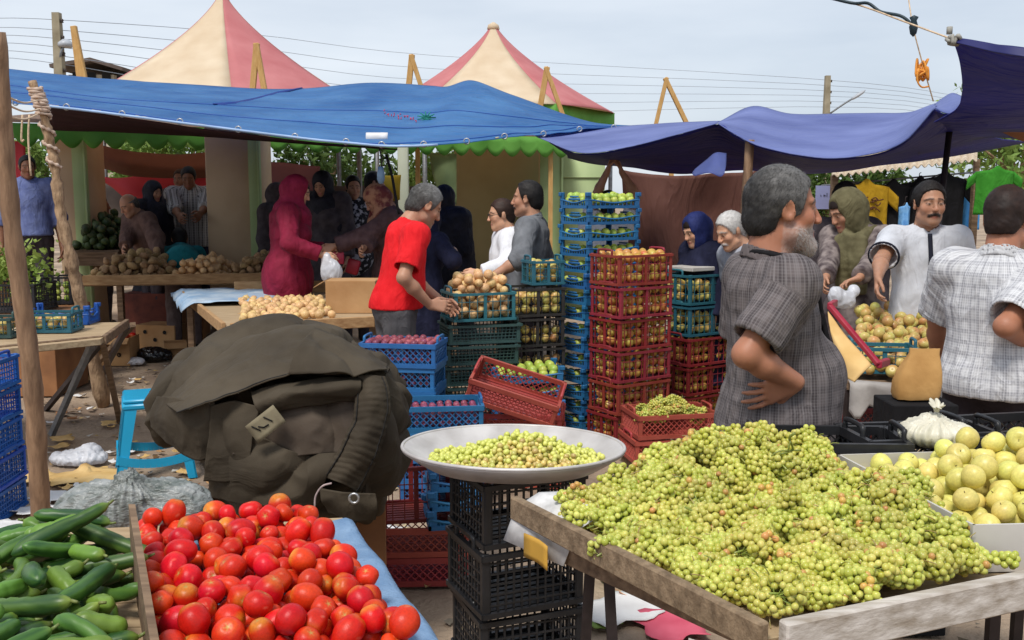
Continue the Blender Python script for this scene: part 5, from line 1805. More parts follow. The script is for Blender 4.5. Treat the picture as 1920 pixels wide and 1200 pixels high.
def hand_prims(sd, w_, d, pn, sc, curl, spread=.12, thumb=.6, side=1):
 """wrist w_, pointing d, palm normal pn; side=+1 puts the thumb along d x pn"""
 d = d / np.linalg.norm(d); pn = pn - d * (pn @ d); pn /= np.linalg.norm(pn)
 s = np.cross(d, pn) * side
 k = .010 * sc
 offs = [.030, .010, -.011, -.030]
 lens = [.088, .092, .088, .080]
 fl = [.072, .082, .076, .058]
 for o_, ln, f_, i in zip(offs, lens, fl, range(4)):
  a = w_ + s * o_ * .45 * sc + d * .008 * sc
  kn = w_ + s * o_ * sc + d * ln * sc
  sd.cone(a, kn, .0155 * sc, .0118 * sc, .014 * sc)
  c = curl * (1 + .08 * i)
  ang = c * .6
  p = kn
  dirf = d + s * (o_ / .03) * spread
  dirf /= np.linalg.norm(dirf)
  for j, fr in enumerate((.46, .30, .24)):
   v = dirf * math.cos(ang) + pn * math.sin(ang)
   q = p + v * f_ * fr * sc
   sd.cone(p, q, (.0090 - .001 * j) * sc, (.0083 - .001 * j) * sc, .004 * sc)
   p = q; ang += c * (.9 if j == 0 else .7)
 t0 = w_ + s * .022 * sc + d * .022 * sc
 v1 = d * .72 + s * .62 + pn * .25; v1 /= np.linalg.norm(v1)
 t1 = t0 + v1 * .042 * sc
 v2 = d * .9 + s * (.42 - thumb * .5) + pn * (.25 + .35 * thumb); v2 /= np.linalg.norm(v2)
 t2 = t1 + v2 * .034 * sc
 t3 = t2 + (v2 * .8 + d * .2 - s * .2 * thumb) * .026 * sc
 sd.cone(t0, t1, .0155 * sc, .0115 * sc, .012 * sc).cone(t1, t2, .0112 * sc, .0102 * sc, .004 * sc).cone(t2, t3, .0100 * sc, .0078 * sc, .003 * sc)
def mesh_obj(name, V, Fq, m, parent, col=None, uv=None):
 b = MB(); b.add(V, Fq, 0, col)
 me = b.data(name, m)
 if uv is not None:
  lay = me.uv_layers.new(name='weave')
  idx = np.zeros(len(me.loops), np.int32); me.loops.foreach_get('vertex_index', idx)
  lay.data.foreach_set('uv', uv[idx].astype(np.float32).ravel())
 o = bpy.data.objects.new(name, me); COL.objects.link(o); o.parent = parent
 return o
def folds(V, Nn, amp, seed, sc=(9, 9, 5), k=1.0):
 n1 = fbm(V * np.array(sc), seed, 3)
 n2 = 1 - 2 * np.abs(fbm(V * np.array(sc) * 1.7 + 4.2, seed + 9, 2))
 return V + Nn * (amp * (.55 * n1 + .6 * n2 * k))[:, None]
SK = {'tan': lin(178, 132, 106), 'ruddy': lin(168, 114, 88), 'fair': lin(206, 158, 128), 'dark': lin(138, 94, 70)}
def make_person(label, px, py_top, Y, face, H=1.70, girth=1.0, belly=0.0, lean=0.0, head=(0, 0, 0), hs=1.0, skin='tan', res=.008,
    hair=None, hairline='full', beard=None, moustache=None, hijab=None, top=None, legs=None, shoes=lin(40, 34, 30),
    armR=None, armL=None, group=None, at=None, seat=0.0, glasses=False, scarf_tail=None, hem=None, extra=None, scale=None, fold=.006, seed=0, brow=lin(38, 30, 26), cap=None, sex='m'):
 """stand a person so that the crown of the head lies on photo pixel (px, py_top) at distance Y.
 face: direction looked along in degrees (0 = away from the camera, 90 = to the left, -90 = to the right, 180 = towards it)"""
 top_w = P(px, py_top, Y)
 cz = crown_z(H, lean, head, hs, sex)
 ratio = top_w[2] / cz
 if .8 < ratio < 1.2:
  H *= ratio; hs /= ratio
 elif lean < 60: print('HEIGHT', label[:40], round(ratio, 2))
 ya = math.radians(face)
 Rw = rotz(ya)
 s = H / 1.70
 g = girth
 nr = .90 if sex == 'f' else 1.0
 ML = rotx(-math.radians(lean))
 piv = np.array([0, 0, .95]) * s
 T = lambda p: piv + ML @ (np.asarray(p, float) * s - piv)
 hp_, hy, ht = [math.radians(q) for q in head]
 neck = T((0, -.015, 1.445))
 Rh = rotz(hy) @ rotx(-hp_) @ roty(ht)
 hsz = s * hs * (.96 if sex == 'f' else 1.0)
 hc = neck + Rh @ np.array([0, .035, .145]) * hsz
 crown = hc + Rh @ np.array([0, -.01, .122]) * hsz
 off = Rw @ np.array([crown[0], crown[1], 0])
 loc = np.array([top_w[0] - off[0], top_w[1] - off[1], 0])
 dz = top_w[2] - crown[2]
 if abs(dz) > .02: print('DZ', label[:44], round(dz, 3))
 loc[2] = dz
 root = empty('person', tuple(loc), ya, label, 'person', group)
 W2L = lambda p: Rw.T @ (np.asarray(p, float) - loc)
 Hh = lambda p: hc + Rh @ (np.asarray(p, float) * hsz)
 shw = .178 * (1 + .35 * (g - 1)) * nr
 arms = []
 for sx, spec in ((1, armR), (-1, armL)):
  Sj = T((sx * shw, -.005, 1.385))
  hint = np.array([sx * .5, -.8, -.3])
  d = None
  if spec is None:
   Wj = T((sx * (shw + .07), .05, .86)); curl = .5; pn = np.array([-sx, .2, 0.0]); d = np.array([0, .1, -1.0])
  else:
   Wj = spec['w'] if 'w' in spec else None
   if Wj is None: Wj = W2L(P(*spec['px']))
   Wj = np.asarray(Wj, float)
   if 'hint' in spec: hint = np.asarray(spec['hint'], float)
   curl = spec.get('curl', .55); pn = np.asarray(spec.get('pn', (-sx, 0, -.4)), float)
   d = spec.get('d')
  if spec and 'e' in spec:
   Ej = np.asarray(spec['e'] if not isinstance(spec['e'], tuple) or len(spec['e']) != 4 else W2L(P(*spec['e'][:3])), float)
  else:
   Ej, Wj = ik(Sj, Wj, .285 * s, .255 * s, hint)
  if d is None: d = Wj - Ej
  arms.append((sx, Sj, Ej, Wj, np.asarray(d, float), curl, pn, spec or {}))
 lo = np.array([-.34, -.30, 0.0]) * s; hi = np.array([.34, .36, 1.5]) * s
 for a in arms:
  for q in (a[1], a[2], a[3], a[3] + a[4] / np.linalg.norm(a[4]) * .2):
   lo = np.minimum(lo, q - .1); hi = np.maximum(hi, q + .1)
 for q in ((.2, .2, .2), (-.2, -.2, -.2), (0, 0, .17)):
  lo = np.minimum(lo, hc + np.array(q) * hs); hi = np.maximum(hi, hc + np.array(q) * hs)
 lo[2] = max(lo[2], -.02)
 B = SDF(lo, hi, res)
 hipx = .085 * s
 def body_trunk(sd, o, k=.05):
  R2 = ML
  sd.ell(T((0, 0, 1.24)), np.array([.165 * g * nr + o, .112 * g + o, .20]) * s, R2, k)
  sd.ell(T((0, .012 + belly * .35, 1.06)), np.array([(.148 if sex == 'f' else .160) * g * nr + o, .108 * g + belly * .55 + o, .17]) * s, R2, k)
  sd.ell(T((0, 0, .93)), np.array([.158 * g + o, .118 * g + o + belly * .25, .13]) * s, R2, k)
  sd.cone(T((-shw * .93, -.005, 1.385)), T((shw * .93, -.005, 1.385)), (.062 + o) * s * (.9 if sex == 'f' else 1), (.062 + o) * s * (.9 if sex == 'f' else 1), k)
  sd.cone(T((0, -.03, 1.36)), T((0, -.02, 1.44)), (.085 + o) * s, (.058 + o * .4) * s, k)
  if sex == 'f':
   for sx in (-1, 1): sd.ell(T((sx * .07, .085, 1.235)), np.array([.062 + o, .055 + o, .062 + o]) * s, R2, .04)
 body_trunk(B, -.012)
 if seat:
  legpts = [[np.array([sx * hipx, 0, .90 * s]), np.array([sx * .12, .40, .88 * s]), np.array([sx * .12, .42, .46 * s])] for sx in (-1, 1)]
 else:
  legpts = [[np.array([sx * hipx, 0, .90 * s]), np.array([sx * .10, .015, .49]) * np.array([1, 1, s]), np.array([sx * .105, -.01, .09])] for sx in (-1, 1)]
 for lp in legpts:
  B.chain(lp, [.078 * s, .052 * s, .036 * s], .03)
  B.cone(lp[2] + (0, -.02, -.05), lp[2] + (0, .12, -.06), .034, .028, .02)
 B.cone(neck + Rh @ np.array([0, -.01, -.03]) * hsz, Hh((0, -.025, -.05)), .056 * hsz * (.85 if sex == 'f' else 1.08), .056 * hsz * (.85 if sex == 'f' else 1.02), .03)
 B.ell(Hh((0, -.012, .032)), np.array([.075, .094, .088]) * hsz, Rh, .0)
 B.ell(Hh((0, .030, -.045)), np.array([.057, .060, .072]) * hsz, Rh, .035)
 jw = .9 if sex == 'f' else 1.06
 B.cone(Hh((.042 * jw, .012, -.07)), Hh((.014, .066, -.098)), .022 * hsz, .020 * hsz, .025)
 B.cone(Hh((-.042 * jw, .012, -.07)), Hh((-.014, .066, -.098)), .022 * hsz, .020 * hsz, .025)
 B.cone(Hh((0, .07, -.101)), Hh((0, .073, -.096)), .018 * hsz, .018 * hsz, .02)
 fine = res < .007
 for sx in (-1, 1):
  B.ell(Hh((sx * .038, .058, -.022)), np.array([.026, .024, .026]) * hsz, Rh, .02)
  B.cone(Hh((sx * .010, .084, .028)), Hh((sx * .046, .066, .026)), .010 * hsz, .009 * hsz, .014)
  B.ell(Hh((sx * .031, .093, .006)), np.array([.018, .016, .012]) * hsz, Rh, .010, 's')
  B.ell(Hh((sx * .031, .0745, .004)), np.array([.0145, .0135, .0125]) * hsz, Rh, .003)
  Re = Rh @ rotz(sx * -.35) @ roty(sx * .15)
  B.ell(Hh((sx * .077, -.010, .0)), np.array([.010, .021, .033]) * hsz, Re, .006)
  if fine:
   B.ell(Hh((sx * .087, -.006, .004)), np.array([.007, .012, .021]) * hsz, Re, .005, 's')
   B.ell(Hh((sx * .079, -.002, -.022)), np.array([.008, .010, .011]) * hsz, Re, .005)
   B.cone(Hh((sx * .082, .006, -.004)), Hh((sx * .079, .008, -.012)), .005 * hsz, .005 * hsz, .004)
  B.ell(Hh((sx * .0125, .101, -.030)), np.array([.0085, .0095, .0075]) * hsz, Rh, .006)
 nz_ = 1.0 if sex == 'm' else .85
 B.cone(Hh((0, .084, .020)), Hh((0, .084 + .025 * nz_, -.026)), .0085 * hsz, .0118 * hsz, .012)
 B.ell(Hh((0, .086, -.060)), np.array([.025, .012, .0065]) * hsz, Rh, .007)
 B.ell(Hh((0, .084, -.072)), np.array([.021, .012, .0070]) * hsz, Rh, .006)
 B.ell(Hh((0, .0985, -.0655)), np.array([.024, .006, .0018]) * hsz, Rh, .003, 's')
 if moustache:
  B.cone(Hh((.003, .096, -.050)), Hh((.03, .082, -.061)), .009 * hsz, .006 * hsz, .006)
  B.cone(Hh((-.003, .096, -.050)), Hh((-.03, .082, -.061)), .009 * hsz, .006 * hsz, .006)
 if beard and beard.get('vol', 0):
  v = beard['vol']
  B.cone(Hh((.05, .02, -.06)), Hh((.0, .078, -.105)), (.022 + v) * hsz, (.026 + v) * hsz, .02)
  B.cone(Hh((-.05, .02, -.06)), Hh((.0, .078, -.105)), (.022 + v) * hsz, (.026 + v) * hsz, .02)
 fat = 1 + .5 * (g - 1)
 for sx, Sj, Ej, Wj, d, curl, pn, spec in arms:
  B.chain([Sj, Ej], [.048 * s * fat * nr, .039 * s * fat * nr], .03)
  m = Ej * .65 + Wj * .35
  B.chain([Ej, m, Wj], [.039 * s * fat * nr, .040 * s * fat * nr, .026 * s * fat * nr], .02)
  hand_prims(B, Wj, d, pn, s * (1.0 if sex == 'm' else .88) * (1.0 if res < .0075 else 1.06), curl, side=sx, thumb=spec.get('thumb', .6), spread=spec.get('spread', .12))
 V, Fq = B.mesh()
 V = relax(V, Fq, 1, .35)
 h = ((V - hc) @ Rh) / hsz
 hx, hy_, hz = h[:, 0], h[:, 1], h[:, 2]
 onhead = (np.linalg.norm(h, axis=1) < .17)
 base = np.array(SK[skin])
 c = np.tile(base, (len(V), 1)) * (1 + .10 * fbm(V * 14, seed + 3, 3))[:, None]
 red = np.zeros(len(V))
 for sx in (-1, 1): red += np.exp(-(((hx - sx * .045) / .022) ** 2 + ((hz + .025) / .025) ** 2)) * (hy_ > 0)
 red += np.exp(-((hx / .018) ** 2 + ((hz + .025) / .02) ** 2)) * (hy_ > .09)
 red = np.clip(red, 0, 1)[:, None] * onhead[:, None]
 c = c * (1 - .35 * red) + c * np.array([1.12, .80, .78]) * .35 * red
 def paint(mask, colr, a):
  nonlocal c
  k = (np.clip(mask, 0, 1) * onhead * a)[:, None]
  c = c * (1 - k) + np.array(colr) * k
 sm = lambda x, e=.004: np.clip(.5 - x / e, 0, 1)
 paint(sm(np.maximum(np.abs(hz + .066) - .011 + .25 * np.abs(hx), np.abs(hx) - .026)) * (hy_ > .06), lin(158, 92, 84) if sex == 'm' else lin(172, 84, 88), .75)
 bz = .031 - .35 * np.maximum(np.abs(hx) - .03, 0)
 paint(sm(np.maximum(np.abs(hz - bz) - .0048, np.maximum(np.abs(hx) - .054, .011 - np.abs(hx)))) * (hy_ > .05), brow, .9)
 for sx in (-1, 1):
  ex_, ez_ = (hx - sx * .031), (hz - .004)
  lid = np.abs(ez_ * 1.9) + .0 
  eye = sm(np.sqrt((ex_ / .0135) ** 2 + (ez_ / .0062) ** 2) - 1, .35) * (hy_ > .07)
  paint(eye, lin(150, 130, 118), .6)
  paint(sm(np.sqrt((ex_ / .0058) ** 2 + (ez_ / .0058) ** 2) - 1, .4) * (hy_ > .07), lin(40, 26, 18), .95)
  paint(sm(np.abs(np.sqrt((ex_ / .0145) ** 2 + ((ez_ - .001) / .0075) ** 2) - 1) - .12, .2) * (ez_ > -.001) * (hy_ > .065), lin(46, 32, 28), .7)
 if beard:
  jaw = sm(hz - np.interp(hy_, [-.02, .015, .04, .07, .1], [-.03, -.035, -.048, -.042, -.044]), .02) * (hz > -.16) * (hy_ > -.015) * sm(-(hz + .145), .02)
  jaw = jaw * (1 - sm(np.maximum(np.abs(hz + .066) - .009, np.abs(hx) - .022)) * (hy_ > .07))
  bn = np.clip(.6 + .55 * fbm(V * 260, 8, 2), 0, 1)
  bc = np.array(beard['c'])[None] * (1 - bn[:, None]) + np.array(beard.get('c2', beard['c']))[None] * bn[:, None]
  k = (jaw * onhead * beard.get('a', .8) * np.clip(.55 + .6 * bn, 0, 1) * np.clip(.45 + hy_ * 8, .35, 1))[:, None]
  c = c * (1 - k) + bc * k
 if moustache:
  paint(sm(np.maximum(np.abs(hz + .053 + .28 * np.abs(hx)) - .0095, np.abs(hx) - .036), .004) * (hy_ > .06), moustache, .95)
 if cap is not None:
  pass
 if shoes is not None:
  k = (V[:, 2] < .085) & (not seat)
  c[k] = np.array(shoes)
 if beard and beard.get('strand'):
  nn = vnormals(V, Fq)
  fm = ((jaw * onhead)[Fq].min(1) > .5) & (hy_[Fq].min(1) > .02)
  W_, F3, C3 = strands(V, Fq[fm], beard['strand'], Rh @ np.array([0, .35, -.8]), .013 * hsz, .0016, (beard['c'], beard['c2']), seed + 4, .35)
  mesh_obj('beard', W_, F3, HAIRM[0], root, C3)
 mesh_obj('body', V, Fq, skin_m, root, c)
 if hair is not None:
  A = SDF(Hh((0, 0, 0)) - .19 * hs, Hh((0, 0, 0)) + .19 * hs, min(res, .006))
  th = .010 if hairline != 'buzz' else .005
  A.ell(Hh((0, -.014, .034)), np.array([.075 + th, .094 + th, .088 + th * 1.1]) * hsz, Rh)
  A.ell(Hh((0, -.055, -.025)), np.array([.056 + th, .050 + th, .065]) * hsz, Rh, .02)
  HL = {'full': ([-.12, -.06, -.035, -.012, .004, .012, .03, .05, .064, .080], [-.085, -.080, -.05, .022, .022, -.018, -.012, .056, .078, .092]),
              'recede': ([-.12, -.06, -.035, -.012, .004, .012, .03, .05, .064, .080], [-.085, -.080, -.05, .022, .022, -.014, .02, .085, .112, .13]),
              'buzz': ([-.12, -.06, -.035, -.012, .004, .012, .03, .05, .064, .080], [-.065, -.06, -.03, .022, .022, .0, .01, .055, .07, .07]),
              'fringe': ([-.12, -.06, -.035, -.012, .004, .03, .06, .08], [-.07, -.07, -.045, .02, .03, .04, .1, .16])}[hairline]
  def hl(X, Y_, Z):
   x, y, z = X - hc[0], Y_ - hc[1], Z - hc[2]
   yy = (Rh[0][1] * x + Rh[1][1] * y + Rh[2][1] * z) / hsz
   zz = (Rh[0][2] * x + Rh[1][2] * y + Rh[2][2] * z) / hsz
   return (np.interp(yy, *HL) - zz) * hsz * .9
  A.cut(hl)
  if hairline == 'fringe':
   A.cut(lambda X, Y_, Z: ((Rh[0][2] * (X - hc[0]) + Rh[1][2] * (Y_ - hc[1]) + Rh[2][2] * (Z - hc[2])) / hsz - .045) * hsz)
  HV, HF = A.mesh()
  if len(HV):
   nn = vnormals(HV, HF)
   loc_ = ((HV - hc) @ Rh) / hsz
   HV = HV + nn * ((.0030 * fbm(loc_ * np.array([38, 16, 38]), seed + 2, 2) + .0016 * fbm(loc_ * 150, seed + 5, 2)) * hsz)[:, None]
   c0_, c1_ = HCOL[hair.name]
   b = MB()
   gz = np.clip(.5 + loc_[:, 1] * 5 + loc_[:, 2] * 3.5, .02, 1)
   tt = np.clip(gz + .45 * fbm(loc_ * 60, seed, 2), 0, 1)[:, None]
   b.add(HV, HF, 0, np.array(c0_) * (1 - tt * .6) + np.array(c1_) * tt * .6)
   flow = Rh @ np.array([0, -.55, -.75])
   ns_ = 9000 if res < .006 else (3800 if res < .0077 else 1400)
   W_, F3, C3 = strands(HV, HF, ns_, flow, .017 * hsz if hairline != 'buzz' else .009, .0016 if res < .006 else .0026, (c0_, c1_), seed, .22)
   lw = ((W_ - hc) @ Rh) / hsz; gw = np.clip(.45 + lw[:, 1] * 5 + lw[:, 2] * 3.5, .05, 1)[:, None]
   C3 = np.array(c0_) * (1 - gw) + C3 * gw
   b.add(W_, F3, 0, C3)
   me_ = b.data('hair', hair); ho = bpy.data.objects.new('hair', me_); COL.objects.link(ho); ho.parent = root
 def garment(name, m, sd, amp, sc=(9, 9, 5), weave=True, rl=1):
  V, Fq = sd.mesh()
  if not len(V): return
  V = relax(V, Fq, rl, .5)
  V = folds(V, vnormals(V, Fq), amp, seed + len(name), sc)
  uv = None
  if m.name.startswith('plaid'):
   uv = np.stack([V[:, 0] * 0, V[:, 2]], 1)
   a = np.arctan2(V[:, 0], V[:, 1]); uv[:, 0] = a * .19
   for sx, Sj, Ej, Wj, *_ in arms:
    ax = Ej - Sj; la = np.linalg.norm(ax); ax = ax / la
    r_ = V - Sj; t = r_ @ ax; dd = np.linalg.norm(r_ - t[:, None] * ax, axis=1)
    k = (t > .05) & (dd < .105 * s * fat) & (t < la + .06)
    e1 = np.cross(ax, [0.3, 1, 0.1]); e1 /= np.linalg.norm(e1); e2 = np.cross(ax, e1)
    uv[k, 0] = np.arctan2(r_[k] @ e1, r_[k] @ e2) * .07
    uv[k, 1] = t[k]
  return mesh_obj(name, V, Fq, m, root, uv=uv)
 gres = res
 if top is not None:
  sd = SDF(lo, hi, gres)
  o = top.get('o', .012)
  body_trunk(sd, o, .055)
  hz_ = top.get('hem', .78) * s
  flare = top.get('flare', 0.0)
  if hz_ < .9 * s:
   sd.ell(np.array([0, .004 + belly * .2, .90 * s]), np.array([(.168 * g + o + flare * .3), (.130 * g + o + belly * .35 + flare * .3), .22]) * s, None, .05)
   if top.get('long'):
    for q in np.linspace(.8, max(hz_ / s, .3), 4):
     kx = (.9 - q)
     sd.ell(np.array([0, 0, q * s]), np.array([.175 * g + o + flare * kx, .135 * g + o + flare * kx, .17]) * s, None, .06)
  for q in top.get('drape', []):
   sd.cone(np.array(q[0]), np.array(q[1]), q[2], q[3], .04)
  ln = top.get('sleeve', .72)
  for sx, Sj, Ej, Wj, d, curl, pn, spec in arms:
   lf = ln
   r0, r1 = (.062 + o * .8) * s * fat * nr, ((.052 + o * 1.2) if sex == 'm' else (.050 + o * .6)) * s * fat * nr
   if lf <= 1.0:
    e = Sj + (Ej - Sj) * lf
    ax = (Ej - Sj) / np.linalg.norm(Ej - Sj)
    pl = fplane(e, ax)
    sd.cone(Sj, e + ax * .03, r0, r1 + .006, .045, extra=pl)
    if gres < .0075:
     fi = fcone(e - ax * .03, e + ax * .04, r1 - .004, r1 + .001)
     sd.op(fi, e - .1, e + .1, 0, 's')
   else:
    sd.chain([Sj, Ej], [r0, r1], .045)
    e = Ej + (Wj - Ej) * (lf - 1.0)
    ax = (Wj - Ej) / np.linalg.norm(Wj - Ej)
    sd.cone(Ej, e + ax * .02, r1, (.038 + o * .8) * s * nr, .03, extra=fplane(e, ax))
  if not (top.get('tuck')):
   sd.cut(lambda X, Y_, Z: hz_ - Z + 0 * X + 0 * Y_)
  else:
   tz = top['tuck'] * s
   sd.cut(lambda X, Y_, Z: tz - Z + 0 * X + 0 * Y_)
  nk = T((0, .0, 1.452)); nkn = ML @ np.array([0, .35, 1.0])
  if not top.get('high'):
   sd.op(fcone(T((0, -.02, 1.40)), T((0, .02, 1.56)), .055 * s * hs, .075 * s * hs), nk - .15, nk + .15, 0, 's')
   sd.op(lambda X, Y_, Z: -fplane(nk + nkn * .012, nkn)(X, Y_, Z), nk - .14, nk + .14, 0, 's') if False else None
   if top.get('vneck'):
    v = top['vneck']
    sd.op(fcone(T((0, .10, 1.45)), T((0, .13, 1.45 - v)), .045 * s, .006 * s), T((0, .1, 1.3)) - .2, T((0, .1, 1.3)) + .2, .0, 's')
  garment('shirt' if sex == 'm' else 'coat', top['m'], sd, top.get('fold', fold), top.get('sc', (9, 9, 5)))
  if top.get('collar') is not None:
   cs = SDF(neck - .2, neck + .2, min(gres, .006))
   r0 = .062 * s * hs * top.get('cr', 1.0)
   a0, a1 = T((0, -.022, 1.41)), T((0, -.006, 1.50))
   fo, fi = fcone(a0, a1, r0 + .019, r0 + .006), fcone(a0 - (0, 0, .02), a1 + (0, 0, .03), r0 + .011, r0 - .003)
   cs.op(lambda X, Y_, Z: np.maximum(fo(X, Y_, Z), -fi(X, Y_, Z)), neck - .16, neck + .16)
   ct = T((0, 0, top.get('ch', 1.470))); up_ = ML @ np.array([0, .45, 1.0])
   cs.cut(fplane(ct, up_))
   cs.cut(fplane(T((0, 0, 1.405)), -(ML @ np.array([0, .55, 1.0]))))
   cs.op(fcone(T((0, .05, 1.50)), T((0, .12, 1.40)), .030 * s, .020 * s), neck - .2, neck + .2, 0, 's')
   CV, CF = cs.mesh()
   if len(CV):
    mesh_obj('collar', relax(CV, CF, 3, .5), CF, top['collar'], root)
  if top.get('cuff') is not None:
   for sx, Sj, Ej, Wj, *_ in arms:
    e = Sj + (Ej - Sj) * ln; ax = (Ej - Sj) / np.linalg.norm(Ej - Sj)
    b = MB(); r1 = (.052 + o * 1.2) * s * fat * nr + .007
    e1 = np.cross(ax, [0.3, 1, .1]); e1 /= np.linalg.norm(e1); e2 = np.cross(ax, e1)
    an = np.linspace(0, 2 * PI, 25)
    b.tube(np.array([e - ax * .008 + (e1 * math.cos(q) + e2 * math.sin(q)) * r1 for q in an]), .0075, 6, caps=False)
    mesh_obj('cuff', np.concatenate(b.v), b.f, top['cuff'], root)
  if top.get('seam') is not None:
   for sx, Sj, Ej, Wj, *_ in arms:
    ax = (Ej - Sj) / np.linalg.norm(Ej - Sj); la = np.linalg.norm(Ej - Sj)
    e1 = np.cross(ax, [0.3, 1, .1]); e1 /= np.linalg.norm(e1); e2 = np.cross(ax, e1)
    for t, ex_ in ((.06, .003), (min(ln, 1) - .075, .0045)):
     r_ = ((.062 + o * .8) * (1 - t) + (.052 + o * 1.2) * t) * s * fat * nr + ex_
     b = MB(); b.tube(np.array([Sj + ax * la * t + (e1 * math.cos(q) + e2 * math.sin(q)) * r_ for q in np.linspace(0, 2 * PI, 25)]), .0028, 5, caps=False)
     mesh_obj('seam', np.concatenate(b.v), b.f, top['seam'], root)
  if top.get('placket') is not None:
   pm, pw, pz = top['placket']
   b = MB()
   pts = []
   for z in np.linspace(1.43, pz, 14):
    yy = .02
    pts.append(T((0.0, .118 * g + o + .010 + (.0 if z > 1.25 else belly * .55 * math.exp(-((z - 1.06) / .16) ** 2)) - .055 * max(0, (z - 1.30) / .13), z)))
   pts = np.array(pts)
   G = np.stack([np.stack([p + np.array([-pw / 2, 0, 0]) for p in pts]), np.stack([p + np.array([pw / 2, 0, 0]) for p in pts])], 1)
   b.sheet(G, .012)
   mesh_obj('placket', np.concatenate(b.v), b.f, pm, root)
 if legs is not None:
  sd = SDF((-.36 * s, -.30 * s, 0), (.36 * s, (.62 if seat else .32) * s, 1.12 * s), gres)
  o = legs.get('o', .014)
  sd.ell(np.array([0, 0, .93 * s]), np.array([.160 * g + o * .6, .120 * g + o * .6 + belly * .3, .14]) * s, None, .04)
  if legs.get('skirt'):
   for q in np.linspace(.86, .16, 6): sd.ell(np.array([0, 0, q * s]), np.array([.17 * g + .07 * (.86 - q), .14 * g + .07 * (.86 - q), .16]) * s, None, .06)
  else:
   for lp in legpts:
    sd.chain(lp, [(.088 + o) * s * fat, (.062 + o) * s * fat, (.050 + o) * s], .03)
  sd.cut(lambda X, Y_, Z: .05 - Z + 0 * X + 0 * Y_)
  wz = legs.get('waist', 1.04) * s
  sd.cut(lambda X, Y_, Z: Z - wz + 0 * X + 0 * Y_)
  V, Fq = sd.mesh()
  V = relax(V, Fq, 1, .5)
  V = folds(V, vnormals(V, Fq), legs.get('fold', .008), seed + 77, (10, 10, 4))
  k = np.clip((V[:, 2] - .93 * s) / (.1 * s), 0, 1)[:, None]
  V = V * (1 - k) + (piv + (V - piv) @ ML.T) * k
  mesh_obj('trousers' if not legs.get('skirt') else 'skirt', V, Fq, legs['m'], root)
  if legs.get('belt') is not None:
   pass
 if hijab is not None:
  sd = SDF(neck - np.array([.30, .30, .66 if hijab.get('tails') else .36]) * s, hc + np.array([.2, .2, .2]) * s, gres)
  o = hijab.get('o', .016)
  sd.ell(Hh((0, -.028, .028)), np.array([.080 + o, .098 + o, .094 + o]) * hsz, Rh)
  sd.ell(Hh((0, -.004, -.06)), np.array([.068 + o, .072 + o, .075]) * hsz, Rh, .04)
  sd.ell(Hh((0, -.075, -.02)), np.array([.060 + o, .060 + o, .07]) * hsz, Rh, .05)
  sd.cone(Hh((0, -.015, -.08)), neck + ML @ np.array([0, 0, -.02]), .080 * hsz, .095 * s, .05)
  if hijab.get('cape', True):
   sd.ell(T((0, .02, 1.385)), np.array([.195 * nr, .145, .10]) * s, ML, .06)
   sd.ell(T((0, .07, 1.30)), np.array([.13 * nr, .10, .12]) * s, ML, .05)
   if hijab.get('long'):
    sd.ell(T((0, -.01, 1.22)), np.array([.23, .16, .25]) * s, ML, .06)
  for tl in hijab.get('tails', []):
   q = [T(x) for x in tl]
   for e in (-.034, -.011, .012, .035):
    qq = spline(q, 10); dd_ = qq[-1] - qq[0]; sv = np.array([1, 0, 0]) if abs(dd_[2]) > abs(dd_[0]) else np.array([0, 0, 1.0])
    sd.chain(qq + sv * e, np.linspace(.020, .014, 10) * s, .016)
  fo = hijab.get('fo', (0, 0, 0))
  sd.ell(Hh((fo[0], .105, -.020 + fo[2])), np.array([.063, .088, .088 + fo[1]]) * hsz, Rh, .012, 's')
  if hijab.get('hair') is not None:
   sd.ell(Hh((0, .118, .068)), np.array([.072, .062, .066]) * hsz, Rh, .02, 's')
  garment('headscarf', hijab['m'], sd, hijab.get('fold', .007), hijab.get('sc', (10, 10, 7)))
  if hijab.get('hair') is not None:
   A = SDF(Hh((0, 0, 0)) - .19, Hh((0, 0, 0)) + .19, min(res, .007))
   A.ell(Hh((0, -.010, .034)), np.array([.079, .098, .092]) * hsz, Rh)
   def hl2(X, Y_, Z):
    x, y, z = X - hc[0], Y_ - hc[1], Z - hc[2]
    yy = (Rh[0][1] * x + Rh[1][1] * y + Rh[2][1] * z) / hsz
    zz = (Rh[0][2] * x + Rh[1][2] * y + Rh[2][2] * z) / hsz
    return (.055 - .0 * yy - zz) * hsz
   A.cut(hl2)
   HV, HF = A.mesh()
   if len(HV): mesh_obj('hair', HV, HF, hijab['hair'], root, np.tile(HCOL[hijab['hair'].name][0], (len(HV), 1)))
 info = Person()
 info.root, info.arms, info.hc, info.Rh, info.loc, info.Rw, info.neck, info.T, info.hsz = root, arms, hc, Rh, loc, Rw, neck, T, hsz
 info.L2W = lambda p: loc + Rw @ np.asarray(p, float)
 info.W2L = W2L
 info.Hh = Hh
 if glasses:
  b = MB()
  for sx in (-1, 1):
   an = np.linspace(0, 2 * PI, 17)
   b.tube(np.array([Hh((sx * .033 + .024 * math.cos(q), .098, .004 + .018 * math.sin(q))) for q in an]), .0022, 5, caps=False)
   b.tube(np.array([Hh((sx * .057, .097, .008)), Hh((sx * .078, .05, .010)), Hh((sx * .080, -.01, .008))]), .002, 5)
  b.tube(np.array([Hh((-.009, .099, .006)), Hh((.009, .099, .006))]), .002, 5)
  mesh_obj('glasses', np.concatenate(b.v), b.f, pmat('glasses_frame', lin(30, 28, 28), .4, .1, 10), root)
 return info
HAIRM = [None]
grey_salt = hair_mat('hair_salt_pepper', lin(34, 32, 32), lin(132, 130, 128))
grey_salt2 = hair_mat('hair_grizzled', lin(58, 56, 54), lin(150, 148, 146))
HAIRM[0] = grey_salt
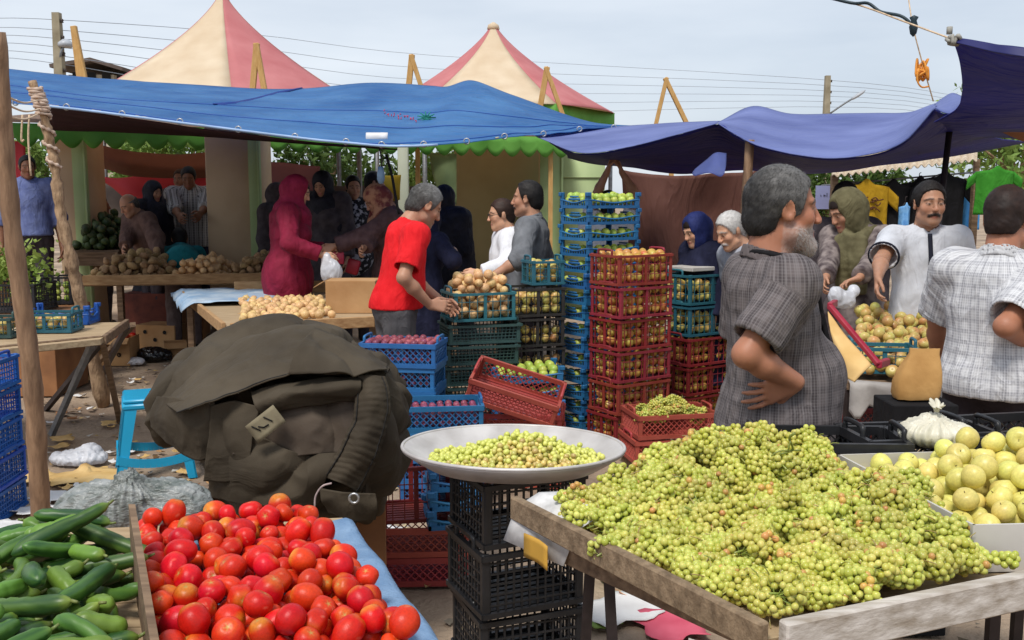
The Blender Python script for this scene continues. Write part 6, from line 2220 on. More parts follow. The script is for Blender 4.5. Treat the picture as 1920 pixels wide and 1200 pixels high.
hair_blk = hair_mat('hair_black', lin(14, 12, 12), lin(44, 38, 36))
hair_wht = hair_mat('hair_white', lin(168, 164, 160), lin(222, 220, 216))
hair_brn = hair_mat('hair_brown', lin(34, 22, 18), lin(72, 50, 40))
plaid1 = plaid_mat('plaid_grey_brown', lin(98, 90, 90), lin(64, 58, 60), lin(128, 122, 122), .009, .058, .7)
plaid2 = plaid_mat('plaid_white_grey', lin(190, 190, 192), lin(148, 148, 154), lin(222, 222, 224), .011, .046, 1.0)
plaid3 = plaid_mat('plaid_stripe_grey', lin(150, 146, 142), lin(44, 40, 42), lin(206, 204, 202), .03, .05, .1)
tee_red = cloth_mat('tee_red', lin(206, 20, 28), lin(222, 34, 40), .8)
shirt_grey = cloth_mat('shirt_grey', lin(98, 100, 104), lin(120, 122, 126))
polo_w = cloth_mat('polo_pale_grey', lin(186, 188, 194), lin(206, 208, 214))
navy_trim = cloth_mat('navy_trim', lin(30, 32, 44))
blk_trim = cloth_mat('black_trim', lin(26, 25, 27))
white_c = cloth_mat('cloth_white', lin(214, 214, 218), lin(232, 232, 236))
jean_gr = cloth_mat('jeans_grey', lin(70, 68, 70), lin(98, 96, 98), .85, .12, 9)
jean_bl = cloth_mat('jeans_blue', lin(70, 96, 140), lin(106, 130, 168))
trous_blk = cloth_mat('trousers_dark', lin(40, 34, 38), lin(54, 46, 50))
trous_brn = cloth_mat('trousers_brown_grey', lin(86, 74, 74), lin(108, 96, 94))
mag = cloth_mat('cloth_magenta', lin(112, 20, 44), lin(134, 32, 58), .75)
mag2 = cloth_mat('cloth_magenta_scarf', lin(122, 24, 52), lin(148, 38, 70), .75)
maroon = pmat('scarf_maroon_check', lin(112, 52, 50), .8, .3, 9, base2=lin(176, 128, 100), bump=.3, bscale=120, bdist=.003, contrast=(.45, .55))
brn_blk = cloth_mat('cloth_brown_black', lin(74, 54, 56), lin(100, 76, 76))
navy = cloth_mat('cloth_navy', lin(26, 28, 48), lin(38, 40, 64))
navy_sc = cloth_mat('scarf_navy', lin(30, 38, 84), lin(46, 56, 110), .7)
chador = cloth_mat('chador_black', lin(30, 30, 38), lin(46, 46, 56), .7)
olive = cloth_mat('scarf_olive', lin(84, 78, 54), lin(112, 106, 78))
floral = pmat('cloth_floral', lin(70, 58, 60), .8, .3, 16, base2=lin(136, 124, 120), bump=.25, bscale=140, bdist=.003, contrast=(.38, .62), detail=6)
brown_sh = cloth_mat('shirt_brown', lin(88, 66, 60), lin(110, 86, 78))
teal_sh = cloth_mat('shirt_teal', lin(24, 104, 112), lin(36, 124, 130))
blue_sh = cloth_mat('shirt_blue_pale', lin(96, 108, 158), lin(120, 132, 178))
dark_any = cloth_mat('cloth_dark', lin(58, 52, 56), lin(84, 76, 80))
pattern_bw = pmat('cloth_black_white', lin(30, 30, 36), .8, .3, 20, base2=lin(190, 190, 198), contrast=(.5, .58))
stripe_gw = cloth_mat('cloth_grey_white', lin(130, 134, 146), lin(180, 184, 194))
seam_d, seam_l = cloth_mat('seam_dark', lin(52, 48, 50)), cloth_mat('seam_pale', lin(150, 150, 154))
# ================================================================== the crowd
p1 = make_person('stout grey-bearded man in a grey plaid shirt standing with a hand on his hip', 1466, 314, 2.38, -82, H=1.73, girth=1.08, belly=.10, lean=-2,
 head=(2, -4, 0), hs=1.07, skin='ruddy', res=.0052, hair=grey_salt, beard={'c': lin(112, 100, 92), 'c2': lin(206, 202, 198), 'vol': .001, 'a': .75, 'strand': 2200}, brow=lin(60, 52, 48),
 top={'m': plaid1, 'hem': .76, 'sleeve': .80, 'o': .012, 'collar': plaid1, 'cr': 1.10, 'ch': 1.462, 'vneck': .12, 'placket': (blk_trim, .05, 1.10), 'fold': .0115, 'sc': (7, 7, 6), 'seam': seam_d}, legs={'m': trous_blk},
 armR={'e': (1400, 664, 2.19, 0), 'px': (1492, 716, 2.23), 'd': (-.15, -1, -.42), 'pn': (-1, 0, .25), 'curl': .28, 'spread': .16, 'thumb': .1},
 armL={'w': (-.30, .12, .90)}, seed=1)
b = MB()
for sx in (-1, 1):
 q = spline([p1.T(x) for x in ((0, -.088, 1.468), (sx * .055, -.062, 1.474), (sx * .088, .01, 1.452), (sx * .070, .082, 1.408), (sx * .035, .132, 1.345), (.012, .158, 1.27), (.004, .185, 1.17))], 40)
 b.tube(q, .0135, 8, squash=.8)
mesh_obj('collar_trim', np.concatenate(b.v), b.f, blk_trim, p1.root)
p2 = make_person('grey-haired man in a bright red T-shirt looking down at the crates', 812, 351, 4.75, -68, H=1.72, girth=1.0, belly=.03, lean=13, head=(30, 4, 0), hs=1.06, skin='tan', res=.0065,
 hair=grey_salt2, beard={'c': lin(90, 80, 74), 'c2': lin(130, 116, 106), 'a': .4},
 top={'m': tee_red, 'tuck': .93, 'sleeve': .78, 'o': .016, 'fold': .007}, legs={'m': jean_gr, 'waist': 1.03},
 armR={'px': (806, 572, 4.55), 'd': (.15, 1, -.1), 'pn': (-1, 0, -.4), 'curl': .6, 'hint': (.5, -.9, -.2)}, armL={'px': (828, 565, 4.75), 'curl': .6}, seed=2)
p3 = make_person('dark-haired moustached man in an open-necked grey shirt beside the blue trays', 990, 340, 5.6, 78, H=1.72, girth=1.05, belly=.03, head=(2, -2, 0), hs=1.05, skin='tan', res=.0065,
 hair=hair_blk, hairline='recede', moustache=lin(20, 16, 16), beard={'c': lin(90, 76, 70), 'a': .25},
 top={'m': shirt_grey, 'hem': .78, 'sleeve': 1.25, 'o': .018, 'collar': shirt_grey, 'vneck': .10}, legs={'m': trous_blk},
 armL={'px': (918, 522, 5.3), 'd': (0, .6, -.8), 'curl': .55}, armR={'w': (.28, .12, .95)}, seed=3)
make_person('grey-haired person in a white jacket and glasses behind the moustached man in grey', 938, 374, 5.9, 100, H=1.62, head=(8, 0, 0), hs=1.03, skin='fair', res=.009, hair=hair_brn, glasses=True,
 top={'m': white_c, 'hem': .80, 'sleeve': 1.9, 'o': .03, 'collar': white_c}, legs={'m': trous_blk}, armL={'px': (898, 512, 5.6)}, seed=4)
p5 = make_person('woman in a magenta headscarf and long magenta coat holding a white bag', 566, 334, 6.3, -78, H=1.66, sex='f', head=(22, 0, 0), hs=1.04, skin='fair', res=.0075, lean=4,
 hijab={'m': mag2, 'hair': hair_brn, 'o': .020}, top={'m': mag, 'hem': .35, 'sleeve': 1.92, 'o': .035, 'long': True, 'flare': .10, 'fold': .011}, legs={'m': trous_blk},
 armR={'px': (604, 478, 6.05), 'd': (.1, .8, -.4), 'curl': .7}, armL={'px': (610, 470, 6.35), 'curl': .7}, seed=5)
p6 = make_person('woman in a striped maroon headscarf bending over a red purse, bag on her back', 692, 354, 6.5, 112, H=1.60, sex='f', head=(34, 0, 0), hs=1.05, skin='tan', res=.008, lean=10,
 hijab={'m': maroon, 'o': .024}, top={'m': brn_blk, 'hem': .45, 'sleeve': 1.9, 'o': .045, 'long': True, 'flare': .08, 'fold': .012}, legs={'m': dark_any},
 armR={'px': (672, 480, 6.2), 'curl': .7}, armL={'px': (622, 464, 6.3), 'd': (-.1, .9, -.35), 'curl': .6}, seed=6)
make_person('woman in a black chador seen from behind, right of the red shirted man', 836, 352, 7.2, -20, H=1.66, sex='f', head=(12, 0, 0), skin='fair', res=.010,
 hijab={'m': chador, 'o': .026, 'long': True}, top={'m': chador, 'hem': .12, 'sleeve': 1.9, 'o': .07, 'long': True, 'flare': .12, 'fold': .014}, seed=7)
make_person('person in a navy blouse stooping between the red shirted man and the olive wall', 812, 398, 6.5, -30, H=1.58, sex='f', head=(30, 0, 0), skin='fair', res=.010, lean=8,
 hijab={'m': navy, 'o': .026}, top={'m': navy, 'hem': .5, 'sleeve': 1.4, 'o': .045, 'long': True, 'flare': .05, 'fold': .012}, legs={'m': trous_blk}, armR={'px': (854, 474, 6.4)}, seed=8)
make_person('balding vendor in a brown shirt bent over the potato table', 232, 366, 8.25, 140, H=1.62, lean=22, head=(30, 0, 0), hs=1.05, skin='tan', res=.009, hair=grey_salt2, hairline='fringe', girth=1.08,
 beard={'c': lin(130, 120, 112), 'a': .3}, top={'m': brown_sh, 'tuck': .85, 'sleeve': 1.85, 'o': .03, 'collar': brown_sh, 'fold': .01}, legs={'m': dark_any},
 armR={'px': (228, 488, 7.95)}, armL={'px': (300, 490, 7.95)}, seed=9)
make_person('woman in a black headscarf standing behind the balding vendor', 290, 342, 8.7, -120, H=1.62, sex='f', head=(14, 0, 0), skin='tan', res=.011,
 hijab={'m': chador, 'o': .024, 'long': True}, top={'m': chador, 'hem': .3, 'sleeve': 1.9, 'o': .05, 'long': True, 'flare': .08}, seed=10)
make_person('man in a grey striped shirt leaning over the red produce before the red cloth', 352, 314, 8.9, 190, H=1.74, lean=10, head=(22, 0, 0), skin='dark', res=.010, hair=hair_blk,
 top={'m': plaid3, 'hem': .85, 'sleeve': 1.4, 'o': .02, 'collar': plaid3, 'vneck': .08}, legs={'m': navy}, armR={'px': (338, 412, 8.5)}, armL={'px': (372, 408, 8.5)}, seed=11)
make_person('man with a straw coloured cap standing behind the man in the grey striped shirt', 338, 318, 9.3, 170, H=1.72, head=(5, 0, 0), skin='dark', res=.012, hair=hair_brn, top={'m': dark_any, 'hem': .8, 'sleeve': 1.9, 'o': .03}, legs={'m': dark_any}, seed=12)
make_person('person in a teal shirt and brown trousers bent double over the vegetables', 336, 428, 8.4, 20, H=1.74, lean=84, head=(10, 0, 0), skin='tan', res=.010, hair=hair_blk,
 top={'m': teal_sh, 'tuck': .88, 'sleeve': .8, 'o': .022}, legs={'m': trous_brn, 'waist': 1.14, 'o': .02}, armR={'w': (.2, .7, .7)}, armL={'w': (-.2, .7, .7)}, seed=13)
make_person('man in a pale blue shirt with folded sleeves standing behind the leaning pole', 50, 292, 8.3, -150, H=1.76, skin='dark', res=.010, hair=hair_blk, head=(6, 0, 0),
 top={'m': blue_sh, 'tuck': .95, 'sleeve': 1.3, 'o': .022, 'collar': blue_sh}, legs={'m': dark_any}, seed=14)
make_person('person in dark clothes half hidden behind the second tan column', 188, 370, 9.4, -60, H=1.6, skin='dark', res=.012, hair=hair_blk, top={'m': dark_any, 'hem': .6, 'sleeve': 1.9, 'o': .03}, legs={'m': dark_any}, seed=15)
make_person('dark clad woman looking down behind the magenta clad woman', 600, 326, 7.8, 165, H=1.70, sex='f', head=(24, 0, 0), skin='tan', res=.010, hijab={'m': chador, 'o': .024, 'long': True},
 top={'m': dark_any, 'hem': .3, 'sleeve': 1.9, 'o': .05, 'long': True, 'flare': .06}, seed=16)
make_person('person in a black and white patterned top behind the maroon scarf woman', 662, 330, 8.0, -160, H=1.68, head=(8, 0, 0), skin='tan', res=.010, hair=hair_blk, top={'m': pattern_bw, 'hem': .7, 'sleeve': 1.5, 'o': .03}, legs={'m': dark_any}, seed=17)
make_person('man in dark clothes by the mustard cloth, face in profile', 700, 322, 8.6, -80, H=1.72, skin='tan', res=.010, hair=hair_blk, top={'m': dark_any, 'hem': .7, 'sleeve': 1.9, 'o': .03}, legs={'m': dark_any}, seed=18)
make_person('person in dark clothes in the shade left of the magenta clad woman', 522, 346, 8.4, -110, H=1.66, sex='f', head=(10, 0, 0), skin='tan', res=.011, hijab={'m': dark_any, 'o': .022}, top={'m': dark_any, 'hem': .3, 'sleeve': 1.9, 'o': .045, 'long': True, 'flare': .06}, seed=19)
make_person('person in a pale shirt with both arms raised under the awning behind the blue trays', 1140, 358, 6.6, -5, H=1.64, skin='tan', res=.008, hair=hair_blk, head=(-10, 0, 0),
 top={'m': white_c, 'hem': .75, 'sleeve': .6, 'o': .02}, legs={'m': trous_blk}, armR={'px': (1166, 324, 6.55), 'd': (-.3, 0, 1), 'hint': (1, 0, .2), 'curl': .8}, armL={'px': (1140, 318, 6.55), 'd': (.3, 0, 1), 'hint': (-1, 0, .2), 'curl': .8}, seed=20)
make_person('woman in a navy headscarf with a yellow necktie scarf, looking down left', 1296, 405, 5.5, 118, H=1.58, sex='f', head=(24, 0, 0), hs=1.04, skin='fair', res=.0075, hijab={'m': navy_sc, 'hair': hair_brn, 'o': .020, 'cape': False},
 top={'m': navy, 'hem': .3, 'sleeve': 1.9, 'o': .045, 'long': True, 'flare': .06, 'high': True}, seed=21)
make_person('white-haired man with a white moustache bending forward behind the plaid man', 1360, 401, 5.15, 112, H=1.64, lean=14, head=(26, 0, 0), hs=1.06, skin='fair', res=.0075, hair=hair_wht, moustache=lin(214, 210, 206), brow=lin(180, 176, 172),
 top={'m': stripe_gw, 'hem': .8, 'sleeve': .8, 'o': .022, 'collar': white_c}, legs={'m': trous_blk}, seed=22)
p23 = make_person('woman in an olive headscarf and floral dress opening a plastic bag', 1574, 362, 4.65, 150, H=1.66, sex='f', lean=6, girth=.9, head=(28, -42, 0), hs=1.06, skin='tan', res=.0065, hijab={'m': olive, 'hair': hair_brn, 'o': .018, 'cape': False, 'tails': [[(-.11, .02, 1.42), (0, .14, 1.38), (.10, .06, 1.44)], [(.06, .10, 1.42), (.05, .17, 1.25), (.03, .18, 1.05)], [(-.03, .13, 1.40), (-.04, .18, 1.25), (-.05, .18, 1.08)], [(.10, .02, 1.44), (.0, -.10, 1.43), (-.11, .02, 1.42)]]},
 top={'m': floral, 'hem': .4, 'sleeve': 1.88, 'o': .028, 'long': True, 'flare': .06, 'high': True, 'fold': .008}, legs={'m': dark_any},
 armR={'px': (1546, 540, 4.32), 'd': (0, .7, -.5), 'curl': .6, 'pn': (-1, 0, -.2), 'hint': (.2, -.4, -1)}, armL={'px': (1608, 526, 4.3), 'hint': (-.2, -.4, -1), 'd': (.75, .5, -.25), 'curl': .6, 'pn': (0, .3, -1)}, seed=23)
make_person('dark-haired man in black mostly hidden behind the olive scarf woman', 1586, 342, 5.2, 178, H=1.74, skin='tan', res=.010, hair=hair_blk, top={'m': dark_any, 'hem': .8, 'sleeve': 1.9, 'o': .03}, legs={'m': dark_any}, seed=24)
p25 = make_person('moustached man in a pale grey polo shirt with navy collar reaching to the apples', 1744, 341, 4.25, 172, H=1.72, girth=.96, belly=.03, head=(2, 6, 0), hs=1.0, skin='tan', res=.0062, hair=hair_blk, moustache=lin(16, 13, 13), beard={'c': lin(96, 78, 70), 'a': .3}, brow=lin(20, 16, 15), lean=3,
 top={'m': polo_w, 'hem': .88, 'sleeve': .82, 'o': .018, 'collar': navy_trim, 'cuff': navy_trim, 'seam': seam_l, 'vneck': .09, 'placket': (navy_trim, .022, 1.26)}, legs={'m': jean_bl},
 armR={'px': (1628, 564, 3.72), 'hint': (.8, .1, -.6), 'd': (.15, .35, -.8), 'curl': .6, 'pn': (-.6, .3, -.4)}, armL={'w': (-.3, .15, .9)}, seed=25)
p26 = make_person('broad man in a white checked shirt seen from behind at the right edge', 1894, 349, 3.05, -38, H=1.74, girth=1.14, belly=.06, head=(6, -6, 0), hs=1.06, skin='ruddy', res=.0062, hair=hair_brn, hairline='buzz',
 top={'m': plaid2, 'hem': .87, 'sleeve': .84, 'o': .022, 'collar': plaid2, 'cr': 1.1, 'fold': .010, 'seam': seam_l}, legs={'m': trous_blk, 'fold': .01},
 armL={'w': (-.30, .28, .93)}, armR={'e': (1885, 612, 2.85, 0), 'w': (.25, .36, .93)}, seed=26)
for i, (px, y, f, m, lab) in enumerate(((1525, 432, -170, cloth_mat('cloth_crimson', lin(140, 22, 36), lin(160, 34, 48)), 'person in crimson almost hidden between the plaid man and the olive scarf woman'),)):
 make_person(lab, px, y, 5.6, f, H=1.5, sex='f', skin='tan', res=.011, hijab={'m': m, 'o': .022}, top={'m': m, 'hem': .3, 'sleeve': 1.9, 'o': .045, 'long': True, 'flare': .05}, seed=30)
# ================================================================== the dark coat thrown over a box
coat_m = pmat('coat_canvas', lin(52, 45, 36), .85, .3, 3, base2=lin(80, 71, 58), bump=.45, bscale=220, bdist=.002, spec=.22, wr=(4, .03, .3, (1, 1, 1)))
lining_m = pmat('coat_lining', lin(58, 48, 40), .8, .3, 5, base2=lin(84, 72, 60), bump=.3, bscale=120, bdist=.003)
def trace(sd, px, py, t0=2.0, t1=6.0):
 d = ray(px, py)
 t = np.linspace(t0, t1, 1500)
 p = CAMP + t[:, None] * d
 i = np.round((p - sd.lo) / sd.h).astype(int)
 ok = np.all((i >= 0) & (i < np.array(sd.D.shape)), 1)
 v = np.full(len(t), 9.0)
 v[ok] = sd.D[i[ok, 0], i[ok, 1], i[ok, 2]]
 k = np.argmax(v < 0)
 return p[k] if v[k] < 0 else None
def coat():
 YC = 2.78
 lo = P(250, 600, 2.45); hi = P(800, 1010, 3.1)
 sd = SDF((P(245, 800, YC)[0] - .03, 3.15, .30), (P(800, 800, YC)[0] + .03, 4.15, 1.34), .0062)
 px = YC * KF / F_PX * 1.0
 def E(x, y, rx, ry, dep, Y=YC, k=.05, rot=0.0, mode='u'):
  sd.ell(P(x, y, Y), (rx * px, dep, ry * px), roty(math.radians(rot)), k, mode)
 E(565, 850, 168, 142, .30); E(500, 706, 170, 74, .20, rot=-12); E(600, 668, 95, 42, .18, rot=14)
 E(334, 752, 50, 80, .20, rot=12); E(410, 775, 95, 78, .22); E(690, 765, 70, 112, .25); E(640, 900, 92, 72, .25); E(484, 895, 84, 74, .24)
 base = SDF.__new__(SDF); base.__dict__.update(sd.__dict__); base.D = sd.D.copy()
 def on(pts, lift):
  out = []
  for x, y in pts:
   q = trace(base, x, y)
   if q is None:
    q = P(x, y, YC)
   dd = ray(x, y); out.append(q - dd / np.linalg.norm(dd) * lift)
  return out
 def ridge(pts, r, lift, k=.03, mode='u', n=14, r2=None):
  q = spline(on(pts, lift), n)
  rr = np.linspace(r, r2 if r2 is not None else r, n)
  sd.chain(q, rr, k, mode)
 ridge([(505, 742), (560, 731), (620, 726), (672, 722)], .034, .035, .03)
 ridge([(520, 768), (570, 764), (620, 764), (640, 770)], .022, -.004, .02, 's')
 ridge([(470, 740), (490, 765), (520, 790), (545, 812)], .030, .022, .025)
 ridge([(505, 725), (492, 745), (500, 772)], .022, .03, .015)
 ridge([(555, 790), (600, 782), (625, 800)], .020, .014, .02)
 ridge([(540, 808), (585, 812), (625, 800)], .014, .016, .015)
 ridge([(560, 826), (600, 818), (640, 790)], .022, -.006, .02, 's')
 ridge([(440, 820), (420, 870), (400, 930)], .030, .010, .03)
 ridge([(470, 830), (520, 880), (600, 860), (640, 830)], .026, .004, .04)
 ridge([(450, 950), (520, 925), (590, 915)], .030, .008, .04)
 ridge([(735, 740), (748, 800), (730, 860)], .030, .010, .03)
 ridge([(720, 760), (728, 810), (712, 850)], .012, -.004, .015, 's')
 ridge([(600, 930), (640, 915), (690, 925), (705, 950)], .034, .018, .02)
 ridge([(605, 955), (640, 950), (690, 965)], .026, .012, .02)
 V, Fq = sd.mesh()
 V = relax(V, Fq, 1, .4)
 nn = vnormals(V, Fq)
 def crease(d, fr, sd_, warp=.9):
  ph = V @ np.array(d) * fr + warp * fbm(V * 4.5, sd_, 2)
  return 1 - 2 * np.abs((ph % 1.0) * 2 - 1)
 zc = P(500, 690, 2.6)[2]
 up = np.clip((V[:, 2] - zc) / .06, 0, 1); dn = 1 - up
 mk = lambda k: np.clip(.5 + 1.1 * vnoise(V * 3.2 + k, 70 + k), 0, 1)
 V = V + nn * (.022 * up * mk(1) * crease((-.52, .1, .85), 8.5, 61) + .009 * up * mk(4) * crease((.35, .1, .93), 12, 64)
                  + .024 * dn * mk(2) * crease((.78, .1, .60), 7.0, 62) + .016 * dn * mk(3) * crease((-.35, .1, .93), 9.0, 63)
                  + .003 * fbm(V * np.array([26, 20, 14]), 62, 2))[:, None]
 b = MB(); b.add(V, Fq)
 o = b.build('coat', coat_m)
 tag(o, 'big dark olive canvas coat thrown in a heap over a cardboard box', 'coat')
 sd2 = sd
 def panel(name, rows, nu, nv, seed, dirn, fr, amp, th=.005, fine=.004, m=None, edge=True, gath=0.0, gfr=0):
  R = [[P(x, y, Y) for x, y, Y in r] for r in rows]
  G = gridspline(R, nu, nv)
  gu, gv = np.gradient(G, axis=0), np.gradient(G, axis=1)
  nr = np.cross(gu, gv); nr /= np.linalg.norm(nr, axis=2)[:, :, None] + 1e-9
  if (nr[:, :, 1].mean()) > 0: nr = -nr
  p = G.reshape(-1, 3)
  ph = p @ np.array(dirn) * fr * .8 + 1.1 * fbm(p * 3.0, seed, 2)
  tri = 2 * np.abs(np.sin(PI * ph)) ** .8 - 1.2
  mk = np.clip(.45 + 1.2 * vnoise(p * 3.0, seed + 3), .05, 1)
  dsp = amp * mk * tri + fine * (1 - 2 * np.abs(fbm(p * 13, seed + 5, 2)))
  if gath:
   t = np.repeat(np.linspace(0, 1, nu), nv)
   dsp = dsp + gath * np.sin(t * gfr * 2 * PI + 1.5 * vnoise(p * 20, seed)) * (.4 + .6 * np.abs(vnoise(p * 9, seed + 1)))
  G = G + nr * dsp.reshape(nu, nv)[:, :, None]
  ob = MB().sheet(G, th).build(name, m or coat_m, o)
  return G
 F_ = panel('flap', [
  [(292, 742, 2.80), (345, 668, 2.84), (440, 616, 2.88), (540, 591, 2.90), (620, 616, 2.88), (690, 662, 2.84), (726, 690, 2.78)],
  [(300, 750, 2.66), (372, 690, 2.66), (450, 648, 2.68), (545, 618, 2.70), (622, 636, 2.68), (694, 676, 2.66), (730, 694, 2.66)],
  [(318, 764, 2.52), (388, 722, 2.52), (458, 692, 2.52), (545, 660, 2.54), (620, 668, 2.54), (690, 688, 2.54), (728, 699, 2.56)],
  [(335, 776, 2.44), (398, 754, 2.43), (462, 730, 2.43), (545, 702, 2.43), (614, 706, 2.44), (684, 706, 2.46), (727, 703, 2.50)]],
  80, 160, 5, (-.50, .1, .86), 8.5, .034, fine=.007)
 panel('flap_fold', [
  [(590, 612, 2.60), (640, 640, 2.58), (690, 668, 2.58), (722, 690, 2.58)],
  [(560, 650, 2.46), (620, 664, 2.47), (684, 684, 2.48), (720, 697, 2.52)],
  [(540, 700, 2.40), (612, 702, 2.40), (680, 703, 2.42), (722, 704, 2.48)]], 24, 60, 9, (.5, .1, .8), 8, .020, fine=.005)
 panel('side_panel', [
  [(296, 744, 2.62), (330, 745, 2.52), (365, 755, 2.48), (402, 752, 2.47)],
  [(282, 776, 2.62), (322, 790, 2.52), (362, 800, 2.48), (410, 790, 2.47)],
  [(286, 800, 2.62), (326, 838, 2.54), (370, 862, 2.50), (408, 852, 2.49)]], 40, 50, 11, (.95, .1, .2), 9, .024, fine=.006)
 W_ = panel('waistband', [
  [(668, 706, 2.46), (692, 704, 2.44), (722, 706, 2.46)], [(668, 752, 2.42), (698, 750, 2.40), (732, 752, 2.43)], [(656, 800, 2.40), (690, 802, 2.38), (722, 812, 2.41)],
  [(632, 850, 2.40), (668, 858, 2.38), (700, 872, 2.41)], [(606, 892, 2.41), (640, 906, 2.39), (674, 924, 2.42)]], 110, 24, 12, (0, 0, 1), 3, .004, gath=.0013, gfr=18, fine=.006)
 panel('front_panel', [
  [(420, 800, 2.50), (480, 815, 2.44), (560, 850, 2.43), (640, 850, 2.42)],
  [(400, 870, 2.50), (470, 880, 2.43), (550, 890, 2.41), (612, 896, 2.40)],
  [(392, 930, 2.54), (460, 945, 2.46), (540, 950, 2.43), (596, 945, 2.43)]], 50, 70, 13, (.80, .1, -.58), 7.5, .026, fine=.006)
 panel('sleeve', [
  [(470, 735, 2.46), (520, 722, 2.45), (580, 714, 2.45), (640, 708, 2.45), (676, 706, 2.46)],
  [(478, 758, 2.415), (530, 742, 2.40), (588, 732, 2.40), (642, 726, 2.40), (676, 724, 2.42)],
  [(492, 778, 2.43), (540, 764, 2.43), (594, 758, 2.43), (640, 752, 2.43), (668, 752, 2.44)]], 30, 70, 21, (.25, .1, .95), 7, .014, fine=.006)
 panel('lining', [
  [(470, 765, 2.46), (540, 758, 2.46), (600, 752, 2.46), (668, 748, 2.46)],
  [(455, 800, 2.46), (530, 802, 2.44), (598, 790, 2.43), (662, 800, 2.44)],
  [(440, 850, 2.46), (520, 856, 2.44), (590, 850, 2.43), (648, 850, 2.43)]], 50, 80, 22, (.6, .1, .75), 6.5, .022, m=lining_m, fine=.006)
 panel('left_front', [
  [(398, 760, 2.47), (440, 752, 2.46), (490, 762, 2.45)],
  [(392, 830, 2.47), (432, 826, 2.45), (476, 820, 2.44)],
  [(386, 900, 2.50), (426, 905, 2.46), (470, 900, 2.44)]], 50, 40, 23, (.9, .1, -.3), 8, .014)
 panel('back_panel', [
  [(720, 700, 2.50), (745, 730, 2.56), (765, 770, 2.64)],
  [(716, 770, 2.43), (748, 790, 2.50), (770, 800, 2.62)],
  [(700, 860, 2.42), (735, 870, 2.50), (760, 860, 2.62)],
  [(680, 930, 2.44), (712, 930, 2.52), (735, 915, 2.62)]], 60, 30, 24, (.8, .1, .4), 7, .022, fine=.006)
 panel('tab', [[(600, 915, 2.40), (650, 922, 2.385), (704, 925, 2.40)], [(604, 942, 2.40), (652, 950, 2.385), (708, 950, 2.40)], [(616, 962, 2.42), (660, 976, 2.40), (704, 972, 2.42)]], 20, 40, 14, (.7, .1, .5), 7, .005)
 b = MB()
 for q in (W_[:, 2], W_[:, -3], F_[-3, :]):
  b.tube(q + (0, -.006, 0), .0026, 5)
 b.build('seam', pmat('coat_seam', lin(30, 27, 24), .85, .2, 30), o)
 def S2(x, y, lift=.004):
  q = P(x, y, 2.40 if y < 860 else 2.375); dd = ray(x, y)
  return q - dd / np.linalg.norm(dd) * (lift + .012)
 b = MB()
 G = np.zeros((6, 8, 3))
 for i in range(6):
  for j in range(8):
   u, v_ = (j / 7 - .5) * 66, (i / 5 - .5) * 40
   a = math.radians(-38)
   G[i, j] = S2(498 + u * math.cos(a) - v_ * math.sin(a), 795 + u * math.sin(a) + v_ * math.cos(a), .004)
 G = np.stack([np.stack([G[:, j].mean(0) * .5 + G[i, j] * .5 for j in range(8)]) for i in range(6)]) if False else G
 b.sheet(G, .003)
 pch = b.build('label_patch', pmat('label_cloth', lin(104, 94, 74), .85, .25, 9, base2=lin(146, 136, 110)), o)
 b = MB()
 for k in range(4):
  b.tube([G[1 + k % 3, 1 + k] + (0, -.004, .002), G[3, 2 + k] + (0, -.004, 0)], .0022, 4)
 b.build('print', blk_trim, pch)
 b = MB()
 c_ = S2(664, 934, .006); an = np.linspace(0, 2 * PI, 19)
 b.tube(np.array([c_ + (.0155 * math.cos(q), -.002, .0155 * math.sin(q)) for q in an]), .0045, 6, caps=False)
 b.build('eyelet', pmat('eyelet_metal', lin(190, 190, 190), .3, .1, 10, metal=.8), o)
 b = MB(); b.tube(spline([S2(x, y, .012) for x, y in ((590, 952), (592, 930), (604, 912), (622, 906))], 16), .0034, 6)
 b.build('drawstring', pmat('cord_pale', lin(170, 150, 148), .7, .2, 60), o)
 b = MB(); b.tube(spline([S2(x, y, .012) for x, y in ((590, 975), (589, 965), (590, 952))], 8), .0034, 6)
 b.build('drawstring', pmat('cord_red', lin(120, 40, 56), .7, .2, 60), o)
 q = P(600, 960, 2.86)
 b = MB()
 b.box((q[0] + .03, q[1], .24), (.42, .34, .48), rotz(.25), bev=.004)
 bo = b.build('cardboard_box', card_d, smooth=False); tag(bo, 'brown cardboard box under the dark coat', 'cardboard box')
coat()
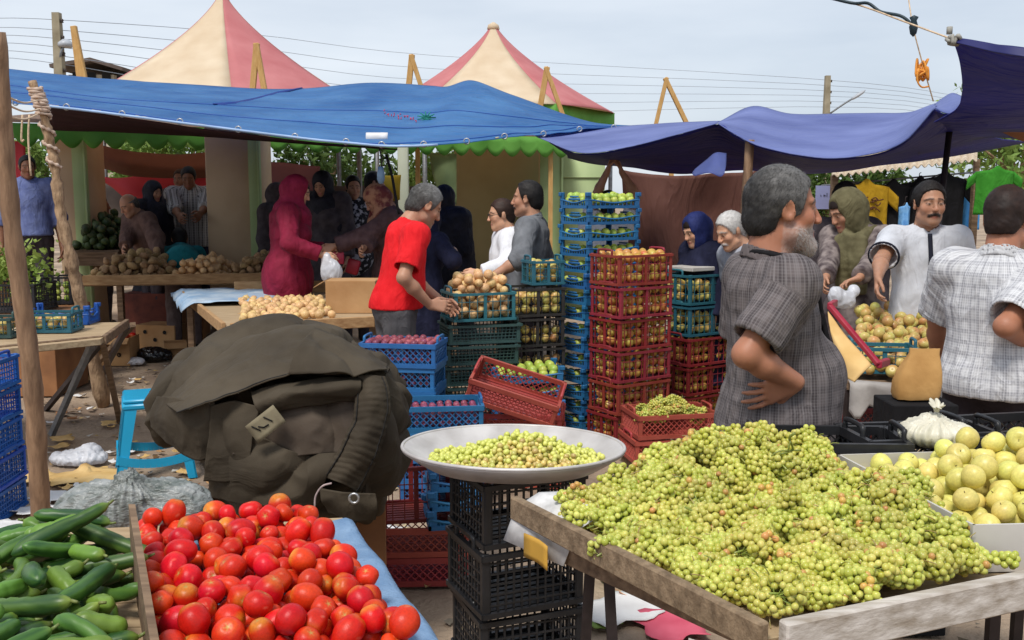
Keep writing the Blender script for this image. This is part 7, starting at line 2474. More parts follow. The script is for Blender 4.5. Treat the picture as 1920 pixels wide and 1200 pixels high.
# ================================================================== cyan stool
def stool():
 c0 = PZ(292, 884, 0)
 m = pmat('stool_cyan', lin(26, 150, 190), .35, .06, 4, spec=.5)
 root = empty('stool', (c0[0], c0[1], 0), .38, 'bright cyan plastic stool half hidden by the dark coat', 'stool')
 def add(name, b): b.build(name, m, root, world=False, sharp=40)
 H, t, w_ = .48, .165, .225
 b = MB(); b.box((0, 0, H - .014), (.33, .33, .028), bev=.010); b.box((0, 0, H - .045), (.342, .342, .04), bev=.012); add('seat', b)
 for sx in (-1, 1):
  for sy in (-1, 1):
   b = MB()
   top = np.array([sx * t, sy * t, H - .06]); bot = np.array([sx * w_, sy * w_, 0])
   for d, l0, l1 in (((-sx, 0, 0), .075, .052), ((0, -sy, 0), .075, .052)):
    d = np.array(d, float); n_ = np.array([0, -sy, 0]) if d[0] else np.array([-sx, 0, 0])
    v = [top, top + d * l0, bot + d * l1, bot]
    v2 = [q + n_ * .010 for q in v]
    b.add(v + v2, [(0, 1, 2, 3), (7, 6, 5, 4), (0, 4, 5, 1), (1, 5, 6, 2), (2, 6, 7, 3), (3, 7, 4, 0)])
   add('leg', b)
 for k, (dx, dy) in enumerate(((0, -1), (1, 0), (0, 1), (-1, 0))):
  b = MB()
  for (z, hh) in ((.105, .05),):
   r_ = t + (w_ - t) * (1 - z / (H - .06))
   n = 14
   for i in range(n):
    u0, u1 = -1 + 2 * i / n, -1 + 2 * (i + 1) / n
    zz0, zz1 = z + .035 * u0 * u0, z + .035 * u1 * u1
    a = np.array([u0 * r_ * abs(dy) + dx * (r_ - .002), u0 * r_ * abs(dx) + dy * (r_ - .002), zz0]); c_ = np.array([u1 * r_ * abs(dy) + dx * (r_ - .002), u1 * r_ * abs(dx) + dy * (r_ - .002), zz1])
    b.bar(a, c_, .010, hh)
  add('stretcher', b)
stool()
# ================================================================== poles on the left
b = MB()
a_ = PZ(79, 1003, 0); t_ = P(0, 120, 3.3)
t_ = a_ + (t_ - a_) * 1.06
pts = spline([a_, a_ * .66 + t_ * .34 + (.018, 0, 0), a_ * .33 + t_ * .67 + (-.012, 0, 0), t_], 40)
b.tube(pts, np.linspace(.046, .036, 40) * (1 + .06 * np.sin(np.arange(40) * 1.7)), 14, wob=.05)
tag(b.build('wooden_pole', wood_p), 'thick leaning wooden pole in front at the left edge', 'pole')
br = empty('branch_post', tuple(PZ(166, 640, .0)), label='crooked branch post bound with rope and rags, right of the leaning pole', cat='post')
b = MB()
ctrl = [P(60, 152, 5.6), P(78, 200, 5.6), P(92, 260, 5.6), P(104, 320, 5.6), P(114, 400, 5.6), P(132, 480, 5.6), P(150, 560, 5.65)]
dd = ctrl[-1] - ctrl[-2]
ctrl.append(ctrl[-1] + dd * (ctrl[-1][2] / -dd[2]))
b.tube(spline(ctrl, 60), np.linspace(.028, .05, 60) * (1 + .14 * np.sin(np.arange(60) * .9) + .1 * np.sin(np.arange(60) * 2.3)), 10, wob=.12)
b.build('trunk', bark, br)
b = MB()
q = spline(ctrl[:6], 80)
for s_, e_, tn, rr in ((4, 20, 9, .046), (20, 46, 3, .044)):
 k = np.linspace(s_, e_, 140); i = k.astype(int); c_ = q[i] * (1 - (k - i))[:, None] + q[i + 1] * (k - i)[:, None]
 an = np.linspace(0, 2 * PI * tn, 140)
 b.tube(c_ + np.stack([rr * np.cos(an), rr * np.sin(an), np.zeros(140)], 1), .012 + .004 * np.sin(np.arange(140)), 6)
b.build('rag_binding', pmat('rag', lin(168, 140, 120), .85, .3, 25, base2=lin(206, 186, 170)), br)
b = MB()
for (x0, y0, x1, y1) in ((0, 175, 72, 188), (0, 190, 74, 205), (0, 214, 72, 214)):
 a_, c_ = P(x0, y0, 3.5), P(x1, y1, 5.6); b.tube(spline([a_, (a_ + c_) / 2 - (0, 0, .03), c_], 14), .006, 5)
b.build('rope', rope_m, br)
b = MB()
for x in (42, 55):
 b.tube(spline([P(x, 215, 5.3), P(x - 2, 262, 5.3), P(x + 3, 330 if x > 50 else 262, 5.3)], 10), .007, 5)
b.build('string', rope_m, br)
wire('washing_line', [P(1540, -6, 3.6), P(1612, 10, 3.5), P(1700, 42, 3.4), P(1787, 74, 3.2)], .004, rope_m, 'thin rope stretched from the top edge to the corner of the dark navy awning', 'rope')
wire('cable', [P(1556, -4, 3.55), P(1600, 6, 3.5), P(1628, 6, 3.5), P(1652, 22, 3.47), P(1690, 30, 3.42), P(1712, 48, 3.4)], .0075, cable_m, 'dark blue-green cable looping along the thin rope at the top right', 'cable')
hs_ = wire('hanging_string', [P(1703, -6, 3.45), P(1712, 50, 3.4), P(1730, 120, 3.4), P(1750, 190, 3.42)], .003, rope_m, 'thin string hanging from the rope with an orange tangle of cord', 'string')
b = MB()
r2 = random.Random(3)
pts = [P(1728 + r2.uniform(-11, 11), 132 + r2.uniform(-24, 20), 3.4) + (0, r2.uniform(-.03, .03), 0) for _ in range(26)]
b.tube(spline(pts, 120), .005, 5)
b.tube(spline([P(1722, 128, 3.38), P(1720, 150, 3.38), P(1728, 163, 3.38), P(1742, 162, 3.38)], 12), .004, 5)
b.build('cord_tangle', rope_o, hs_)
b = MB(); c_ = P(1713, 50, 3.4)
b.lathe([(0, -.045), (.014, -.03), (.02, 0), (.012, .025), (.02, .04), (0, .05)], 10, c=c_); b.build('toggle', cable_m, hs_)
b = MB()
r2 = random.Random(8)
pts = [P(1787 + r2.uniform(-9, 12), 76 + r2.uniform(-10, 10), 3.18) + (0, r2.uniform(-.03, .03), 0) for _ in range(20)]
b.tube(spline(pts, 80), .008, 5)
a_ = P(1780, 64, 3.2); b.tube([a_, a_ + (-.0, 0, .03)], .012, 6)
tag(b.build('rope_knot', pmat('rope_grey', lin(150, 148, 140), .8, .2, 40)), 'grey rope knot tying the corner of the dark navy awning', 'knot')
# ================================================================== sawhorse table with crates (left)
Zs = .76
def prism(b, poly, z0, z1):
 n = len(poly)
 v = [(q[0], q[1], z0) for q in poly] + [(q[0], q[1], z1) for q in poly]
 b.add(v, [tuple(range(n))[::-1], tuple(range(n, 2 * n))] + [(i, (i + 1) % n, n + (i + 1) % n, n + i) for i in range(n)])
t1 = empty('trestle_table', tuple(PZ(120, 790, 0)), label='worn trestle table holding small blue and teal crates beside the leaning pole', cat='table')
b = MB(); prism(b, [PZ(-160, 672, Zs), PZ(188, 636, Zs), PZ(233, 604, Zs), PZ(-160, 610, Zs)], Zs - .035, Zs)
b.build('table_top', wood, t1, smooth=False)
b = MB(); b.bar(PZ(-160, 674, Zs - .02), PZ(190, 638, Zs - .02), .03, .06, bev=.004); b.bar(PZ(190, 638, Zs - .02) + (.017, 0, 0), PZ(234, 606, Zs - .02) + (.017, 0, 0), .03, .06, bev=.004)
b.build('rim_board', wood_d, t1, smooth=False)
tp = PZ(158, 640, Zs - .04)
for (px, py, m) in ((86, 768, steel_d), (97, 815, steel), (225, 792, wood_d), (160, 705, wood_d), (182, 720, steel_d)):
 g_ = PZ(px, py, 0); b = MB(); b.bar(tp + (0, .02 + (g_[1] - tp[1]) * .3, 0), g_, .035, .035); b.build('leg', m, t1, smooth=False)
S_SM = (.40, .26, .125)
def oncrate(px, py, z, yw, style, size, m, label):
 q = PZ(px, py, z); crate(style, size, m, (q[0], q[1], z + .004), yw, label); return (q[0], q[1], z + .004)
l_ = oncrate(96, 622, Zs, .06, 'lattice', (.34, .22, .13), pl_teal, 'small teal crate on the trestle table in front of the royal blue one')
fill_crate('yellowish', ap_yel2, l_, .06, (.34, .22, .12), .032, top=True, level=.7)
l_ = oncrate(120, 607, Zs, .06, 'tray', (.42, .22, .12), pl_blue2, 'royal blue tray on the trestle table behind the small teal crate')
l_ = oncrate(-10, 632, Zs, .06, 'lattice', (.30, .22, .13), pl_green, 'dark green crate of yellow fruit at the left edge of the trestle table')
fill_crate('yellowish', ap_yel, l_, .06, (.30, .22, .12), .034, top=True)
def greens(px, py, Y, w_, h_, n, label, m, seed, ls=.05):
 c_ = P(px, py, Y); rr = np.random.default_rng(seed); b = MB(); V, Fq = [], []
 for i in range(n):
  p = c_ + rr.normal(size=3) * np.array([w_, .12, h_]) * .5
  s = ls * rr.uniform(.6, 1.3); u = rr.normal(size=3); u[2] = abs(u[2]); u /= np.linalg.norm(u)
  w2 = np.cross(u, rr.normal(size=3)); w2 /= np.linalg.norm(w2)
  nn = np.cross(u, w2)
  k = len(V)
  V += [p, p + u * s * .5 + w2 * s * .42 + nn * .1 * s, p + u * s * 1.1, p + u * s * .5 - w2 * s * .42 + nn * .1 * s]
  Fq.append((k, k + 1, k + 2, k + 3))
 b.add(V, Fq)
 return tag(b.build('leafy_greens', m, smooth=False), label, 'greens')
lf = pmat('lettuce_leaf', lin(120, 150, 62), .6, .35, 6, base2=lin(176, 190, 100), translucent=.25)
greens(22, 505, 6.2, .34, .20, 520, 'pile of pale leafy greens at the left edge behind the trestle table', lf, 3, .052)
bx_ = P(40, 560, 6.2)
crate('deep', (.62, .4, .24), pl_black, (bx_[0] - .1, bx_[1], bx_[2] - .1), 0, 'black crate under the pale leafy greens at the left edge')
q = P(-5, 560, 6.25); b = MB(); b.box((q[0], q[1], (bx_[2] - .1) / 2), (1.2, .6, bx_[2] - .11), bev=.004)
tag(b.build('box', card_d, smooth=False), 'big brown carton carrying the black crate of greens', 'box')
l_ = P(100, 545, 6.7); crate('lattice', (.42, .3, .25), pl_black, (l_[0], l_[1], .68), .1, 'black lattice crate of green fruit behind the branch post')
fill_crate('greenish', ap_green, (l_[0], l_[1], .68), .1, (.42, .3, .25), .033)
b = MB(); b.box((l_[0], l_[1], .338), (.5, .36, .672), bev=.004); tag(b.build('box', card_d, smooth=False), 'brown carton under the black lattice crate behind the branch post', 'box')
# ================================================================== potato table at the back left
Zp = .80
pot = empty('market_table', tuple(PZ(330, 620, 0)), label='long plank table of potatoes and onions in front of the balding vendor', cat='table')
pq = [PZ(140, 530, Zp), PZ(520, 524, Zp), None, None]; pq[2] = pq[1] + (.02, .95, 0); pq[3] = pq[0] + (.03, .95, 0)
b = MB(); prism(b, pq, Zp - .04, Zp); b.build('table_top', wood, pot, smooth=False)
b = MB(); b.bar(pq[0] + (0, -.016, .02), pq[1] + (0, -.016, .02), .03, .10, bev=.004); b.build('rim_board', pmat('wood_tan', lin(150, 112, 74), .8, .3, 5, base2=lin(188, 152, 108), bump=.4, bscale=25, bdist=.004, stretch=(1, 9, 9)), pot, smooth=False)
for q in pq:
 b = MB(); q = q * .96 + (pq[0] + pq[2]) / 2 * .04; b.bar((q[0], q[1], 0), (q[0], q[1], Zp - .04), .06); b.build('leg', wood_d, pot, smooth=False)
pot_m = pmat('potato_skin', lin(140, 108, 72), .8, .25, 6, base2=lin(178, 146, 104), rand=.15, hrand=.012, bump=.3, bscale=9, bdist=.05)
oni_m = pmat('onion_skin', lin(196, 152, 96), .45, .3, 5, base2=lin(226, 192, 138), rand=.14, hrand=.014, spec=.4)
potd = []
for k in range(4):
 b = sphere_data('potato', pot_m, 12, 9, [.8, .7, .85, .75][k], .04, noise=.16, seed=k + 20); b.v[0] *= np.array([1.25, .95, 1]); potd.append(b.data('potato', pot_m))
onid = []
for k in range(4):
 b = sphere_data('onion', oni_m, 14, 10, [.95, .88, 1.0, .92][k], -.12, noise=.05, seed=k + 40); b.tube([(0, 0, .9), (.03, 0, 1.2), (.1, .02, 1.42)], [.13, .06, .02], 6, 0, True, (1, 1, 1)); onid.append(b.data('onion', oni_m))
def heap_things(poly, n, rf, floor, tgt_, datas, name, label, cat, group, K=4, cap=None, mass=None):
 if mass:
  b = MB()
  for p, r in drop(poly, n, rf, floor, tgt_, K=K, cap=cap):
   me = datas[R_.randrange(len(datas))]
   v = np.array([x.co for x in me.vertices]) @ (rotz(R_.uniform(0, 6)) @ rotx(R_.gauss(0, .8))).T * r + p
   b.add(v, [tuple(q.vertices) for q in me.polygons])
  tag(b.build(name + '_mass', datas[0].materials[0]), label, cat, kind='stuff')
  return
 for p, r in drop(poly, n, rf, floor, tgt_, K=K, cap=cap):
  o = bpy.data.objects.new(name, datas[R_.randrange(len(datas))]); COL.objects.link(o)
  o.location = p; o.scale = (r,) * 3; o.rotation_euler = (R_.gauss(0, .8), R_.gauss(0, .8), R_.uniform(0, 6.3))
  tag(o, label, cat, group)
f_ = lambda z: (lambda x, y: z)
def lerp2(q, u, v_): return (q[0] * (1 - u) + q[1] * u) * (1 - v_) + (q[3] * (1 - u) + q[2] * u) * v_
sub = lambda q, u0, u1: [lerp2(q, u0, .05), lerp2(q, u1, .05), lerp2(q, u1, .9), lerp2(q, u0, .9)]
def mound(q, h):
 c_ = sum(q) / 4
 wx = np.linalg.norm(q[1] - q[0]) / 2
 return lambda x, y: Zp + h * (1 - min(1, abs(x - c_[0]) / wx) ** 2)
s1, s2, s3 = sub(pq, .02, .42), sub(pq, .43, .72), sub(pq, .73, .98)
heap_things(s1, 170, lambda: R_.uniform(.034, .048), f_(Zp), mound(s1, .20), potd, 'potato', 'earthy potato in the left heap on the long plank table', 'potato', 'potatoes in the left heap')
heap_things(s2, 130, lambda: R_.uniform(.030, .042), f_(Zp), mound(s2, .24), onid, 'onion', 'yellow onions in the middle heap on the long plank table', 'onions', None, mass=True)
heap_things(s3, 100, lambda: R_.uniform(.034, .046), f_(Zp), mound(s3, .18), potd, 'potato', 'earthy potato in the right heap on the long plank table', 'potato', 'potatoes in the right heap')
# ================================================================== onion table in the middle
q2 = [PZ(425, 612, Zp), PZ(706, 598, Zp), PZ(712, 545, Zp), PZ(345, 548, Zp)]
ot = empty('market_table', tuple(PZ(560, 720, 0)), label='plank table with loose onions and a cardboard box left of the red shirted man', cat='table')
b = MB(); prism(b, q2, Zp - .04, Zp); b.build('table_top', wood, ot, smooth=False)
tanw = MATS['wood_tan']
for i, (a_, c_) in enumerate(((q2[0], q2[1]), (q2[1], q2[2]), (q2[3], q2[0]))):
 b = MB(); d_ = (c_ - a_) / np.linalg.norm(c_ - a_); n_ = np.array([d_[1], -d_[0], 0]) * .017
 b.bar(a_ + n_ - (0, 0, .015) + d_ * .02, c_ + n_ - (0, 0, .015) - d_ * .02, .03, .075, bev=.004); b.build('rim_board', tanw, ot, smooth=False)
b = MB(); b.bar(lerp2(q2, .25, .96) + (0, 0, .05), lerp2(q2, 1, .96) + (0, 0, .05), .02, .10, bev=.003); b.build('back_board', tanw, ot, smooth=False)
for q in q2:
 b = MB(); q = q * .95 + (q2[0] + q2[2]) / 2 * .05; b.bar((q[0], q[1], 0), (q[0], q[1], Zp - .04), .05); b.build('leg', wood_d, ot, smooth=False)
s4 = [lerp2(q2, .10, .04), lerp2(q2, .72, .04), lerp2(q2, .68, .62), lerp2(q2, .22, .62)]
heap_things(s4, 140, lambda: R_.uniform(.024, .033), f_(Zp), lambda x, y: Zp, onid, 'onion', 'peeled looking onion spread on the plank table beside the cardboard box', 'onion', 'onions on the middle table', K=12, cap=.075)
G = np.zeros((16, 24, 3))
for i in range(16):
 for j in range(24):
  u, v_ = -.06 + .52 * j / 23, .50 + .62 * i / 15
  p = lerp2(q2, u - .10 * (1 - v_), v_); p[2] = Zp + .012 + .03 * max(0, .1 - u) * math.sin(j * 1.3)
  if u < .0 or v_ > 1.0: p[2] -= .10 * min(1, max(-u * 12, (v_ - 1) * 6)) + .02 * math.sin(i * 1.5)
  G[i, j] = p
G = wrinkle(G, .018, 7, 71)
G[:, :, 2] += .02
tag(MB().sheet(G, .003).build('plastic_sheet', pmat('sheet_pale_blue', lin(120, 156, 190), .5, .3, 6, base2=lin(186, 200, 212), bump=.5, bscale=20, bdist=.02)), 'crumpled pale blue sheet covering the far corner of the onion table', 'sheet')
q = PZ(658, 588, Zp)
b = MB(); w3, h3, d3 = .36, .235, .26
b.box((q[0], q[1] + d3 / 2, Zp + h3 / 2 + .002), (w3, d3, h3), bev=.003)
cb = b.build('cardboard_box', card, smooth=False); tag(cb, 'plain cardboard box standing on the onion table behind the red shirted man', 'cardboard box')
b = MB(); b.sheet(np.array([[(q[0] - w3 / 2, q[1] + .01, Zp + h3 + .004), (q[0] - w3 / 2 - .09, q[1] + .02, Zp + h3 - .05)], [(q[0] - w3 / 2, q[1] + d3, Zp + h3 + .004), (q[0] - w3 / 2 - .09, q[1] + d3, Zp + h3 - .04)]]), .004); b.build('flap', card, cb, smooth=False)
tl, ty, ts = TEAL_ONION
M_ = rotz(ty)
tp_ = [tl + M_ @ np.array([sx * (ts[0] / 2 - .015), sy * (ts[1] / 2 - .015), 0]) for sx, sy in ((-1, -1), (1, -1), (1, 1), (-1, 1))]
heap_things(tp_, 110, lambda: R_.uniform(.027, .034), f_(tl[2] + .012), lambda x, y: tl[2] + .2 + .06 * (1 - abs(x - tl[0]) / .2), onid, 'onion', 'onion heaped in the teal crate in front of the red shirted man', 'onion', 'onions in the teal crate', K=6, cap=.08)
q3 = [PZ(850, 545, .93), PZ(935, 545, .93), PZ(930, 520, .93), PZ(850, 520, .93)]
b = MB(); prism(b, [x + (0, 0, -.03) for x in q3], .885, .93)
t9 = empty('market_table', (q3[0][0], q3[0][1], 0), label='small onion stand behind the teal crate', cat='table')
b.build('table_top', wood, t9, smooth=False)
for x in q3:
 b = MB(); x = x * .94 + sum(q3) / 4 * .06; b.bar((x[0], x[1], 0), (x[0], x[1], .884), .045); b.build('leg', wood_d, t9, smooth=False)
heap_things(q3, 45, lambda: R_.uniform(.030, .036), f_(.93), lambda x, y: .93 + .12, onid, 'onion', 'onion piled on the small stand behind the teal crate', 'onion', 'onions on the small stand')
# ================================================================== dim produce inside the pavilion
gm = pmat('dark_green_produce', lin(44, 62, 34), .5, .4, 4, base2=lin(74, 92, 50), rand=.3)
rmx = pmat('red_produce', lin(150, 26, 28), .35, .3, 4, base2=lin(190, 50, 40), rand=.25, hrand=.015)
gd = [sphere_data('green_pepper', gm, 8, 6, 1.2, .15, 4, noise=.08, seed=k).data('green_pepper', gm) for k in range(2)]
rd = [sphere_data('red_pepper', rmx, 8, 6, 1.1, .12, 4, noise=.08, seed=k).data('red_pepper', rmx) for k in range(2)]
def backstall(x0, x1, y, Y, z, n, datas, name, label, cat, group, tl_):
 a_, c_ = P(x0, y, Y), P(x1, y, Y)
 pl = [np.array([a_[0], a_[1], z]), np.array([c_[0], c_[1], z]), np.array([c_[0], c_[1] + .8, z]), np.array([a_[0], a_[1] + .8, z])]
 root = empty('market_table', ((a_[0] + c_[0]) / 2, a_[1] + .4, 0), label=tl_, cat='table')
 b = MB(); prism(b, pl, z - .05, z); b.build('table_top', wood_d, root, smooth=False)
 b = MB(); b.bar(pl[0] + (0, -.018, -.1), pl[1] + (0, -.018, -.1), .03, .16); b.build('front_board', wood_d, root, smooth=False)
 for q in pl:
  b = MB(); q = q * .95 + sum(pl) / 4 * .05; b.bar((q[0], q[1], 0), (q[0], q[1], z - .05), .06); b.build('leg', wood_d, root, smooth=False)
 cx_ = (a_[0] + c_[0]) / 2; wx = (c_[0] - a_[0]) / 2
 heap_things(pl, n, lambda: R_.uniform(.04, .055), f_(z), lambda x, y_: z + .35 * (1 - min(1, abs(x - cx_) / wx) ** 2) + .25 * (y_ - a_[1]), datas, name, label, cat, group, K=3)
backstall(122, 222, 462, 8.8, 1.0, 120, gd, 'green_pepper', 'dark green pepper in the shaded heap behind the potato table', 'pepper', 'green peppers in the shade', 'shaded stall table of dark green peppers between the leaning pole and the balding vendor')
backstall(330, 525, 458, 9.2, 1.0, 150, rd, 'red_pepper', 'red pepper in the shaded heap before the red cloth', 'pepper', 'red peppers in the shade', 'shaded stall table of red peppers behind the bending person')
def boxat(px, py, w_, h_, d_, yaw, m, label, holes=0, z=0.0, open_=False):
 q = PZ(px, py, z)
 R = rotz(yaw)
 c_ = q + R @ np.array([0, d_ / 2, 0])
 root = empty('cardboard_box', (c_[0], c_[1], z), label=label, cat='cardboard box')
 b = MB(); zz = h_
 if open_:
  for s_, c2 in (((w_, .006, h_), (0, -d_ / 2, h_ / 2)), ((w_, .006, h_), (0, d_ / 2, h_ / 2)), ((.006, d_ - .013, h_), (-w_ / 2 + .003, 0, h_ / 2)), ((.006, d_ - .013, h_), (w_ / 2 - .003, 0, h_ / 2)), ((w_ - .015, d_ - .015, .006), (0, 0, .004))):
   b.box(c_ + R @ np.array(c2) - (0, 0, z) + (0, 0, z), s_, R)
 else:
  b.box(c_ + (0, 0, h_ / 2), (w_, d_, h_), R, bev=.004)
 b.build('carton', m, root, smooth=False)
 for i in range(holes):
  b = MB(); p = c_ + R @ np.array([(-.25 + .5 * i / max(1, holes - 1)) * w_ if holes > 1 else 0.0, -d_ / 2 - .003, 0]) + (0, 0, h_ * (.72 if i % 2 == 0 else .4))
  b.lathe([(.001, 0), (.016, 0), (.022, .004)], 10); v = b.v[0] @ rotx(PI / 2).T @ R.T + p; b.v[0] = v
  b.build('hand_hole', black_hole, root)
 if open_:
  b = MB(); a0 = R @ np.array([-w_ / 2, -d_ / 2, h_]); a1 = R @ np.array([w_ / 2, -d_ / 2, h_]); dn = R @ np.array([0, -.07, -.05])
  b.sheet(np.array([[c_ + a0, c_ + a0 + dn], [c_ + a1, c_ + a1 + dn]]), .004); b.build('flap', m, root, smooth=False)
 return c_
boxat(205, 686, .40, .27, .30, .05, card, 'cardboard box of tomatoes on the ground under the end of the trestle table', 2, open_=True)
boxat(292, 655, .46, .26, .34, -.2, card, 'tilted cardboard box with punched holes under the potato table', 3)
boxat(275, 642, .52, .55, .36, .0, card_r, 'dark red printed cartons stacked in the shade under the potato table')
boxat(352, 650, .36, .42, .34, .1, card_d, 'brown cardboard box in the shade beside the onion table leg')
boxat(330, 672, .22, .16, .2, .35, card, 'small open cardboard box beside the tilted box with holes', 0, open_=True)
boxat(110, 700, .34, .2, .3, .2, card_d, 'crushed brown cardboard box behind the leaning pole')
q = PZ(203, 650, 0)
for k in range(26):
 p = np.array([PZ(205, 686, 0)[0] + R_.uniform(-.17, .17), PZ(205, 686, 0)[1] + R_.uniform(.03, .26), .24 + R_.uniform(0, .04)])
 o = bpy.data.objects.new('tomato', toms[R_.randrange(7)]); COL.objects.link(o); o.location = p; o.scale = (.034,) * 3; o.rotation_euler = (R_.uniform(0, 6), R_.uniform(0, 6), 0)
 tag(o, 'red tomato in the open cardboard box under the trestle table', 'tomato', 'tomatoes in the cardboard box')
# ================================================================== bags (soft closed shapes)
def blob(name, prims, h, m, label, cat, amp=.01, seed=1, sc=(12, 12, 12), knot=None, cut=None, ridge=1.0):
 lo = np.min([np.array(p[0]) - np.max(p[1]) for p in prims], 0) - .02; hi = np.max([np.array(p[0]) + np.max(p[1]) for p in prims], 0) + .02
 sd = SDF(lo, hi, h)
 for p in prims: sd.ell(p[0], p[1], p[2] if len(p) > 2 else None, .03)
 if cut is not None: sd.cut(lambda X, Y_, Z: cut - Z + 0 * X + 0 * Y_)
 V, Fq = sd.mesh(); V = relax(V, Fq, 1, .4)
 V = folds(V, vnormals(V, Fq), amp, seed, sc, ridge)
 if knot is not None:
  kd = V - np.array(knot); an = np.arctan2(kd[:, 1] * 1.6, kd[:, 0]); rd_ = np.linalg.norm(kd, axis=1)
  pl_ = 1 - 2 * np.abs(((an * 3.2 + .9 * fbm(V * 9, seed, 2)) % 1.0) * 2 - 1)
  V = V + vnormals(V, Fq) * (min(.010, amp * .9) * pl_ * np.clip(1.2 - rd_ * 4, .25, 1))[:, None]
 if cut is not None: V[:, 2] = np.maximum(V[:, 2], cut)
 b = MB(); b.add(V, Fq)
 o = b.build(name, m); tag(o, label, cat)
 if knot is not None:
  b = MB()
  for k in range(7):
   a = k * 2 * PI / 7
   b.tube(spline([knot, np.array(knot) + (.010 * math.cos(a), .010 * math.sin(a), .014), np.array(knot) + (.022 * math.cos(a + .4), .022 * math.sin(a + .4), .024 + .012 * math.sin(k))], 8), [.007] * 4 + [.008, .009, .007, .003], 6, squash=.3)
  b.build('knot', m, o)
 return o
bag_g = pmat('bag_grey_green', lin(84, 92, 86), .3, .4, 14, base2=lin(158, 160, 158), bump=.8, bscale=50, bdist=.008, spec=.6, stretch=(1, 1, 3))
q1_, q2_ = P(205, 958, 2.10), P(312, 952, 2.12)
blob('plastic_bag', [(q1_, (.155, .10, .085)), (q2_, (.135, .10, .08)), (P(250, 930, 2.08), (.06, .06, .05)), (P(240, 912, 2.08), (.03, .03, .05))], .0042, bag_g, 'knotted grey-green plastic bag lying behind the wooden divider board', 'plastic bag', .007, 4, (26, 26, 12), knot=P(238, 908, 2.07), ridge=1.4)
bw = pmat('bag_white_thin', lin(206, 208, 214), .3, .15, 10, base2=lin(236, 237, 242), bump=.5, bscale=40, bdist=.006, translucent=.3)
blob('plastic_bag', [(P(622, 510, 6.05), (.085, .06, .10)), (P(612, 488, 6.05), (.035, .03, .06))], .007, bw, 'white plastic bag held by the magenta clad woman', 'plastic bag', .012, 7, (20, 20, 6))
blob('plastic_bag', [(P(1568, 556, 4.15), (.04, .04, .055)), (P(1586, 562, 4.15), (.05, .035, .05)), (P(1600, 546, 4.18), (.03, .03, .035))], .006, bw, 'thin white bag being opened by the olive scarf woman', 'plastic bag', .010, 8, (22, 22, 12))
cb_ = pmat('bag_cream', lin(196, 190, 170), .4, .2, 10, base2=lin(226, 222, 206), bump=.5, bscale=40, bdist=.006)
blob('plastic_bag', [(P(1758, 812, 2.05), (.10, .07, .032)), (P(1728, 808, 2.05), (.05, .05, .03)), (P(1752, 796, 2.05), (.028, .028, .034))], .005, cb_, 'knotted cream plastic bag lying on the black crates behind the yellow apples', 'plastic bag', .0055, 9, (22, 22, 12), knot=P(1756, 772, 2.04))
qk = PZ(285, 676, 0)
blob('plastic_bag', [(qk + (0, 0, .06), (.15, .12, .07)), (qk + (.10, .02, .05), (.09, .08, .06))], .009, pmat('bag_black', lin(24, 24, 27), .25, .2, 8, bump=.4, bscale=30, bdist=.01, spec=.6), 'crumpled black plastic bag on the ground before the cardboard boxes', 'plastic bag', .02, 11, (16, 16, 14), cut=.005)
qk = PZ(148, 868, 0)
blob('plastic_bag', [(qk + (0, 0, .03), (.17, .10, .045)), (qk + (.06, .02, .06), (.07, .06, .05))], .007, bw, 'crumpled white plastic bag on the ground left of the cyan stool', 'plastic bag', .02, 12, (18, 18, 16), cut=.005)
qk = PZ(252, 684, 0)
blob('plastic_bag', [(qk + (0, 0, .03), (.10, .06, .04))], .007, bw, 'small white crumpled bag in front of the black plastic bag', 'plastic bag', .015, 13, (20, 20, 16), cut=.005)
q = P(262, 1000, 2.10)
b = MB(); b.box((q[0], q[1] + .02, .32), (.56, .30, .64), rotz(.1), bev=.004)
tag(b.build('box', card_d, smooth=False), 'brown carton behind the front table carrying the knotted grey-green bag', 'box')
b = MB(); q = P(662, 500, 6.4); b.box(q, (.11, .05, .13), roty(.3), bev=.012); tag(b.build('purse', pmat('purse_red', lin(150, 30, 48), .5, .2, 10)), 'dark red purse held by the maroon scarf woman', 'purse')
b = MB(); q = P(634, 484, 6.3); b.box(q, (.10, .03, .10), bev=.006); tag(b.build('booklet', pmat('booklet_red', lin(160, 40, 66), .5, .2, 10)), 'small red booklet between the two women at the onion table', 'booklet')
# ================================================================== right hand apple stall
Za = .78
rs = [PZ(1588, 715, Za), PZ(1830, 735, Za), PZ(1850, 655, Za), PZ(1600, 640, Za)]
rt = empty('market_table', tuple(PZ(1720, 900, 0)), label='low apple stall table in front of the polo shirted man', cat='table')
b = MB(); prism(b, rs, Za - .04, Za); b.build('table_top', wood_d, rt, smooth=False)
for x in rs:
 b = MB(); x = x * .94 + sum(rs) / 4 * .06; b.bar((x[0], x[1], 0), (x[0], x[1], Za - .04), .05); b.build('leg', steel_d, rt, smooth=False)
G = np.zeros((10, 26, 3))
for i in range(10):
 for j in range(26):
  p = rs[0] * (1 - j / 25) + rs[1] * j / 25 + np.array([0, -.015, .012])
  G[i, j] = p + np.array([0, -.02 * math.sin(j * .8) * i / 9 - .03 * (i > 0), -.016 * i - .004 * math.sin(j * 1.1) * i])
tag(MB().sheet(G, .003).build('cloth', pmat('cloth_dirty_grey', lin(132, 126, 122), .85, .3, 8, base2=lin(176, 170, 164), bump=.3)), 'dirty grey cloth hanging from the front of the apple stall', 'cloth')
sl = lambda x, y: Za + .02 + .13 * np.clip((y - rs[0][1]) / 1.0, 0, 1)
heap_things([rs[0] + (.05, .05, 0), rs[1], rs[2], rs[3]], 195, lambda: R_.uniform(.027, .033), sl, lambda x, y: sl(x, y) + .10, ap_yel2, 'pale_apple', 'pale green apple in the heap in front of the polo shirted man', 'apple', 'pale apples on the right stall', K=4)
l_ = PZ(1650, 700, Za + .02)
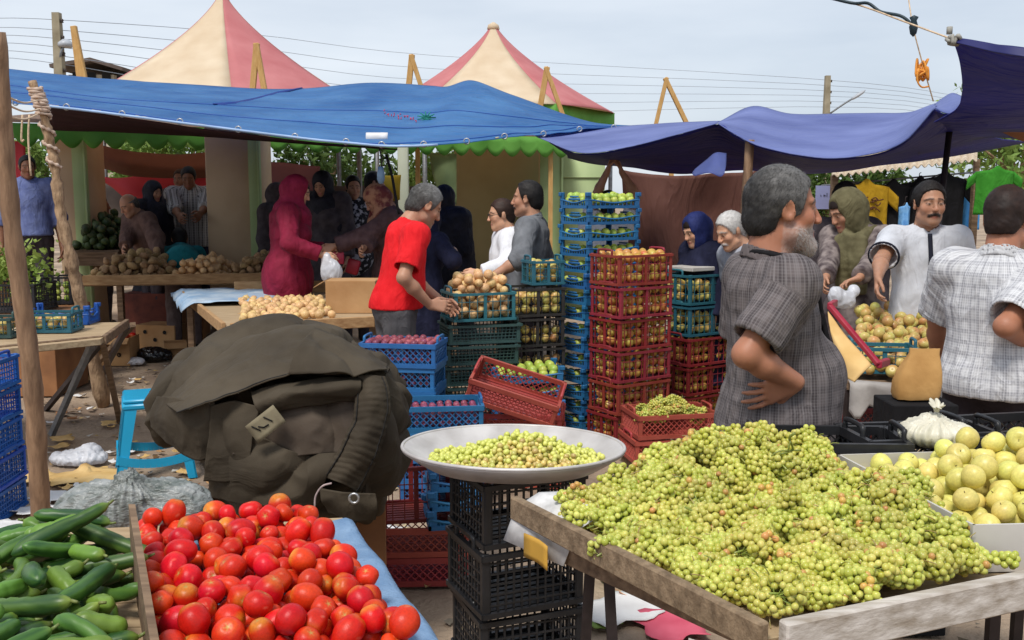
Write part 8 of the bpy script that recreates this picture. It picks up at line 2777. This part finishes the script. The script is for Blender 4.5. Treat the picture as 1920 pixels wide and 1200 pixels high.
crate('lattice', (.30, .18, .13), pl_teal, (l_[0], l_[1], Za + .03), -.15, 'small teal crate at the front of the apple stall')
def wq(*a): return P(*a)
b = MB()
a0, a1 = wq(1556, 574, 3.05), wq(1648, 684, 2.85)
b.bar(a0, a1, .022, .022, bev=.004)
b.bar(a1, wq(1664, 678, 2.98), .022, .03, bev=.004); b.bar(a0, wq(1566, 568, 3.16), .022, .03, bev=.004)
for k in range(0):
 t = (k + .5) / 9; b.bar(a0 * (1 - t) + a1 * t, (wq(1570, 570, 3.16) * (1 - t) + wq(1664, 682, 2.98) * t), .012, .012)
 b.bar(a0 * (1 - t) + a1 * t, a0 * (1 - t) + a1 * t - (0.0, -.02, .12), .012, .01)
tag(b.build('rail', plast('rail_scarlet', lin(158, 34, 36)), smooth=False), 'slanting scarlet rail between the plaid man and the apple stall', 'rail')
tarp('paper_sheet', [[(1552, 584, 3.04), (1575, 615, 2.98), (1604, 650, 2.92), (1634, 684, 2.86)], [(1556, 612, 2.98), (1572, 645, 2.93), (1592, 678, 2.88), (1618, 700, 2.84)], [(1566, 650, 2.94), (1578, 680, 2.9), (1588, 708, 2.87), (1602, 718, 2.84)]],
     paper_y, 'yellow packing paper hanging below the slanting scarlet rail', nu=16, nv=20, amp=.006, sc=9, seed=91, cat='paper')
def pbag():
 c_ = P(1716, 745, 2.75); z0 = c_[2] - .0
 b = MB(); rows = []
 for k, (z, sx, sy, ox) in enumerate(((0, .076, .05, 0), (.015, .082, .055, 0), (.06, .084, .05, .004), (.10, .078, .042, .010), (.135, .066, .028, .018), (.165, .056, .014, .024), (.185, .058, .006, .026))):
  a = np.linspace(0, 2 * PI, 33)[:-1]
  e = .45
  x = np.sign(np.cos(a)) * np.abs(np.cos(a)) ** e * sx; y = np.sign(np.sin(a)) * np.abs(np.sin(a)) ** e * sy
  p = np.stack([c_[0] + x + ox, c_[1] + y, np.full(32, z0 + z)], 1)
  rows.append(p + .004 * fbm(p * 30, 5, 2)[:, None])
 n = 32; V = np.concatenate(rows); f = [(i * n + j, i * n + (j + 1) % n, (i + 1) * n + (j + 1) % n, (i + 1) * n + j) for i in range(len(rows) - 1) for j in range(n)] + [tuple(range(n))[::-1], tuple((len(rows) - 1) * n + j for j in range(n))]
 b.add(V, f)
 tag(b.build('paper_bag', pmat('kraft_paper', lin(168, 124, 68), .8, .2, 9, base2=lin(196, 152, 92), bump=.5, bscale=40, bdist=.004), sharp=35), 'folded brown paper bag beside the broad man in the white checked shirt', 'paper bag')
 b = MB(); b.box((c_[0], c_[1], z0 / 2 - .004), (.24, .2, z0 - .01), bev=.004); tag(b.build('box', blk_trim, smooth=False), 'dark box in the shade carrying the paper bag on the right', 'box')
pbag()
l_ = PZ(1640, 930, 0); 
stack('diamond', (.44, .30, .15), pl_red, (l_[0] + .02, l_[1] + .0, 0), .25, 3, 'dark red mesh crate on the ground under the apple stall, %s', dz=.155)
l_ = PZ(1690, 900, 0)
stack('deep', (.40, .30, .2), pl_black, (l_[0] + .22, l_[1] + .1, 0), -.1, 2, 'black crate in the shade under the apple stall, %s', dz=.206)
for loc, y2 in TEALS:
 fill_crate('yellowish', ap_yel2, loc, y2, S_TEAL, .036, top=True, level=.75)
b = MB(); q = np.array(TEALS[-1][0]) + (0, 0, .235); R2 = rotz(A36)
b.box(q + (0, 0, .02), (.36, .26, .03), R2, bev=.004)
tag(b.build('cardboard', carton, smooth=False), 'white cardboard lying on the teal crates before the white-haired man', 'carton')
gl, gy = GRAPE_FLAT[-1]
M_ = rotz(gy)
gp = [np.array(gl) + M_ @ np.array([sx * .225, sy * .145, 0]) for sx, sy in ((-1, -1), (1, -1), (1, 1), (-1, 1))]
for i in range(26):
 u, v_ = R_.uniform(.12, .88), R_.uniform(.15, .85)
 p = gp[0] * (1 - u) * (1 - v_) + gp[1] * u * (1 - v_) + gp[2] * u * v_ + gp[3] * (1 - u) * v_
 p[2] = gl[2] + .09 + .07 * (1 - (2 * u - 1) ** 2) * (1 - .4 * (2 * v_ - 1) ** 2) + R_.uniform(-.015, .01)
 k = R_.randrange(8)
 root = empty('grape_bunch', tuple(p), label='bunch of green grapes in the brick red crate before the tall red stack', cat='grapes', group='grape bunches in the brick red crate')
 root.rotation_euler = (R_.gauss(0, .3), R_.gauss(0, .3), R_.uniform(0, 6.3))
 part('grapes', BU[k][0], root); part('stem', BU[k][1], root)
# ================================================================== clothes stall at the back right
def tee(px, py, Y, w_, h_, m, label, sleeves=True, seed=0, marks=None):
 c_ = P(px, py, Y)
 b = MB()
 nv, nu = 16, 22
 G = np.zeros((nv, nu, 3))
 for i in range(nv):
  t = i / (nv - 1)
  hw = w_ / 2 * (1 - .06 * math.sin(t * PI))
  for j in range(nu):
   u = -1 + 2 * j / (nu - 1)
   sh = .05 * h_ * (abs(u) ** 1.6) * (1 - t) - (.10 * h_ * max(0, 1 - abs(u) / .3) * (1 - t) ** 3)
   G[i, j] = c_ + (u * hw, .03 * math.sin(u * 7 + seed) * t - .06 * (1 - u * u), -h_ * t - sh + .0)
 b.sheet(G, .012)
 if sleeves:
  for sx in (-1, 1):
   S_ = np.zeros((6, 6, 3))
   for i in range(6):
    for j in range(6):
     S_[i, j] = c_ + (sx * (w_ / 2 - .01 + .22 * w_ * i / 5), -.01 * math.sin(j), -.05 * h_ - .24 * h_ * j / 5 - .16 * h_ * i / 5)
   b.sheet(S_, .012)
 o = b.build('hanging_shirt', m); tag(o, label, 'shirt', 'clothes hanging at the stall')
 b = MB(); b.tube(spline([c_ + (-w_ * .3, -.02, -.03), c_ + (0, -.02, .03), c_ + (w_ * .3, -.02, -.03)], 8), .006, 5); b.tube(spline([c_ + (0, -.02, .03), c_ + (0, -.02, .09), c_ + (.02, -.02, .10)], 6), .005, 5)
 b.build('hanger', steel_d, o)
 if marks:
  b = MB(); r2 = random.Random(seed)
  for k in range(14):
   p = c_ + (r2.uniform(-.16, .16) * w_ * 1.6, -.085, -h_ * r2.uniform(.22, .42)); b.tube(spline([p, p + (r2.uniform(.01, .05), -.004, r2.uniform(-.03, .03)), p + (r2.uniform(.03, .08), -.004, r2.uniform(-.02, .02))], 6), .008, 5)
  b.build('script_print', marks, o)
 return o
Yc = 8.7
tee(1622, 345, Yc, .56, .72, cloth_mat('tee_yellow', lin(164, 126, 22), lin(184, 144, 36)), 'mustard yellow T-shirt with dark script hanging at the clothes stall', seed=3, marks=pmat('print_brown', lin(90, 52, 20), .8, .1, 6))
tee(1672, 345, Yc + .1, .5, .75, blk_trim, 'black shirt hanging next to the mustard yellow T-shirt', seed=4)
tee(1722, 340, Yc + .15, .5, .8, blk_trim, 'black shirt hanging directly behind the head of the polo shirted man', seed=5)
tee(1768, 330, Yc + .05, .54, .8, cloth_mat('cloth_jet', lin(16, 15, 17), lin(26, 25, 28)), 'jet black shirt hanging between the polo shirted man and the green jersey', seed=6)
tee(1866, 318, Yc - .3, .44, .5, cloth_mat('jersey_green', lin(48, 120, 32), lin(62, 138, 44)), 'bright green sports jersey with dark side stripes hanging at the right', seed=7)
tee(1818, 352, Yc + .3, .30, .5, cloth_mat('tee_blue_bright', lin(60, 140, 206), lin(90, 160, 220)), 'bright blue top half hidden beside the green jersey', seed=8)
tee(1696, 385, Yc - .1, .12, .4, cloth_mat('tee_sky', lin(90, 150, 210), lin(130, 180, 225)), 'narrow sky blue garment hanging between the black shirts', sleeves=False, seed=9)
b = MB(); a_, c_ = P(1530, 348, 8.9), P(1596, 392, 8.9)
b.box(((a_[0] + c_[0]) / 2, a_[1], (a_[2] + c_[2]) / 2), (c_[0] - a_[0], .02, a_[2] - c_[2]))
bn = b.build('banner', pmat('banner_lilac', lin(146, 150, 190), .7, .1, 4), smooth=False); tag(bn, 'pale lilac banner with dark lettering behind the olive scarf woman', 'banner')
b = MB(); r2 = random.Random(4)
for k in range(9):
 x = a_[0] + .06 + k * .035; z = a_[2] - .11
 b.bar((x, a_[1] - .014, z - .02), (x + r2.uniform(-.006, .006), a_[1] - .014, z + r2.uniform(.0, .025)), .007, .004)
 if k % 2: b.bar((x, a_[1] - .0135, z), (x + .02, a_[1] - .0135, z + r2.uniform(-.01, .01)), .006, .004)
b.build('lettering', blk_trim, bn, smooth=False)
root = empty('hanging_lamp', tuple(P(716, 290, 6.0)), label='unlit bluish bulb on a cord hanging under the white patch of the blue tarpaulin', cat='lamp')
b = MB(); b.tube(spline([P(711, 278, 6.0), P(716, 300, 6.0), P(714, 318, 6.0)], 8), .006, 5); b.build('cord', steel_d, root)
b = MB(); c_ = P(714, 326, 6.0); b.lathe([(0, .06), (.022, .055), (.024, .03), (.03, .01), (.032, -.04), (.02, -.075), (0, -.08)], 12, c=c_); b.build('bulb', pmat('bulb_glass', lin(120, 150, 180), .2, .1, 10), root)
b = MB(); b.tube(spline([P(724, 290, 6.0), P(735, 330, 6.0), P(742, 372, 6.0), P(748, 402, 6.0)], 12), .012, 6); tag(b.build('strap', blk_trim), 'black strap hanging down beside the unlit bulb', 'strap')
# ================================================================== litter
def scrap(px, py, s, m, label, seed, cat='paper', group='paper scraps on the ground', asp=.7, amp=.018):
 c_ = PZ(px, py, 0)
 rr = np.random.default_rng(seed); n = 9
 u = np.linspace(-1, 1, n)
 G = np.zeros((n, n, 3)); a = rr.uniform(0, 6.3)
 for i in range(n):
  for j in range(n):
   p = np.array([u[i] * s * (1 + .15 * math.sin(j + seed)), u[j] * s * asp * (1 + .15 * math.cos(i * 1.3 + seed)), 0])
   G[i, j] = rotz(a) @ p + c_
 nn = fbm(G.reshape(-1, 3) * 7 / max(s * 6, .5) + seed, seed, 3).reshape(n, n)
 G[:, :, 2] = .008 + amp * (nn - nn.min()) + .01 * np.abs(u)[:, None] ** 3
 tag(MB().sheet(G, .002).build('paper_scrap', m), label, cat, group)
pk = pmat('paper_pink', lin(196, 74, 96), .8, .15, 8, base2=lin(214, 100, 120))
for k, (x, y, s) in enumerate(((118, 828, .09), (182, 896, .20), (130, 900, .16), (205, 798, .07), (160, 715, .10), (110, 840, .06), (350, 888, .05), (60, 900, .12))):
 scrap(x, y, s, paper_y, 'torn yellowish cardboard scrap on the dirt ground near the cyan stool', 100 + k, 'cardboard', 'cardboard scraps by the stool')
for k, (x, y, s) in enumerate(((150, 745, .05), (60, 960, .10), (150, 950, .16), (105, 935, .11), (30, 990, .1), (195, 670, .04), (245, 720, .03), (170, 770, .03))):
 scrap(x, y, s, paper_w, 'torn whitish paper scrap on the dirt ground at the left', 130 + k, group='white scraps at the left')
for k in range(46):
 r4 = random.Random(500 + k); x, y = r4.uniform(90, 420), r4.uniform(665, 960)
 scrap(x, y, r4.uniform(.02, .055), r4.choice((paper_y, paper_y, card, paper_w, card_d)), 'small torn scrap trodden into the dirt around the trestle table', 300 + k, 'scrap', 'scraps around the trestle table', asp=r4.uniform(.4, .9), amp=.012)
scrap(1165, 1150, .16, paper_w, 'large torn white paper on the ground under the grape table', 160, group=None, asp=.8)
scrap(1225, 1120, .10, paper_w, 'small white paper on the ground under the grape table beside an orange wrapper', 161, group=None)
scrap(1185, 1118, .06, pmat('wrapper', lin(190, 110, 60), .6, .3, 20, base2=lin(220, 180, 140)), 'small orange wrapper on the ground under the grape table', 162, group=None)
scrap(1255, 1180, .13, pk, 'pink cloth scrap on the ground under the grape table', 163, 'cloth', group=None, asp=.8)
scrap(1130, 1175, .06, leaf_m, 'green vegetable leaf lying on the ground under the grape table', 164, 'leaf', group=None)
scrap(720, 1000, .10, paper_w, 'pale scrap on the ground between the tomato table and the brick red crates', 165, group=None)
scrap(700, 1090, .07, paper_y, 'yellowish scrap on the ground beside the tomato table', 166, group=None)
c_ = PZ(1148, 1085, 0)
b = MB(); b.lathe([(.001, .005), (.05, .005), (.075, .12), (.08, .122), (.054, .0), (.001, 0)], 20, c=c_)
for k in range(10):
 a = k * PI / 5; b.bar(c_ + (.053 * math.cos(a), .053 * math.sin(a), .01), c_ + (.08 * math.cos(a), .08 * math.sin(a), .115), .006)
tag(b.build('basket', pmat('plastic_lime', lin(110, 200, 50), .4, .1, 8)), 'small lime green plastic basket on the ground under the grape table', 'basket')
q = P(336, 470, 8.35)
b = MB(); b.box((q[0], q[1] + .0, .055), (.9, .5, .11), bev=.01)
tag(b.build('platform', wood_d, smooth=False), 'low wooden platform behind the potato table under the bending person', 'platform')
# ================================================================== flush fruit pools
def camkey(q):
 return q[0][1]
flush_pool('blush', 'blush_apple', 'blush red and yellow apple inside the red lattice crates', 'apple', 'apples in the red crates', 'blush red and yellow apples deeper in the red lattice crates', apple_m)
flush_pool('greenish', 'green_apple', 'small green apple lying in a shallow blue tray', 'apple', 'apples in the blue trays', 'small green apples deeper in the shallow blue trays', apple_m)
flush_pool('yellowish', 'pale_apple', 'pale yellow fruit inside the charcoal and teal crates by the blue trays', 'fruit', 'fruit in the charcoal crates', 'pale yellow fruit deeper in the charcoal crates', apple_m, limit=105)
flush_pool('plum', 'plum', 'dark red plum lying in a blue diamond mesh crate', 'plum', 'plums in the blue crates', 'dark red plums deeper in the blue diamond mesh crates', plum_m)
